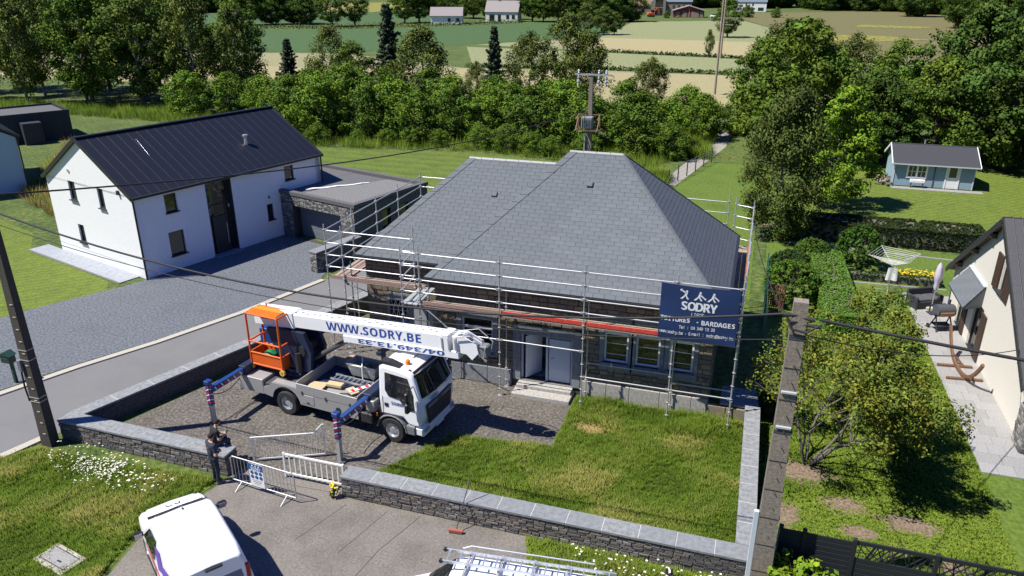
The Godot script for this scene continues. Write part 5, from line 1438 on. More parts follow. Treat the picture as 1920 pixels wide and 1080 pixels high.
func make_truck() -> void:
	var t = thing("crane_truck", "white cab truck carrying a folded telescopic crane on outriggers", "truck", Vector3(-14.71, 0, -21.14), deg_to_rad(-6.55))
	# chassis and running gear
	obj("chassis", MB.new().box(Vector3(1.6, 0.68, 0.42), Vector3(7.4, 0.24, 0.1)).box(Vector3(1.6, 0.68, -0.42), Vector3(7.4, 0.24, 0.1)).box(Vector3(0, 0.46, 0), Vector3(0.16, 0.16, 1.8)).box(Vector3(4.42, 0.44, 0), Vector3(0.14, 0.14, 1.7)).box(Vector3(2.0, 0.66, 0), Vector3(0.5, 0.3, 0.74)), M.chassis_black, t)
	wheel(t, 4.42, 0.98, 0.455, 0.28, 1, M.alu); wheel(t, 4.42, -0.98, 0.455, 0.28, -1, M.alu)
	wheel(t, 0.05, 0.92, 0.455, 0.5, 1, M.alu); wheel(t, 0.05, -0.92, 0.455, 0.5, -1, M.alu)
	# alloy body: lockers, wheel arches, tail box, drop-side tray
	for s in [1, -1]:
		var z = s * 1.12
		# locker skirt with the wheel arch cut from it
		var arch = PackedVector2Array([Vector2(-0.95, 0.62)])
		for i in 13:
			var a = PI - PI * i / 12.0
			arch.append(Vector2(0.05 + cos(a) * 0.62, 0.5 + sin(a) * 0.6 if sin(a) > 0.1 else 0.56))
		arch.append_array(PackedVector2Array([Vector2(3.1, 0.56), Vector2(3.1, 1.0), Vector2(0.72, 1.0), Vector2(0.6, 1.16), Vector2(-0.55, 1.16), Vector2(-0.7, 0.98), Vector2(-0.95, 0.9)]))
		obj("side_skirt", MB.new().plate(arch, 0.05, Transform3D(Basis(), Vector3(0, 0, z))), M.alu_bed, t)
		obj("wheel_arch_lip", MB.new().box(Vector3(0.02, 1.14, s * 0.96), Vector3(1.14, 0.04, 0.3)), M.alu_bed, t)
		obj("tail_locker", MB.new().bevel(Vector3(-1.5, 0.88, s * 0.82), Vector3(1.1, 0.58, 0.66), 0.015), M.alu_bed, t)
		for k in 3: obj("step", MB.new().box(Vector3(-0.84, 0.62 + k * 0.12, s * 1.05), Vector3(0.2, 0.03, 0.16)), M.alu_bed, t)
		var ld = obj("locker_door", MB.new().bevel(Vector3(1.02, 0.82, z + s * 0.03), Vector3(0.52, 0.34, 0.016), 0.004), M.alu_bed, t)
		obj("latch", MB.new().box(Vector3(1.02, 0.72, z + s * 0.045), Vector3(0.1, 0.05, 0.02)), M.steel_dark, ld)
		obj("filler_hole", MB.new().lathe(Vector3(2.3, 0.72, z + s * 0.026), [Vector2(0.11, -0.01), Vector2(0.11, 0.012), Vector2(0.0, 0.012)], 16, Basis(Vector3.RIGHT, s * PI / 2)), M.chassis_black, t)
		# drop side in one board with ribs
		var ds = obj("drop_side", MB.new().bevel(Vector3(1.83, 1.2, s * 1.13), Vector3(2.56, 0.36, 0.04), 0.01), M.alu_bed, t)
		for k in 3: obj("hinge", MB.new().box(Vector3(0.8 + k * 1.0, 1.05, s * 1.16), Vector3(0.06, 0.14, 0.03)), M.steel_dark, ds)
	obj("tray_floor", MB.new().box(Vector3(1.83, 0.985, 0), Vector3(2.54, 0.05, 2.2)), M.truck_blue_dark, t)
	for x in [0.57, 3.09]: obj("tray_end", MB.new().bevel(Vector3(x, 1.22, 0), Vector3(0.05, 0.42, 2.2), 0.01), M.alu_bed, t)
	obj("deck", MB.new().box(Vector3(-0.75, 1.0, 0), Vector3(2.55, 0.08, 2.18)), M.steel_dark, t)
	obj("deck_rail", MB.new().box(Vector3(-0.1, 1.06, 0.7), Vector3(1.2, 0.04, 0.05)), M.alu, t)
	obj("rear_bumper", MB.new().box(Vector3(-2.1, 0.55, 0), Vector3(0.1, 0.16, 2.1)), M.steel_dark, t)
	for s in [1, -1]: obj("tail_light", MB.new().bevel(Vector3(-2.08, 0.78, s * 0.9), Vector3(0.06, 0.12, 0.3), 0.01), M.tail_red, t)
	# outriggers on the street side: beam, leg with chevrons, inner tube, foot
	for q in [[3.5, 2.77, 1.74], [-1.87, 2.71, 1.62]]:
		var o = Node3D.new()
		o.name = "outrigger"
		t.add_child(o, true)
		obj("beam", MB.new().bevel(Vector3(q[0], q[2] - 0.28, 1.35), Vector3(0.18, 0.21, 2.75), 0.012), M.truck_blue, o)
		obj("guide", MB.new().bevel(Vector3(q[0], q[2] - 0.28, 0.0), Vector3(0.3, 0.34, 2.25), 0.012), M.truck_blue_dark, o)
		for k in 9:
			for s in [1, -1]:
				obj("chevron", MB.new().box(Vector3(q[0] + s * 0.092, q[2] - 0.28, 1.3 + k * 0.15), Vector3(0.006, 0.16, 0.05), Basis(Vector3.RIGHT, 0.6)), M.signal_red if k % 2 else M.sign_white, o)
		obj("leg", MB.new().bevel(Vector3(q[0], q[2] - 0.42, q[1]), Vector3(0.17, 0.86, 0.17), 0.012), M.truck_blue, o)
		obj("cap", MB.new().bevel(Vector3(q[0], q[2] + 0.04, q[1]), Vector3(0.22, 0.14, 0.22), 0.015), M.truck_blue, o)
		for k in 7:
			for s in 2:
				var off = Vector3(0, 0, 0.087) if s == 0 else Vector3(0.087, 0, 0)
				var size = Vector3(0.15, 0.04, 0.005) if s == 0 else Vector3(0.005, 0.04, 0.15)
				obj("chevron", MB.new().box(Vector3(q[0], q[2] - 0.12 - k * 0.1, q[1]) + off, size, Basis(Vector3.BACK, 0.5) if s == 0 else Basis(Vector3.RIGHT, -0.5)), M.sign_white if k % 2 else M.signal_red, o)
		obj("ram", MB.new().bevel(Vector3(q[0], (q[2] - 0.8) / 2 + 0.02, q[1]), Vector3(0.14, q[2] - 0.78, 0.14), 0.01), M.galvanised, o)
		obj("foot", MB.new().lathe(Vector3(q[0], 0.012, q[1]), [Vector2(0, 0), Vector2(0.2, 0), Vector2(0.2, 0.05), Vector2(0.08, 0.09), Vector2(0, 0.09)], 16), M.steel_dark, o)
		var hose = []
		for k in 8: hose.append(Vector3(q[0] - 0.16, q[2] - 0.55 - 0.25 * sin(PI * k / 7.0), 1.0 + k * 0.22))
		obj("hose", MB.new().path(hose, 0.018, 5), M.rubber, o)
	# turntable, tower, power pack
	obj("turntable", MB.new().lathe(Vector3(-0.3, 1.04, -0.2), [Vector2(0.62, 0), Vector2(0.62, 0.14), Vector2(0.55, 0.18), Vector2(0.55, 0.32), Vector2(0, 0.32)], 24), M.truck_blue_dark, t)
	obj("tower", MB.new().plate(PackedVector2Array([Vector2(-0.75, 1.34), Vector2(0.5, 1.34), Vector2(0.62, 2.1), Vector2(0.35, 2.85), Vector2(-1.3, 2.78), Vector2(-1.0, 1.9)]), 0.16, Transform3D(Basis(), Vector3(0, 0, 0.18))).plate(PackedVector2Array([Vector2(-0.75, 1.34), Vector2(0.5, 1.34), Vector2(0.62, 2.1), Vector2(0.35, 2.85), Vector2(-1.3, 2.78), Vector2(-1.0, 1.9)]), 0.16, Transform3D(Basis(), Vector3(0, 0, -0.56))).box(Vector3(-0.2, 1.8, -0.19), Vector3(1.0, 0.9, 0.6)), M.truck_blue_dark, t)
	obj("winch", MB.new().tube(Vector3(0.2, 2.15, -0.5), Vector3(0.2, 2.15, 0.32), 0.2, -1, 16), M.chassis_black, t)
	obj("power_pack", MB.new().bevel(Vector3(-1.7, 1.85, -0.75), Vector3(1.3, 0.9, 0.6), 0.03), M.truck_blue, t)
	obj("power_pack", MB.new().bevel(Vector3(-1.2, 2.38, -0.62), Vector3(0.8, 0.16, 0.5), 0.03), M.truck_blue, t)
	obj("lift_cylinder", MB.new().tube(Vector3(0.45, 1.75, -0.18), Vector3(2.2, 2.9, -0.18), 0.09, -1, 12).tube(Vector3(1.6, 2.5, -0.18), Vector3(2.8, 3.08, -0.18), 0.05, -1, 10), M.steel_dark, t)
	obj("drum_pipe", MB.new().tube(Vector3(0.1, 1.35, 0.35), Vector3(0.1, 2.1, 0.35), 0.12, -1, 12), M.chassis_black, t)
	# main boom, tilted up a little towards its head
	var bm = Node3D.new()
	bm.name = "boom"
	t.add_child(bm)
	bm.position = Vector3(-1.9, 3.08, -0.14)
	bm.rotation.z = 0.064
	bm.scale = Vector3(0.965, 0.82, 1)
	obj("outer_section", MB.new().bevel(Vector3(0.9, 0.0, 0), Vector3(1.9, 0.74, 0.56), 0.03).bevel(Vector3(4.9, -0.0, 0), Vector3(6.9, 0.64, 0.5), 0.035), M.truck_white, bm)
	for k in 24: obj("clip", MB.new().box(Vector3(1.6 + k * 0.27, 0.325, 0.1 if k % 2 else 0.02), Vector3(0.09, 0.02, 0.035), Basis(Vector3.UP, 0.5)), M.chassis_black, bm)
	for k in 24: obj("clip", MB.new().box(Vector3(1.7 + k * 0.27, 0.324, -0.12), Vector3(0.04, 0.018, 0.05)), M.plastic_grey, bm)
	obj("section_collar", MB.new().bevel(Vector3(8.2, 0, 0), Vector3(0.3, 0.72, 0.58), 0.02), M.truck_white, bm)
	obj("section_collar", MB.new().bevel(Vector3(8.55, 0, 0), Vector3(0.16, 0.64, 0.5), 0.02), M.truck_white, bm)
	obj("boom_head", MB.new().plate(PackedVector2Array([Vector2(8.5, -0.36), Vector2(8.5, 0.3), Vector2(8.9, 0.33), Vector2(9.35, 0.05), Vector2(9.4, -0.3), Vector2(9.15, -0.62), Vector2(8.95, -0.4)]), 0.05, Transform3D(Basis(), Vector3(0, 0, 0.2))).plate(PackedVector2Array([Vector2(8.5, -0.36), Vector2(8.5, 0.3), Vector2(8.9, 0.33), Vector2(9.35, 0.05), Vector2(9.4, -0.3), Vector2(9.15, -0.62), Vector2(8.95, -0.4)]), 0.05, Transform3D(Basis(), Vector3(0, 0, -0.2))), M.truck_white, bm)
	for q in [[9.1, -0.1], [8.85, 0.2], [9.1, -0.45]]: obj("sheave", MB.new().tube(Vector3(q[0], q[1], -0.15), Vector3(q[0], q[1], 0.15), 0.14, -1, 14), M.galvanised, bm)
	for k in 3: obj("rope", MB.new().path([Vector3(8.3, 0.37, -0.12 + k * 0.12), Vector3(8.9, 0.42, -0.12 + k * 0.12), Vector3(9.45, 0.1, -0.12 + k * 0.12), Vector3(9.35, -0.55, -0.12 + k * 0.12)], 0.012, 5), M.alu, bm)
	obj("head_guard", MB.new().path([Vector3(8.6, 0.3, 0.3), Vector3(9.2, 0.45, 0.3), Vector3(9.7, 0.0, 0.28), Vector3(9.6, -0.5, 0.26)], 0.018, 6).path([Vector3(8.6, 0.3, -0.3), Vector3(9.2, 0.45, -0.3), Vector3(9.7, 0.0, -0.28), Vector3(9.6, -0.5, -0.26)], 0.018, 6), M.galvanised, bm)
	obj("hook_block", MB.new().bevel(Vector3(9.55, -0.25, 0), Vector3(0.3, 0.5, 0.34), 0.05), M.plastic_grey, bm)
	for q in [[8.1, 0.06], [8.35, 0.06], [8.6, 0.06]]: obj("bracket", MB.new().box(Vector3(q[0], -0.02, 0.3), Vector3(0.05, 0.5, 0.04)), M.galvanised, bm)
	text("WWW.SODRY.BE", 0.37, M.lettering_blue, bm, Transform3D(Basis(), Vector3(5.3, 0.0, 0.253)), true, 3.95)
	obj("boom_panel", MB.new().box(Vector3(0.65, 0.1, 0.283), Vector3(0.7, 0.3, 0.012)), M.truck_blue_dark, bm)
	# fly jib folded back beneath the boom; its number hangs upside down
	obj("fly_jib", MB.new().bevel(Vector3(6.35, -0.47, 0.06), Vector3(4.7, 0.34, 0.46), 0.03), M.truck_white, bm)
	text("04/349.13.33", 0.2, M.lettering_blue, bm, Transform3D(Basis(Vector3.BACK, PI), Vector3(6.4, -0.46, 0.293)), true, 3.5, "Droid Sans")
	obj("jib_fittings", MB.new().path([Vector3(4.0, -0.35, 0.2), Vector3(4.3, -0.6, 0.28), Vector3(4.05, -0.8, 0.2)], 0.03, 6).box(Vector3(4.1, -0.55, 0.05), Vector3(0.3, 0.34, 0.3)), M.galvanised, bm)
	obj("boom_rest", MB.new().box(Vector3(3.42, 1.9, -0.12), Vector3(0.12, 1.6, 0.12)).box(Vector3(3.42, 2.66, -0.12), Vector3(0.16, 0.12, 0.6)), M.truck_blue_dark, t)
	make_cab(t)
	make_truck_load(t)

func make_cab(t: Node3D) -> void:
	# side outline of the cab shell (x forward, y up), skinned across the width with drawn-in flanks
	var prof = [Vector2(4.0, 1.02), Vector2(4.9, 1.02), Vector2(5.1, 0.82), Vector2(5.5, 0.8), Vector2(5.58, 1.1), Vector2(5.58, 1.5), Vector2(5.54, 1.82), Vector2(5.3, 2.5), Vector2(5.16, 2.66), Vector2(4.95, 2.73), Vector2(4.5, 2.78), Vector2(4.1, 2.79), Vector2(3.98, 2.73), Vector2(3.96, 1.6)]
	var rings = []
	for q in [[-1.1, 0.1], [-1.08, 0.035], [-1.02, 0.0], [-0.5, -0.03], [0.0, -0.045], [0.5, -0.03], [1.02, 0.0], [1.08, 0.035], [1.1, 0.1]]:
		var r = []
		for p in prof:
			var c = Vector2(4.75, 1.85)
			var d = p - c
			var k = 1.0 - q[1] / d.length()
			# flanks lean in above the waist
			var lean = maxf(0.0, p.y - 1.7) * 0.07
			r.append(Vector3(c.x + d.x * k, c.y + d.y * k, q[0] - signf(q[0]) * lean))
		rings.append(r)
	var cab = obj("cab", MB.new().loft(rings), M.truck_white, t)
	# windscreen: curved dark glass set on the sloping front, with a black surround
	for pass_ in 2:
		var g = []
		for j in 5:
			var row = []
			for i in 11:
				var u = i / 10.0 * 2.0 - 1.0; var v = j / 4.0
				var half = lerpf(0.98, 0.93, v) - pass_ * 0.05
				var y = lerpf(1.84 + pass_ * 0.04, 2.62 - pass_ * 0.05, v)
				var x = lerpf(5.575, 5.3, (y - 1.82) / 0.75) - 0.05 * u * u * u * u + 0.045 * (1 - u * u) + 0.004 + pass_ * 0.022
				row.append(Vector3(x + 0.01, y, -half * u))
			g.append(row)
		obj(["windscreen_seal", "windscreen"][pass_], MB.new().loft(g, false, false), [M.plastic_black, M.car_glass][pass_], cab)
	for k in 2: obj("wiper", MB.new().path([Vector3(5.66, 1.86, 0.2 - k * 0.7), Vector3(5.63, 1.92, 0.75 - k * 0.75)], 0.012, 5), M.plastic_black, cab)
	obj("sun_visor_band", MB.new().box(Vector3(5.24, 2.68, 0), Vector3(0.1, 0.03, 1.8), Basis(Vector3.BACK, -0.9)), M.plastic_black, cab)
	# grille and front text
	var gr = obj("grille", MB.new().plate(PackedVector2Array([Vector2(-0.85, 1.55), Vector2(0.85, 1.55), Vector2(0.72, 0.82), Vector2(-0.72, 0.82)]), 0.03, Transform3D(Basis(Vector3.FORWARD, Vector3.UP, Vector3.RIGHT), Vector3(5.625, 0, 0))), M.plastic_black, cab)
	for k in 5: obj("grille_slat", MB.new().box(Vector3(5.65, 0.9 + k * 0.1, 0), Vector3(0.03, 0.03, 1.36 + k * 0.03)), M.steel_dark, gr)
	obj("badge_panel", MB.new().box(Vector3(5.648, 1.47, 0), Vector3(0.02, 0.13, 1.5)), M.plastic_grey, gr)
	text("SODRY", 0.12, M.lettering_blue, cab, Transform3D(Basis(Vector3.UP, PI / 2), Vector3(5.642, 1.67, 0.35)), true, 0.5)
	text("DAF", 0.1, M.chassis_black, cab, Transform3D(Basis(Vector3.UP, PI / 2), Vector3(5.662, 1.47, 0.0)), true, 0.3)
	# bumper with lamps
	var bu = obj("bumper", MB.new().bevel(Vector3(5.42, 0.62, 0), Vector3(0.42, 0.4, 2.12), 0.09), M.truck_white, t)
	for s in [1, -1]:
		obj("headlight", MB.new().bevel(Vector3(5.6, 0.68, s * 0.84), Vector3(0.1, 0.16, 0.34), 0.04), M.glass, bu)
		obj("corner_vane", MB.new().bevel(Vector3(5.45, 1.3, s * 1.06), Vector3(0.14, 0.6, 0.06), 0.03), M.truck_white, cab)
	obj("number_plate", MB.new().box(Vector3(5.636, 0.5, 0), Vector3(0.012, 0.11, 0.5)), M.sign_white, bu)
	for s in [1, -1]:
		# door: side glass, seams, handle
		var z = s * 1.045
		var wn = PackedVector2Array([Vector2(4.22, 1.95), Vector2(4.35, 1.75), Vector2(4.75, 1.72), Vector2(5.0, 1.45), Vector2(5.3, 1.42), Vector2(5.3, 1.95), Vector2(5.08, 2.52), Vector2(4.22, 2.58)])
		obj("side_window", MB.new().plate(wn, 0.02, Transform3D(Basis(Vector3.RIGHT, Vector3(0, 1, -s * 0.07).normalized(), Vector3(0, s * 0.07, 1).normalized()), Vector3(0, 0.0, s * 1.215))), M.car_glass, cab)
		for q in [[Vector3(4.12, 1.05, s * 1.1), Vector3(4.12, 1.7, s * 1.103)], [Vector3(5.38, 1.05, s * 1.085), Vector3(5.38, 1.75, s * 1.09)], [Vector3(4.12, 1.05, s * 1.1), Vector3(5.38, 1.05, s * 1.085)]]: obj("door_seam", MB.new().bar(q[0], q[1], 0.012, 0.012), M.van_seam, cab)
		obj("door_handle", MB.new().bevel(Vector3(4.25, 1.42, s * 1.1), Vector3(0.14, 0.12, 0.04), 0.01), M.plastic_black, cab)
		text("SODRY", 0.11, M.lettering_blue, cab, Transform3D(Basis() if s > 0 else Basis(Vector3.UP, PI), Vector3(4.72, 1.52, s * 1.103)), true, 0.55)
		# mirrors on a black arm
		var mr = obj("mirror", MB.new().bevel(Vector3(5.25, 2.05, s * 1.36), Vector3(0.14, 0.34, 0.24), 0.04).bevel(Vector3(5.25, 1.66, s * 1.36), Vector3(0.15, 0.36, 0.26), 0.04), M.plastic_black, t)
		obj("mirror_arm", MB.new().path([Vector3(5.3, 2.3, s * 1.06), Vector3(5.26, 2.26, s * 1.32), Vector3(5.26, 1.5, s * 1.34), Vector3(5.32, 1.46, s * 1.08)], 0.018, 6), M.plastic_black, mr)
		# mudguard, step, corner lamp
		var rg = []
		for i in 11:
			var a = PI * (0.02 + 0.96 * i / 10.0)
			rg.append([Vector3(4.42 + cos(a) * 0.6, 0.46 + sin(a) * 0.58, s * 1.12), Vector3(4.42 + cos(a) * 0.6, 0.46 + sin(a) * 0.58, s * 0.72), Vector3(4.42 + cos(a) * 0.54, 0.46 + sin(a) * 0.52, s * 0.72), Vector3(4.42 + cos(a) * 0.54, 0.46 + sin(a) * 0.52, s * 1.12)])
		obj("mudguard", MB.new().loft(rg, true, true), M.plastic_grey, t)
		var st = obj("step_well", MB.new().bevel(Vector3(5.14, 0.62, s * 0.98), Vector3(0.34, 0.32, 0.26), 0.03), M.plastic_grey, t)
		obj("step_tread", MB.new().box(Vector3(5.14, 0.785, s * 1.0), Vector3(0.3, 0.02, 0.22)), M.alu, st)
		obj("side_lamp", MB.new().bevel(Vector3(3.86, 0.95, s * 1.12), Vector3(0.06, 0.14, 0.03), 0.008), M.beacon_orange, t)
	obj("battery_box", MB.new().bevel(Vector3(3.62, 1.22, 1.0), Vector3(0.34, 0.4, 0.3), 0.015), M.alu_bed, t)
	obj("fuel_tank", MB.new().bevel(Vector3(3.4, 0.66, 0.9), Vector3(0.5, 0.4, 0.4), 0.04), M.chassis_black, t)
	# roof furniture
	obj("roof_beacon", MB.new().lathe(Vector3(4.82, 2.76, 0.55), [Vector2(0.085, 0), Vector2(0.085, 0.12), Vector2(0.05, 0.17), Vector2(0, 0.18)], 14), M.beacon_orange, cab)
	obj("air_horn", MB.new().plate(PackedVector2Array([Vector2(3.86, 2.5), Vector2(4.2, 2.77), Vector2(4.72, 2.79), Vector2(4.3, 2.9), Vector2(4.0, 2.9)]), 0.3, Transform3D(Basis(), Vector3(0, 0, 0.78))), M.plastic_black, cab)
	obj("roof_hatch", MB.new().bevel(Vector3(4.55, 2.84, -0.1), Vector3(0.5, 0.04, 0.5), 0.015), M.truck_white, cab)
	obj("marker_lamp", MB.new().bevel(Vector3(5.05, 2.72, 0.82), Vector3(0.1, 0.03, 0.06), 0.008), M.chassis_black, cab)

func make_truck_load(t: Node3D) -> void:
	# the caged work basket standing on the deck
	var o = func(called, label, cat, p): 
		var n = thing(called, label, cat)
		n.transform = t.transform * Transform3D(Basis(), p)
		return n
	var c = o.call("work_basket", "orange caged work basket on yellow wheels on the truck deck", "basket", Vector3(-1.08, 1.24, 0.3))
	var X = 0.7; var Z = 0.38
	for q in [[-1, -1], [1, -1], [1, 1], [-1, 1]]:
		obj("post", MB.new().tube(Vector3(q[0] * X, 0.2, q[1] * Z), Vector3(q[0] * X, 2.2, q[1] * Z), 0.038, -1, 8), M.cage_orange, c)
	for y in [0.22, 0.68, 1.12, 2.2]:
		for q in [[Vector3(-X, y, Z), Vector3(X, y, Z)], [Vector3(-X, y, -Z), Vector3(X, y, -Z)], [Vector3(-X, y, -Z), Vector3(-X, y, Z)], [Vector3(X, y, -Z), Vector3(X, y, Z)]]:
			obj("rail", MB.new().tube(q[0], q[1], 0.034, -1, 8), M.cage_orange, c)
	obj("rail", MB.new().tube(Vector3(-X, 1.24, -Z), Vector3(X, 1.24, -Z), 0.022, -1, 8), M.cage_orange, c)
	obj("rail", MB.new().tube(Vector3(X, 2.18, -Z), Vector3(X - 0.25, 1.95, -Z), 0.022, -1, 8), M.cage_orange, c)
	for q in [[0, Z, 2 * X, 0.01], [0, -Z, 2 * X, 0.01], [-X, 0, 0.01, 2 * Z], [X, 0, 0.01, 2 * Z]]:
		obj("side_panel", MB.new().box(Vector3(q[0], 0.45, q[1]), Vector3(q[2] - (0.06 if q[2] > 0.1 else 0.0), 0.4, q[3] - (0.06 if q[3] > 0.1 else 0.0))), M.cage_orange, c)
	obj("floor", MB.new().box(Vector3(0, 0.2, 0), Vector3(2 * X - 0.02, 0.03, 2 * Z - 0.02)), M.cage_orange, c)
	var rf = MB.new()
	var rr = []
	for i in 2:
		var x = [-X - 0.02, X - 0.12][i]
		rr.append([Vector3(x, 2.2, Z + 0.03), Vector3(x, 2.26, 0.0), Vector3(x, 2.2, -Z - 0.03)])
	rf.loft([[rr[0][0], rr[0][1], rr[0][2]], [rr[1][0], rr[1][1], rr[1][2]]], false, false)
	rf.quad(rr[0][0], rr[0][1], rr[1][1], rr[1][0])
	obj("roof", rf, M.roof_orange, c)
	obj("shackle", MB.new().tube(Vector3(-0.4, 2.22, -Z), Vector3(-0.4, 2.34, -Z), 0.03, -1, 8), M.cage_orange, c)
	for q in [[-1, 1], [1, 1], [1, -1], [-1, -1]]:
		var w = obj("wheel", MB.new().tube(Vector3(q[0] * (X + 0.0), 0.11, q[1] * (Z + 0.03) - 0.04), Vector3(q[0] * X, 0.11, q[1] * (Z + 0.03) + 0.04), 0.11, -1, 16), M.wheel_yellow, c)
		obj("hub", MB.new().tube(Vector3(q[0] * X, 0.11, q[1] * (Z + 0.03) - 0.05), Vector3(q[0] * X, 0.11, q[1] * (Z + 0.03) + 0.05), 0.04, -1, 10), M.rust_steel, w)
	var nb = o.call("green_bag", "green net bag heaped inside the orange work basket", "bag", Vector3(-1.15, 1.62, 0.38))
	obj("bag", MB.new().lathe(Vector3.ZERO, [Vector2(0.3, -0.16), Vector2(0.3, 0.06), Vector2(0.24, 0.24), Vector2(0.1, 0.34), Vector2(0, 0.36)], 12), M.net_green, nb)
	obj("neck", MB.new().path([Vector3(0.05, 0.27, 0), Vector3(0.18, 0.24, 0.08), Vector3(0.26, 0.12, 0.1)], 0.035, 6), M.net_green, nb)
	# timber, ladder, tub and sign lying in the tray
	var n = o.call("plywood_board", "square pale plywood board lying at the rear of the truck tray", "board", Vector3(1.05, 1.06, 0.62))
	obj("sheet", MB.new().bevel(Vector3(0, 0.08, 0), Vector3(0.62, 0.03, 0.62), 0.004, Basis(Vector3.UP, 0.25) * Basis(Vector3.RIGHT, -0.12)), M.plywood, n)
	n = o.call("plywood_board", "short thick timber board beside the square plywood in the tray", "board", Vector3(1.62, 1.12, 0.35))
	obj("sheet", MB.new().bevel(Vector3(0, 0.05, 0), Vector3(0.6, 0.1, 0.26), 0.006, Basis(Vector3.UP, 0.1)), M.plywood, n)
	n = o.call("plywood_board", "pale timber offcut near the red and white marker plate", "board", Vector3(2.4, 1.1, 0.42))
	obj("sheet", MB.new().bevel(Vector3(0, 0.03, 0), Vector3(0.5, 0.05, 0.3), 0.006, Basis(Vector3.UP, -0.5)), M.plywood, n)
	n = o.call("grey_panel", "flat grey sheet lying on the truck tray floor under the timber", "panel", Vector3(1.9, 1.02, 0.7))
	obj("sheet", MB.new().bevel(Vector3(0, 0.015, 0), Vector3(1.5, 0.02, 0.7), 0.004, Basis(Vector3.UP, 0.04)), M.alu_bed, n)
	n = o.call("roof_ladder", "short aluminium ladder section lying across the truck tray", "ladder", Vector3(2.1, 1.22, -0.05))
	for s in [-1, 1]: obj("stile", MB.new().box(Vector3(0, 0, s * 0.16), Vector3(1.7, 0.07, 0.03)), M.alu, n)
	for k in 9: obj("rung", MB.new().bar(Vector3(-0.75 + k * 0.19, 0, -0.16), Vector3(-0.75 + k * 0.19, 0, 0.16), 0.03, 0.05), M.alu, n)
	n = o.call("mortar_tub", "grey steel mortar tub holding a green drum in the tray", "tub", Vector3(2.25, 1.2, -0.68))
	var bt = [Vector2(-0.55, -0.28), Vector2(0.55, -0.28), Vector2(0.55, 0.28), Vector2(-0.55, 0.28)]
	for i in 4:
		var p = bt[i]; var q = bt[(i + 1) % 4]
		var lo0 = Vector3(p.x * 0.86, 0, p.y * 0.86); var lo1 = Vector3(q.x * 0.86, 0, q.y * 0.86)
		var hi0 = Vector3(p.x * 1.15, 0.48, p.y * 1.15); var hi1 = Vector3(q.x * 1.15, 0.48, q.y * 1.15)
		var b = MB.new()
		b.quad(lo1, lo0, hi0, hi1); b.quad(lo0 * 0.96, lo1 * 0.96, hi1 * Vector3(0.96, 1, 0.96), hi0 * Vector3(0.96, 1, 0.96)); b.bar(hi0, hi1, 0.04, 0.03)
		obj("side", b, M.alu_bed, n)
	obj("floor", MB.new().box(Vector3(0, 0.01, 0), Vector3(0.95, 0.02, 0.48)), M.alu_bed, n)
	for q in [[-0.6, 0.3], [0.6, 0.3], [0.6, -0.3], [-0.6, -0.3]]: obj("leg", MB.new().tube(Vector3(q[0] * 0.7, -0.19, q[1] * 0.7), Vector3(q[0] * 0.7, 0.02, q[1] * 0.7), 0.02, -1, 6), M.alu_bed, n)
	n = o.call("green_drum", "dark green plastic drum standing in the grey mortar tub", "drum", Vector3(2.2, 1.23, -0.68))
	obj("body", MB.new().lathe(Vector3.ZERO, [Vector2(0, 0), Vector2(0.2, 0), Vector2(0.22, 0.12), Vector2(0.22, 0.36), Vector2(0.17, 0.42), Vector2(0, 0.43)], 16), M.drum_green, n)
	n = o.call("hoist_post", "white lifting post with arm standing beside the mortar tub", "post", Vector3(2.35, 1.02, -0.3))
	obj("mast", MB.new().tube(Vector3.ZERO, Vector3(0, 0.72, 0), 0.03, -1, 8), M.gate_white, n)
	obj("arm", MB.new().tube(Vector3(-0.75, 0.6, -0.1), Vector3(0.0, 0.68, 0), 0.03, -1, 8).tube(Vector3(0, 0.7, 0), Vector3(-0.25, 0.85, -0.4), 0.022, -1, 8), M.gate_white, n)
	n = o.call("wood_sheet", "rounded brown timber sheet leaning on the far tray side", "board", Vector3(1.35, 1.36, -1.0))
	obj("sheet", MB.new().lathe(Vector3.ZERO, [Vector2(0, 0), Vector2(0.3, 0), Vector2(0.3, 0.03), Vector2(0, 0.03)], 14, Basis(Vector3.RIGHT, 0.5)), M.copper_brown, n)
	n = o.call("marker_plate", "white plate with red blocks lying on the front tray corner", "sign", Vector3(2.86, 1.36, 0.6))
	n.rotation.y += 1.0
	obj("plate", MB.new().box(Vector3(0, 0.06, 0), Vector3(0.75, 0.03, 0.16)), M.sign_white, n)
	for k in 3: obj("red_block", MB.new().box(Vector3(-0.26 + k * 0.26, 0.078, 0), Vector3(0.12, 0.006, 0.15), Basis(Vector3.UP, 0.35)), M.signal_red, n)
	n = o.call("cable_coil", "dark cable coiled loosely on the truck tray floor", "cable", Vector3(2.3, 1.06, 0.72))
	var pts = []
	for k in 40: pts.append(Vector3(cos(k * 0.52) * (0.2 + 0.04 * sin(k * 1.3)), 0.01 + k * 0.001, sin(k * 0.52) * (0.13 + 0.03 * cos(k * 0.7))))
	obj("loop", MB.new().path(pts, 0.011, 5), M.rubber, n)

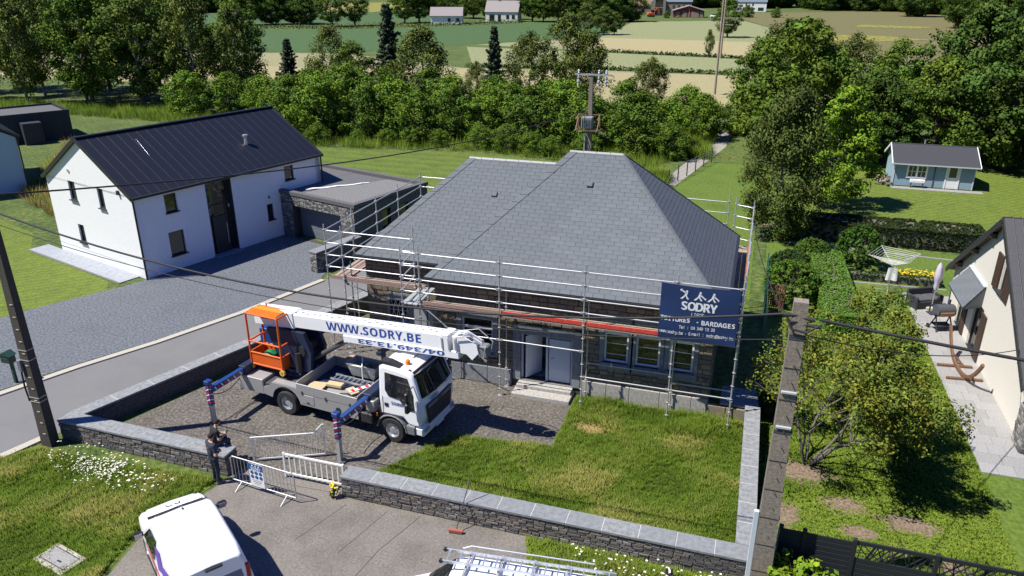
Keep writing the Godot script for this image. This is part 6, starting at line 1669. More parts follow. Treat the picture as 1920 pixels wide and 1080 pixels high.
# ---------------------------------------------------------------- vans at the street edge
# shell skinned over cross-sections given as [x, half width, sill, waist, roof height, roof half width]
func shell(sec: Array) -> MB:
	var rings = []
	for q in sec:
		var x = q[0]; var hw = q[1]; var y0 = q[2]; var yw = q[3]; var yr = q[4]; var rw = q[5]
		var pr = [Vector2(-hw * 0.9, y0), Vector2(hw * 0.9, y0), Vector2(hw, y0 + 0.12), Vector2(hw, yw), Vector2(lerpf(hw, rw, 0.75), lerpf(yw, yr, 0.72)), Vector2(rw, yr - 0.07), Vector2(rw - 0.1, yr), Vector2(0, yr + 0.03), Vector2(-rw + 0.1, yr), Vector2(-rw, yr - 0.07), Vector2(-lerpf(hw, rw, 0.75), lerpf(yw, yr, 0.72)), Vector2(-hw, yw), Vector2(-hw, y0 + 0.12)]
		var r = []
		for p in pr: r.append(Vector3(x, p.y, p.x))
		rings.append(r)
	return MB.new().loft(rings)

func make_vans() -> void:
	# small panel van nosing up to the verge; local +x is its front
	var v = thing("panel_van", "white panel van with purple side print parked on the driveway", "van", Vector3(-12.58, 0.02, -12.4), deg_to_rad(144.5))
	var body = obj("body", shell([[-2.05, 0.82, 0.34, 0.9, 1.72, 0.64], [-2.0, 0.9, 0.28, 0.95, 1.78, 0.7], [-1.6, 0.92, 0.26, 0.98, 1.82, 0.74], [0.0, 0.92, 0.26, 1.0, 1.84, 0.75], [0.36, 0.91, 0.26, 1.0, 1.83, 0.74], [0.56, 0.91, 0.26, 1.0, 1.78, 0.71], [1.2, 0.9, 0.26, 1.02, 1.26, 0.76], [1.34, 0.9, 0.27, 1.02, 1.19, 0.79], [1.75, 0.88, 0.28, 0.98, 1.12, 0.76], [2.05, 0.84, 0.3, 0.9, 1.03, 0.7], [2.22, 0.76, 0.33, 0.8, 0.9, 0.6], [2.28, 0.66, 0.38, 0.64, 0.74, 0.5]]), M.van_white, v)
	# windscreen in the slope between roof and bonnet
	var ws = []
	for j in 4:
		var row = []
		for i in 7:
			var u = 1.0 - i / 6.0 * 2.0; var f = j / 3.0
			row.append(Vector3(lerpf(1.2, 0.6, f) + 0.02 - 0.05 * u * u, lerpf(1.26, 1.77, f) + 0.035 - 0.02 * u * u, u * lerpf(0.66, 0.62, f)))
		ws.append(row)
	obj("windscreen", MB.new().loft(ws, false, false), M.car_glass, body)
	obj("scuttle", MB.new().box(Vector3(1.4, 1.212, 0), Vector3(0.07, 0.03, 1.42)), M.plastic_black, body)
	obj("roof_front_seam", MB.new().box(Vector3(0.5, 1.826, 0), Vector3(0.02, 0.03, 1.26)), M.van_seam, body)
	obj("antenna_base", MB.new().bevel(Vector3(0.34, 1.87, 0), Vector3(0.09, 0.03, 0.05), 0.01), M.van_seam, body)
	for k in 7:
		var rz = -0.54 + k * 0.18
		var ry = 0.03 * (1.0 - absf(rz) / 0.65) + 0.001
		obj("roof_rib", MB.new().bar(Vector3(-1.6, 1.82 + ry, rz), Vector3(-0.02, 1.84 + ry, rz), 0.045, 0.018), M.van_white, body)
	# double-chevron style mark on the bonnet, as two small hooked bars
	for s in [-1, 1]: obj("bonnet_mark", MB.new().path([Vector3(1.72, 1.158, s * 0.05), Vector3(1.64, 1.172, s * 0.06), Vector3(1.66, 1.165, s * 0.16), Vector3(1.78, 1.142, s * 0.17)], 0.014, 5), M.van_seam, body)
	for s in [-1, 1]:
		var z = s * 0.925
		var wn = PackedVector2Array([Vector2(-0.15, 1.06), Vector2(1.0, 1.08), Vector2(0.5, 1.56), Vector2(-0.15, 1.6)])
		obj("side_window", MB.new().plate(wn, 0.02, Transform3D(Basis(Vector3.RIGHT, Vector3(0, 1, -s * 0.2).normalized(), Vector3(0, s * 0.2, 1).normalized()), Vector3(0, 0.0, s * 1.125))), M.car_glass, body)
		var m = obj("mirror", MB.new().bevel(Vector3(0.92, 1.16, s * 1.06), Vector3(0.14, 0.2, 0.26), 0.05), M.plastic_black, v)
		obj("mirror_glass", MB.new().box(Vector3(0.845, 1.16, s * 1.06), Vector3(0.01, 0.14, 0.18)), M.alu, m)
		wheel(v, 1.35, s * 0.8, 0.32, 0.2, s, M.alu); wheel(v, -1.3, s * 0.8, 0.32, 0.2, s, M.alu)
		obj("sill", MB.new().bevel(Vector3(0, 0.32, s * 0.9), Vector3(2.0, 0.14, 0.06), 0.02), M.plastic_black, body)
		obj("side_print", MB.new().plate(PackedVector2Array([Vector2(-0.05, 1.42), Vector2(-0.5, 1.5), Vector2(-1.0, 1.2), Vector2(-0.55, 1.06)]), 0.006, Transform3D(Basis(Vector3.RIGHT, Vector3(0, 1, -s * 0.2).normalized(), Vector3(0, s * 0.2, 1).normalized()), Vector3(0, 0, s * 1.135))), M.van_purple, body)
		obj("side_print", MB.new().plate(PackedVector2Array([Vector2(-0.7, 1.3), Vector2(-1.4, 1.45), Vector2(-1.75, 1.15), Vector2(-1.1, 1.02)]), 0.006, Transform3D(Basis(Vector3.RIGHT, Vector3(0, 1, -s * 0.2).normalized(), Vector3(0, s * 0.2, 1).normalized()), Vector3(0, 0, s * 1.132))), M.van_purple, body)
		obj("side_print", MB.new().plate(PackedVector2Array([Vector2(0.9, 0.9), Vector2(0.2, 0.98), Vector2(-0.9, 0.72), Vector2(0.3, 0.66)]), 0.006, Transform3D(Basis(), Vector3(0, 0, s * 0.925))), M.van_red, body)
		obj("tail_light", MB.new().bevel(Vector3(-2.03, 1.2, s * 0.78), Vector3(0.06, 0.44, 0.12), 0.02), M.tail_red, body)
		obj("headlight", MB.new().bevel(Vector3(2.05, 0.76, s * 0.62), Vector3(0.2, 0.14, 0.26), 0.04), M.glass, body)
		obj("door_seam", MB.new().bar(Vector3(0.05, 0.4, s * 0.925), Vector3(0.05, 1.05, s * 0.925), 0.012, 0.01), M.van_seam, body)
	var rg = PackedVector2Array([Vector2(-0.66, 1.1), Vector2(0.66, 1.1), Vector2(0.58, 1.62), Vector2(-0.58, 1.62)])
	obj("rear_window", MB.new().plate(rg, 0.02, Transform3D(Basis(Vector3.BACK, Vector3(0.09, 1, 0).normalized(), Vector3(-1, 0.09, 0).normalized()), Vector3(-2.16, 0, 0))), M.rear_glass, body)
	obj("brake_lamp", MB.new().bevel(Vector3(-2.08, 1.7, 0.02), Vector3(0.12, 0.06, 0.4), 0.02), M.plastic_black, body)
	obj("rear_bumper", MB.new().bevel(Vector3(-2.06, 0.45, 0), Vector3(0.16, 0.26, 1.66), 0.05), M.plastic_grey, body)
	# second van at the bottom edge with ladders on its rack
	v = thing("ladder_van", "white van with an aluminium ladder rack on its roof", "van", Vector3(-4.55, 0.02, -12.4), deg_to_rad(185.8))
	body = obj("body", shell([[-2.5, 0.9, 0.36, 1.0, 1.95, 0.76], [-2.45, 0.97, 0.3, 1.05, 1.98, 0.8], [0.5, 0.98, 0.3, 1.1, 2.0, 0.82], [0.85, 0.97, 0.3, 1.1, 1.95, 0.78], [1.6, 0.95, 0.3, 1.1, 1.3, 0.78], [1.85, 0.94, 0.3, 1.02, 1.18, 0.78], [2.35, 0.9, 0.34, 0.9, 1.0, 0.7], [2.5, 0.8, 0.4, 0.74, 0.84, 0.6]]), M.van_white, v)
	ws = []
	for j in 4:
		var row = []
		for i in 7:
			var u = 1.0 - i / 6.0 * 2.0; var f = j / 3.0
			row.append(Vector3(lerpf(1.6, 0.92, f) + 0.02 - 0.05 * u * u, lerpf(1.3, 1.92, f) + 0.04 - 0.02 * u * u, u * lerpf(0.72, 0.68, f)))
		ws.append(row)
	obj("windscreen", MB.new().loft(ws, false, false), M.car_glass, body)
	for s in [-1, 1]:
		wheel(v, 1.6, s * 0.86, 0.34, 0.22, s, M.alu); wheel(v, -1.5, s * 0.86, 0.34, 0.22, s, M.alu)
		obj("mirror", MB.new().bevel(Vector3(1.15, 1.25, s * 1.12), Vector3(0.14, 0.22, 0.26), 0.05), M.plastic_black, v)
		obj("tail_light", MB.new().bevel(Vector3(-2.48, 1.2, s * 0.85), Vector3(0.06, 0.5, 0.12), 0.02), M.tail_red, body)
	for k in 4: obj("rack_bar", MB.new().bevel(Vector3(0.55 - k * 0.75, 2.1, 0), Vector3(0.06, 0.05, 1.6), 0.01), M.galvanised, v)
	for s in [-1, 1]: obj("rack_rail", MB.new().path([Vector3(0.75, 2.16, s * 0.78), Vector3(0.55, 2.24, s * 0.8), Vector3(-2.3, 2.24, s * 0.8)], 0.02, 6), M.alu, v)
	var ld = thing("roof_rack_ladder", "aluminium ladder strapped on the rack of the white van", "ladder", Vector3(-4.55, 2.14, -12.4), deg_to_rad(185.8))
	for zz in [0.22, 0.6]: obj("stile", MB.new().bevel(Vector3(-0.85, 0.1, zz), Vector3(3.9, 0.08, 0.035), 0.006), M.alu, ld)
	for k in 14: obj("rung", MB.new().bar(Vector3(1.0 - k * 0.28, 0.1, 0.22), Vector3(1.0 - k * 0.28, 0.1, 0.6), 0.032, 0.032), M.alu, ld)
	for zz in [0.22, 0.6]: obj("foot", MB.new().tube(Vector3(1.12, 0.1, zz - 0.03), Vector3(1.12, 0.1, zz + 0.03), 0.05, -1, 10), M.rubber, ld)

# ---------------------------------------------------------------- gates and barrier
func make_gates() -> void:
	# right leaf, closed across half the opening
	var g = thing("gate_leaf", "closed white slatted gate leaf beside the slab-capped wall end", "gate", Vector3(-10.7, 0, -16.75))
	var w = 2.05
	obj("top_rail", MB.new().bevel(Vector3(-w / 2, 0.86, 0), Vector3(w, 0.07, 0.06), 0.01), M.gate_white, g)
	obj("bottom_rail", MB.new().bevel(Vector3(-w / 2, 0.18, 0), Vector3(w, 0.07, 0.06), 0.01), M.gate_white, g)
	for x in [0.0, -w]: obj("post", MB.new().bevel(Vector3(x, 0.48, 0), Vector3(0.07, 0.88, 0.07), 0.01), M.gate_white, g)
	for k in 10: obj("slat", MB.new().bevel(Vector3(-0.19 - k * 0.186, 0.52, 0), Vector3(0.055, 0.62, 0.03), 0.008), M.gate_white, g)
	# left leaf, swung inwards, with a raised end
	g = thing("gate_leaf", "white wire gate leaf swung open into the yard with upturned tip", "gate", Vector3(-14.2, 0, -17.15), atan2(0.95, 2.0))
	w = 2.25
	obj("top_rail", MB.new().bar(Vector3(0, 0.9, 0), Vector3(w - 0.3, 0.9, 0), 0.05, 0.05).bar(Vector3(w - 0.3, 0.9, 0), Vector3(w, 1.22, 0), 0.05, 0.05), M.gate_white, g)
	obj("bottom_rail", MB.new().bar(Vector3(0, 0.1, 0), Vector3(w, 0.1, 0), 0.05, 0.05), M.gate_white, g)
	obj("post", MB.new().bar(Vector3(0, 0, 0), Vector3(0, 0.92, 0), 0.06, 0.06), M.gate_white, g)
	obj("post", MB.new().bar(Vector3(w, 0.08, 0), Vector3(w, 1.22, 0), 0.05, 0.05), M.gate_white, g)
	for k in 26: obj("wire", MB.new().tube(Vector3(0.08 + k * 0.083, 0.1, 0), Vector3(0.08 + k * 0.083, 0.9 if k < 23 else 0.98, 0), 0.006, -1, 5), M.gate_white, g)
	# crowd barrier with the site notice
	var a = Vector3(-14.08, 0, -15.95); var c = Vector3(-11.72, 0, -15.72)
	g = thing("crowd_barrier", "galvanised crowd barrier with a blue and white site notice", "barrier", (a + c) / 2, -atan2(c.z - a.z, c.x - a.x))
	var h = 1.05; var hw = 1.18
	var pts = [Vector3(-hw, 0.2, 0), Vector3(-hw, h - 0.1, 0), Vector3(-hw + 0.08, h, 0), Vector3(hw - 0.08, h, 0), Vector3(hw, h - 0.1, 0), Vector3(hw, 0.2, 0), Vector3(-hw, 0.2, 0)]
	obj("frame", MB.new().path(pts, 0.02, 8), M.galvanised, g)
	for k in 17: obj("bar", MB.new().tube(Vector3(-hw + 0.13 + k * 0.131, 0.2, 0), Vector3(-hw + 0.13 + k * 0.131, h, 0), 0.008, -1, 5), M.galvanised, g)
	for s in [-1, 1]: obj("foot", MB.new().path([Vector3(s * 0.85, 0.02, 0.33), Vector3(s * 0.85, 0.2, 0.0), Vector3(s * 0.85, 0.02, -0.33)], 0.018, 6), M.galvanised, g)
	var n = thing("site_notice", "white and blue site safety notice fixed on the crowd barrier", "sign", g.position + Vector3(0, 0.22, 0.03), g.rotation.y)
	var sx = -0.2
	obj("board", MB.new().box(Vector3(sx, 0.4, 0), Vector3(0.52, 0.8, 0.012)), M.sign_white, n)
	obj("header", MB.new().box(Vector3(sx, 0.69, 0.008), Vector3(0.52, 0.22, 0.006)), M.sign_blue, n)
	text("SODRY", 0.09, M.print_white, n, Transform3D(Basis(), Vector3(sx, 0.63, 0.014)), true, 0.36)
	for k in 3: obj("emblem", MB.new().plate(PackedVector2Array([Vector2(-0.04, -0.03), Vector2(0.04, -0.03), Vector2(0.01, 0.05)]), 0.004, Transform3D(Basis(), Vector3(sx - 0.12 + k * 0.12, 0.74, 0.014))), M.print_white, n)
	for j in 2:
		for k in 3: obj("pictogram", MB.new().lathe(Vector3(sx - 0.16 + k * 0.16, 0.49 - j * 0.15, 0.009), [Vector2(0.062, -0.002), Vector2(0.062, 0.003), Vector2(0.03, 0.003), Vector2(0.03, 0.004), Vector2(0, 0.004)], 14, Basis(Vector3.RIGHT, PI / 2)), M.sign_blue, n)
	for j in 3: obj("print_line", MB.new().box(Vector3(sx, 0.22 - j * 0.06, 0.008), Vector3(0.36 - j * 0.06, 0.015, 0.004)), M.plastic_grey, n)
	# broom leaning on the wall
	g = thing("broom", "red headed yard broom leaning on the coping of the wall", "broom", Vector3(-6.75, 0.02, -15.98))
	obj("handle", MB.new().tube(Vector3(0, 0.07, 0.03), Vector3(0.2, 1.5, -0.72), 0.016, -1, 6), M.steel_dark, g)
	obj("head", MB.new().bevel(Vector3(0, 0.09, 0.05), Vector3(0.42, 0.06, 0.08), 0.012, Basis(Vector3.UP, 0.1)), M.print_red, g)
	obj("bristles", MB.new().bevel(Vector3(0, 0.035, 0.06), Vector3(0.4, 0.06, 0.07), 0.01, Basis(Vector3.UP, 0.1)), M.wicker_brown, g)
	# inspection cover in the verge
	g = thing("inspection_cover", "rectangular concrete inspection cover set in the grass verge", "cover", Vector3(-16.45, 0.0, -11.72), -0.2)
	obj("surround", MB.new().bevel(Vector3(0, 0.03, 0), Vector3(1.25, 0.06, 0.72), 0.012), M.kerb_concrete, g)
	obj("lid", MB.new().bevel(Vector3(0, 0.066, 0), Vector3(0.98, 0.02, 0.5), 0.006), M.patio_stone_dark, g)
	obj("lifting_slot", MB.new().box(Vector3(0.12, 0.078, 0.08), Vector3(0.16, 0.006, 0.05)), M.chassis_black, g)
	obj("rim", MB.new().box(Vector3(0, 0.078, 0.23), Vector3(0.98, 0.006, 0.02)).box(Vector3(0, 0.078, -0.23), Vector3(0.98, 0.006, 0.02)), M.chassis_black, g)

# ---------------------------------------------------------------- people
# body meshed as one skin: smooth union of tapered capsules, surface nets on a grid
func nets(b: MB, bones: Array, cell: float, k: float, paint: Callable) -> void:
	var lo = Vector3.ONE * 1e9; var hi = -lo
	for q in bones:
		for p in [q[0], q[1]]:
			var r = maxf(q[2], q[3]) + cell * 3
			lo = lo.min(p - Vector3.ONE * r); hi = hi.max(p + Vector3.ONE * r)
	var n = Vector3i(((hi - lo) / cell).ceil()) + Vector3i.ONE
	var f = PackedFloat32Array()
	f.resize(n.x * n.y * n.z)
	f.fill(1.0)
	# per bone, only the grid points near it
	for q in bones:
		var a: Vector3 = q[0]; var c: Vector3 = q[1]; var ra: float = q[2]; var rb: float = q[3]
		var rr = maxf(ra, rb) + cell * 3 + k
		var i0 = Vector3i(((a.min(c) - Vector3.ONE * rr - lo) / cell).floor()).max(Vector3i.ZERO)
		var i1 = Vector3i(((a.max(c) + Vector3.ONE * rr - lo) / cell).ceil()).min(n - Vector3i.ONE)
		var ab: Vector3 = c - a
		var ll = maxf(ab.length_squared(), 1e-8)
		for z in range(i0.z, i1.z + 1):
			for y in range(i0.y, i1.y + 1):
				for x in range(i0.x, i1.x + 1):
					var p: Vector3 = lo + Vector3(x, y, z) * cell
					var t = clampf((p - a).dot(ab) / ll, 0.0, 1.0)
					var d = p.distance_to(a + ab * t) - lerpf(ra, rb, t)
					var i = x + n.x * (y + n.y * z)
					var e = f[i]
					var h = maxf(k - absf(d - e), 0.0) / k
					f[i] = minf(d, e) - h * h * k * 0.25
	var vert = {}
	var pos = []
	var nor = []
	for z in n.z - 1:
		for y in n.y - 1:
			for x in n.x - 1:
				var s = 0; var acc = Vector3.ZERO; var cnt = 0
				var val = []
				for q in 8:
					var v = f[(x + (q & 1)) + n.x * ((y + ((q >> 1) & 1)) + n.y * (z + (q >> 2)))]
					val.append(v)
					if v < 0: s += 1
				if s == 0 or s == 8: continue
				for e in [[0, 1], [2, 3], [4, 5], [6, 7], [0, 2], [1, 3], [4, 6], [5, 7], [0, 4], [1, 5], [2, 6], [3, 7]]:
					var va: float = val[e[0]]; var vb: float = val[e[1]]
					if (va < 0) == (vb < 0): continue
					var t = va / (va - vb)
					var pa = Vector3(e[0] & 1, (e[0] >> 1) & 1, e[0] >> 2); var pb = Vector3(e[1] & 1, (e[1] >> 1) & 1, e[1] >> 2)
					acc += pa.lerp(pb, t); cnt += 1
				vert[Vector3i(x, y, z)] = pos.size()
				pos.append(lo + (Vector3(x, y, z) + acc / cnt) * cell)
				nor.append(Vector3(val[1] + val[3] + val[5] + val[7] - val[0] - val[2] - val[4] - val[6], val[2] + val[3] + val[6] + val[7] - val[0] - val[1] - val[4] - val[5], val[4] + val[5] + val[6] + val[7] - val[0] - val[1] - val[2] - val[3]).normalized())
	for key in vert:
		var x = key.x; var y = key.y; var z = key.z
		if x == 0 or y == 0 or z == 0: continue
		var v0 = f[x + n.x * (y + n.y * z)]
		for ax in 3:
			var nb = [Vector3i(1, 0, 0), Vector3i(0, 1, 0), Vector3i(0, 0, 1)][ax]
			var v1 = f[(x + nb.x) + n.x * ((y + nb.y) + n.y * (z + nb.z))]
			if (v0 < 0) == (v1 < 0): continue
			var o1 = [Vector3i(0, 1, 0), Vector3i(0, 0, 1), Vector3i(1, 0, 0)][ax]; var o2 = [Vector3i(0, 0, 1), Vector3i(1, 0, 0), Vector3i(0, 1, 0)][ax]
			var ks = [key, key - o1, key - o1 - o2, key - o2]
			var ok = true
			for q in ks:
				if not vert.has(q): ok = false
			if not ok: continue
			var id = ks.map(func(q): return vert[q])
			if v0 > 0: id.reverse()
			var mid: Vector3 = (pos[id[0]] + pos[id[2]]) / 2
			b.col = paint.call(mid)
			b.trin(pos[id[0]], pos[id[1]], pos[id[2]], nor[id[0]], nor[id[1]], nor[id[2]])
			b.trin(pos[id[0]], pos[id[2]], pos[id[3]], nor[id[0]], nor[id[2]], nor[id[3]])

func add_hand(b: MB, wrist: Vector3, dir: Vector3, palm: Vector3, side: float, curl: float) -> void:
	# palm and five fingers: dir points to the fingertips, palm is the way the palm faces
	dir = dir.normalized()
	palm = (palm - dir * palm.dot(dir)).normalized()
	var across = dir.cross(palm) * side
	var bones = [[wrist, wrist + dir * 0.07, 0.026, 0.03], [wrist + dir * 0.04 + across * 0.02, wrist + dir * 0.085 + across * 0.024, 0.018, 0.016], [wrist + dir * 0.04 - across * 0.02, wrist + dir * 0.08 - across * 0.026, 0.018, 0.015]]
	for i in 4:
		var base = wrist + dir * (0.09 - 0.006 * absf(i - 1)) + across * (0.03 - i * 0.02)
		var l: float = [0.042, 0.047, 0.043, 0.034][i]
		var d1 = (dir + palm * curl * 0.5).normalized(); var d2 = (dir + palm * curl * 1.5).normalized()
		bones.append([base, base + d1 * l, 0.0095, 0.0088]); bones.append([base + d1 * l, base + d1 * l + d2 * l * 0.8, 0.0088, 0.0075])
	var th = wrist + dir * 0.03 + across * 0.028
	bones.append([th, th + (dir + across * 0.8 + palm * 0.3).normalized() * 0.045, 0.012, 0.011]); bones.append([th + (dir + across * 0.8 + palm * 0.3).normalized() * 0.045, th + (dir * 1.4 + across * 0.8 + palm * 0.5).normalized() * 0.08, 0.011, 0.009])
	nets(b, bones, 0.0055, 0.008, func(_p): return Color(0.5, 0.3, 0.21))

func add_head(b: MB, neck: Vector3, up: Vector3, look: Vector3) -> void:
	up = up.normalized()
	look = (look - up * look.dot(up)).normalized()
	var rt = look.cross(up)
	var c = neck + up * 0.115
	var bones = [[c + up * 0.035 - look * 0.015, c + up * 0.04 + look * 0.02, 0.084, 0.08], [c - up * 0.03 + look * 0.035, c - up * 0.075 + look * 0.05, 0.055, 0.032], [c + look * 0.09 + up * 0.012, c + look * 0.112 - up * 0.022, 0.008, 0.013], [neck - up * 0.03, neck + up * 0.07, 0.056, 0.05]]
	for s in [-1, 1]: bones.append([c + rt * s * 0.082 + up * 0.01, c + rt * s * 0.086 - up * 0.03, 0.014, 0.01])
	nets(b, bones, 0.008, 0.02, func(p):
		var q = p - c
		var f = q.dot(look); var u = q.dot(up); var r = absf(q.dot(rt))
		if u > 0.005 + f * 0.75 and u > -0.045 and not (f > 0.05 and u < 0.055): return Color(0.018, 0.012, 0.009)
		if f > 0.065 and absf(u - 0.012) < 0.01 and r > 0.018 and r < 0.042: return Color(0.04, 0.03, 0.025)
		if f > 0.07 and absf(u + 0.052) < 0.006 and r < 0.025: return Color(0.3, 0.12, 0.1)
		return Color(0.5, 0.3, 0.21))

func make_people() -> void:
	var m = mat("person_skin_and_cloth", 1, 1, 1, 0.85)
	m.vertex_color_use_as_albedo = true
	var skin = Color(0.5, 0.3, 0.21); var navy = Color(0.026, 0.032, 0.058); var jean = Color(0.022, 0.027, 0.045); var black = Color(0.013, 0.013, 0.015); var shoe = Color(0.12, 0.12, 0.13); var shorts = Color(0.05, 0.055, 0.062)
	# standing man, back half turned to the street, forearms folded on front; local +z is where he faces
	var p = thing("person", "person in navy t-shirt and jeans standing at the wall end", "person", Vector3(-14.62, 0.015, -15.86), deg_to_rad(155))
	var b = MB.new()
	var bones = []
	for s in [-1, 1]:
		bones.append_array([[Vector3(s * 0.09, 0.9, 0), Vector3(s * 0.11, 0.5, 0.02), 0.095, 0.066], [Vector3(s * 0.11, 0.5, 0.02), Vector3(s * 0.12, 0.1, -0.02), 0.064, 0.048], [Vector3(s * 0.12, 0.05, -0.05), Vector3(s * 0.14, 0.045, 0.15), 0.045, 0.036]])
		bones.append_array([[Vector3(s * 0.19, 1.4, -0.01), Vector3(s * 0.26, 1.12, -0.02), 0.062, 0.05], [Vector3(s * 0.26, 1.12, -0.02), Vector3(s * 0.06, 1.08, 0.2), 0.043, 0.032]])
		bones.append([Vector3(s * 0.06, 1.42, 0), Vector3(s * 0.17, 1.41, -0.01), 0.075, 0.066])
	bones.append_array([[Vector3(0, 0.93, 0), Vector3(0, 1.12, 0), 0.14, 0.13], [Vector3(-0.05, 1.15, 0), Vector3(-0.07, 1.34, 0.0), 0.12, 0.12], [Vector3(0.05, 1.15, 0), Vector3(0.07, 1.34, 0.0), 0.12, 0.12], [Vector3(0, 1.4, 0), Vector3(0, 1.5, 0.01), 0.07, 0.052]])
	var paint1 = func(q: Vector3) -> Color:
		if q.y < 0.1: return shoe
		if q.y < 0.95: return jean
		if q.y > 1.49: return skin
		var arm = absf(q.x) > 0.2 and q.y < 1.2
		if arm or (q.z > 0.14 and q.y < 1.2): return skin
		return navy
	nets(b, bones, 0.014, 0.05, paint1)
	add_head(b, Vector3(0, 1.52, 0.015), Vector3(0, 1, 0.12), Vector3(0.25, -0.25, 1))
	add_hand(b, Vector3(0.05, 1.08, 0.21), Vector3(-1, 0.1, 0.3), Vector3(0, -0.2, -1), 1, 0.6)
	add_hand(b, Vector3(-0.05, 1.06, 0.21), Vector3(1, 0.1, 0.3), Vector3(0, -0.2, -1), -1, 0.6)
	obj("body", b, m, p)
	text("SODRY", 0.07, M.print_red, p, Transform3D(Basis(Vector3.UP, PI), Vector3(0, 1.33, -0.137)), true, 0.18, "Droid Sans", "shirt_print")
	# seated man on the coping, feet inside the yard, looking down at his phone
	p = thing("person", "person in black t-shirt sitting on the wall looking down", "person", Vector3(-15.2, 0.0, -16.6), deg_to_rad(150))
	b = MB.new()
	bones = []
	for s in [-1, 1]:
		bones.append_array([[Vector3(s * 0.09, 0.87, 0.0), Vector3(s * 0.13, 0.85, 0.42), 0.09, 0.066], [Vector3(s * 0.13, 0.85, 0.42), Vector3(s * 0.13, 0.42, 0.46), 0.062, 0.045], [Vector3(s * 0.13, 0.37, 0.45), Vector3(s * 0.14, 0.33, 0.62), 0.042, 0.034]])
		bones.append_array([[Vector3(s * 0.18, 1.3, 0.1), Vector3(s * 0.24, 1.05, 0.12), 0.06, 0.048], [Vector3(s * 0.24, 1.05, 0.12), Vector3(s * 0.07, 1.05, 0.36), 0.042, 0.032]])
		bones.append([Vector3(s * 0.06, 1.32, 0.09), Vector3(s * 0.16, 1.31, 0.09), 0.072, 0.064])
	bones.append_array([[Vector3(0, 0.89, 0), Vector3(0, 1.05, 0.03), 0.14, 0.13], [Vector3(-0.05, 1.05, 0.03), Vector3(-0.06, 1.24, 0.08), 0.12, 0.115], [Vector3(0.05, 1.05, 0.03), Vector3(0.06, 1.24, 0.08), 0.12, 0.115], [Vector3(0, 1.32, 0.1), Vector3(0, 1.4, 0.15), 0.066, 0.052]])
	var paint2 = func(q: Vector3) -> Color:
		if q.y < 0.38: return shoe
		if q.z > 0.3 and q.y < 0.62: return skin
		if q.y < 0.93: return shorts
		if q.y > 1.39 and q.z > 0.1: return skin
		if (absf(q.x) > 0.19 and q.y < 1.13) or (q.z > 0.24 and q.y < 1.16): return skin
		return black
	nets(b, bones, 0.014, 0.05, paint2)
	add_head(b, Vector3(0, 1.41, 0.15), Vector3(0, 1, 0.45), Vector3(0, -0.7, 1))
	add_hand(b, Vector3(0.06, 1.05, 0.37), Vector3(-0.6, 0.1, 0.8), Vector3(-0.3, 1, 0), 1, 0.8)
	add_hand(b, Vector3(-0.06, 1.05, 0.37), Vector3(0.6, 0.1, 0.8), Vector3(0.3, 1, 0), -1, 0.8)
	obj("body", b, m, p)
	var ph = thing("phone", "dark mobile phone held by the seated person", "phone", p.transform * Vector3(0, 1.09, 0.45), p.rotation.y)
	obj("case", MB.new().bevel(Vector3.ZERO, Vector3(0.07, 0.012, 0.14), 0.004, Basis(Vector3.RIGHT, -0.5)), M.plastic_black, ph)
	obj("screen", MB.new().box(Vector3(0, 0.0065, -0.0035), Vector3(0.062, 0.002, 0.128), Basis(Vector3.RIGHT, -0.5)), M.pane_dark, ph)
	# black and white dog in the grass by the wall foot
	p = thing("dog", "black and white dog lying in the daisy verge below the wall", "dog", Vector3(-0.75, 0.0, -15.45), deg_to_rad(200))
	b = MB.new()
	bones = [[Vector3(0, 0.24, -0.3), Vector3(0, 0.26, 0.1), 0.14, 0.16], [Vector3(0, 0.28, 0.12), Vector3(0, 0.42, 0.26), 0.11, 0.085], [Vector3(0, 0.46, 0.27), Vector3(0, 0.47, 0.33), 0.085, 0.08], [Vector3(0, 0.44, 0.38), Vector3(0, 0.42, 0.48), 0.045, 0.034], [Vector3(0, 0.24, -0.4), Vector3(0.12, 0.06, -0.62), 0.04, 0.03]]
	for s in [-1, 1]:
		bones.append_array([[Vector3(s * 0.06, 0.53, 0.26), Vector3(s * 0.085, 0.57, 0.26), 0.028, 0.014], [Vector3(s * 0.09, 0.2, 0.1), Vector3(s * 0.1, 0.06, 0.12), 0.06, 0.04], [Vector3(s * 0.1, 0.05, 0.12), Vector3(s * 0.1, 0.045, 0.38), 0.04, 0.036], [Vector3(s * 0.12, 0.22, -0.3), Vector3(s * 0.17, 0.1, -0.12), 0.1, 0.06], [Vector3(s * 0.17, 0.08, -0.12), Vector3(s * 0.17, 0.05, -0.34), 0.045, 0.035], [Vector3(s * 0.17, 0.045, -0.34), Vector3(s * 0.17, 0.04, -0.2), 0.032, 0.03]])
	nets(b, bones, 0.014, 0.04, func(q):
		if q.z > 0.2 and absf(q.x) < 0.025: return Color(0.7, 0.68, 0.64)
		if q.z > 0.4 or q.y < 0.07 or (q.z > 0.04 and q.z < 0.24 and q.y < 0.44 and q.y > 0.1): return Color(0.7, 0.68, 0.64)
		return Color(0.012, 0.011, 0.012))
	obj("body", b, m, p)

# ---------------------------------------------------------------- poles and lines
func tapered(a: Vector3, c: Vector3, w0: Vector2, w1: Vector2) -> MB:
	var rings = []
	for q in [[a, w0], [c, w1]]:
		var w = q[1] / 2; var e = 0.03
		var r = []
		for s in [[-1, -1], [1, -1], [1, 1], [-1, 1]]: r.append(q[0] + Vector3(s[0] * w.x, 0, s[1] * w.y))
		r.reverse()
		rings.append(r)
	var b = MB.new()
	for i in 4:
		var j = (i + 1) % 4
		b.quad(rings[0][i], rings[0][j], rings[1][j], rings[1][i])
	b.quad(rings[1][0], rings[1][1], rings[1][2], rings[1][3])
	return b

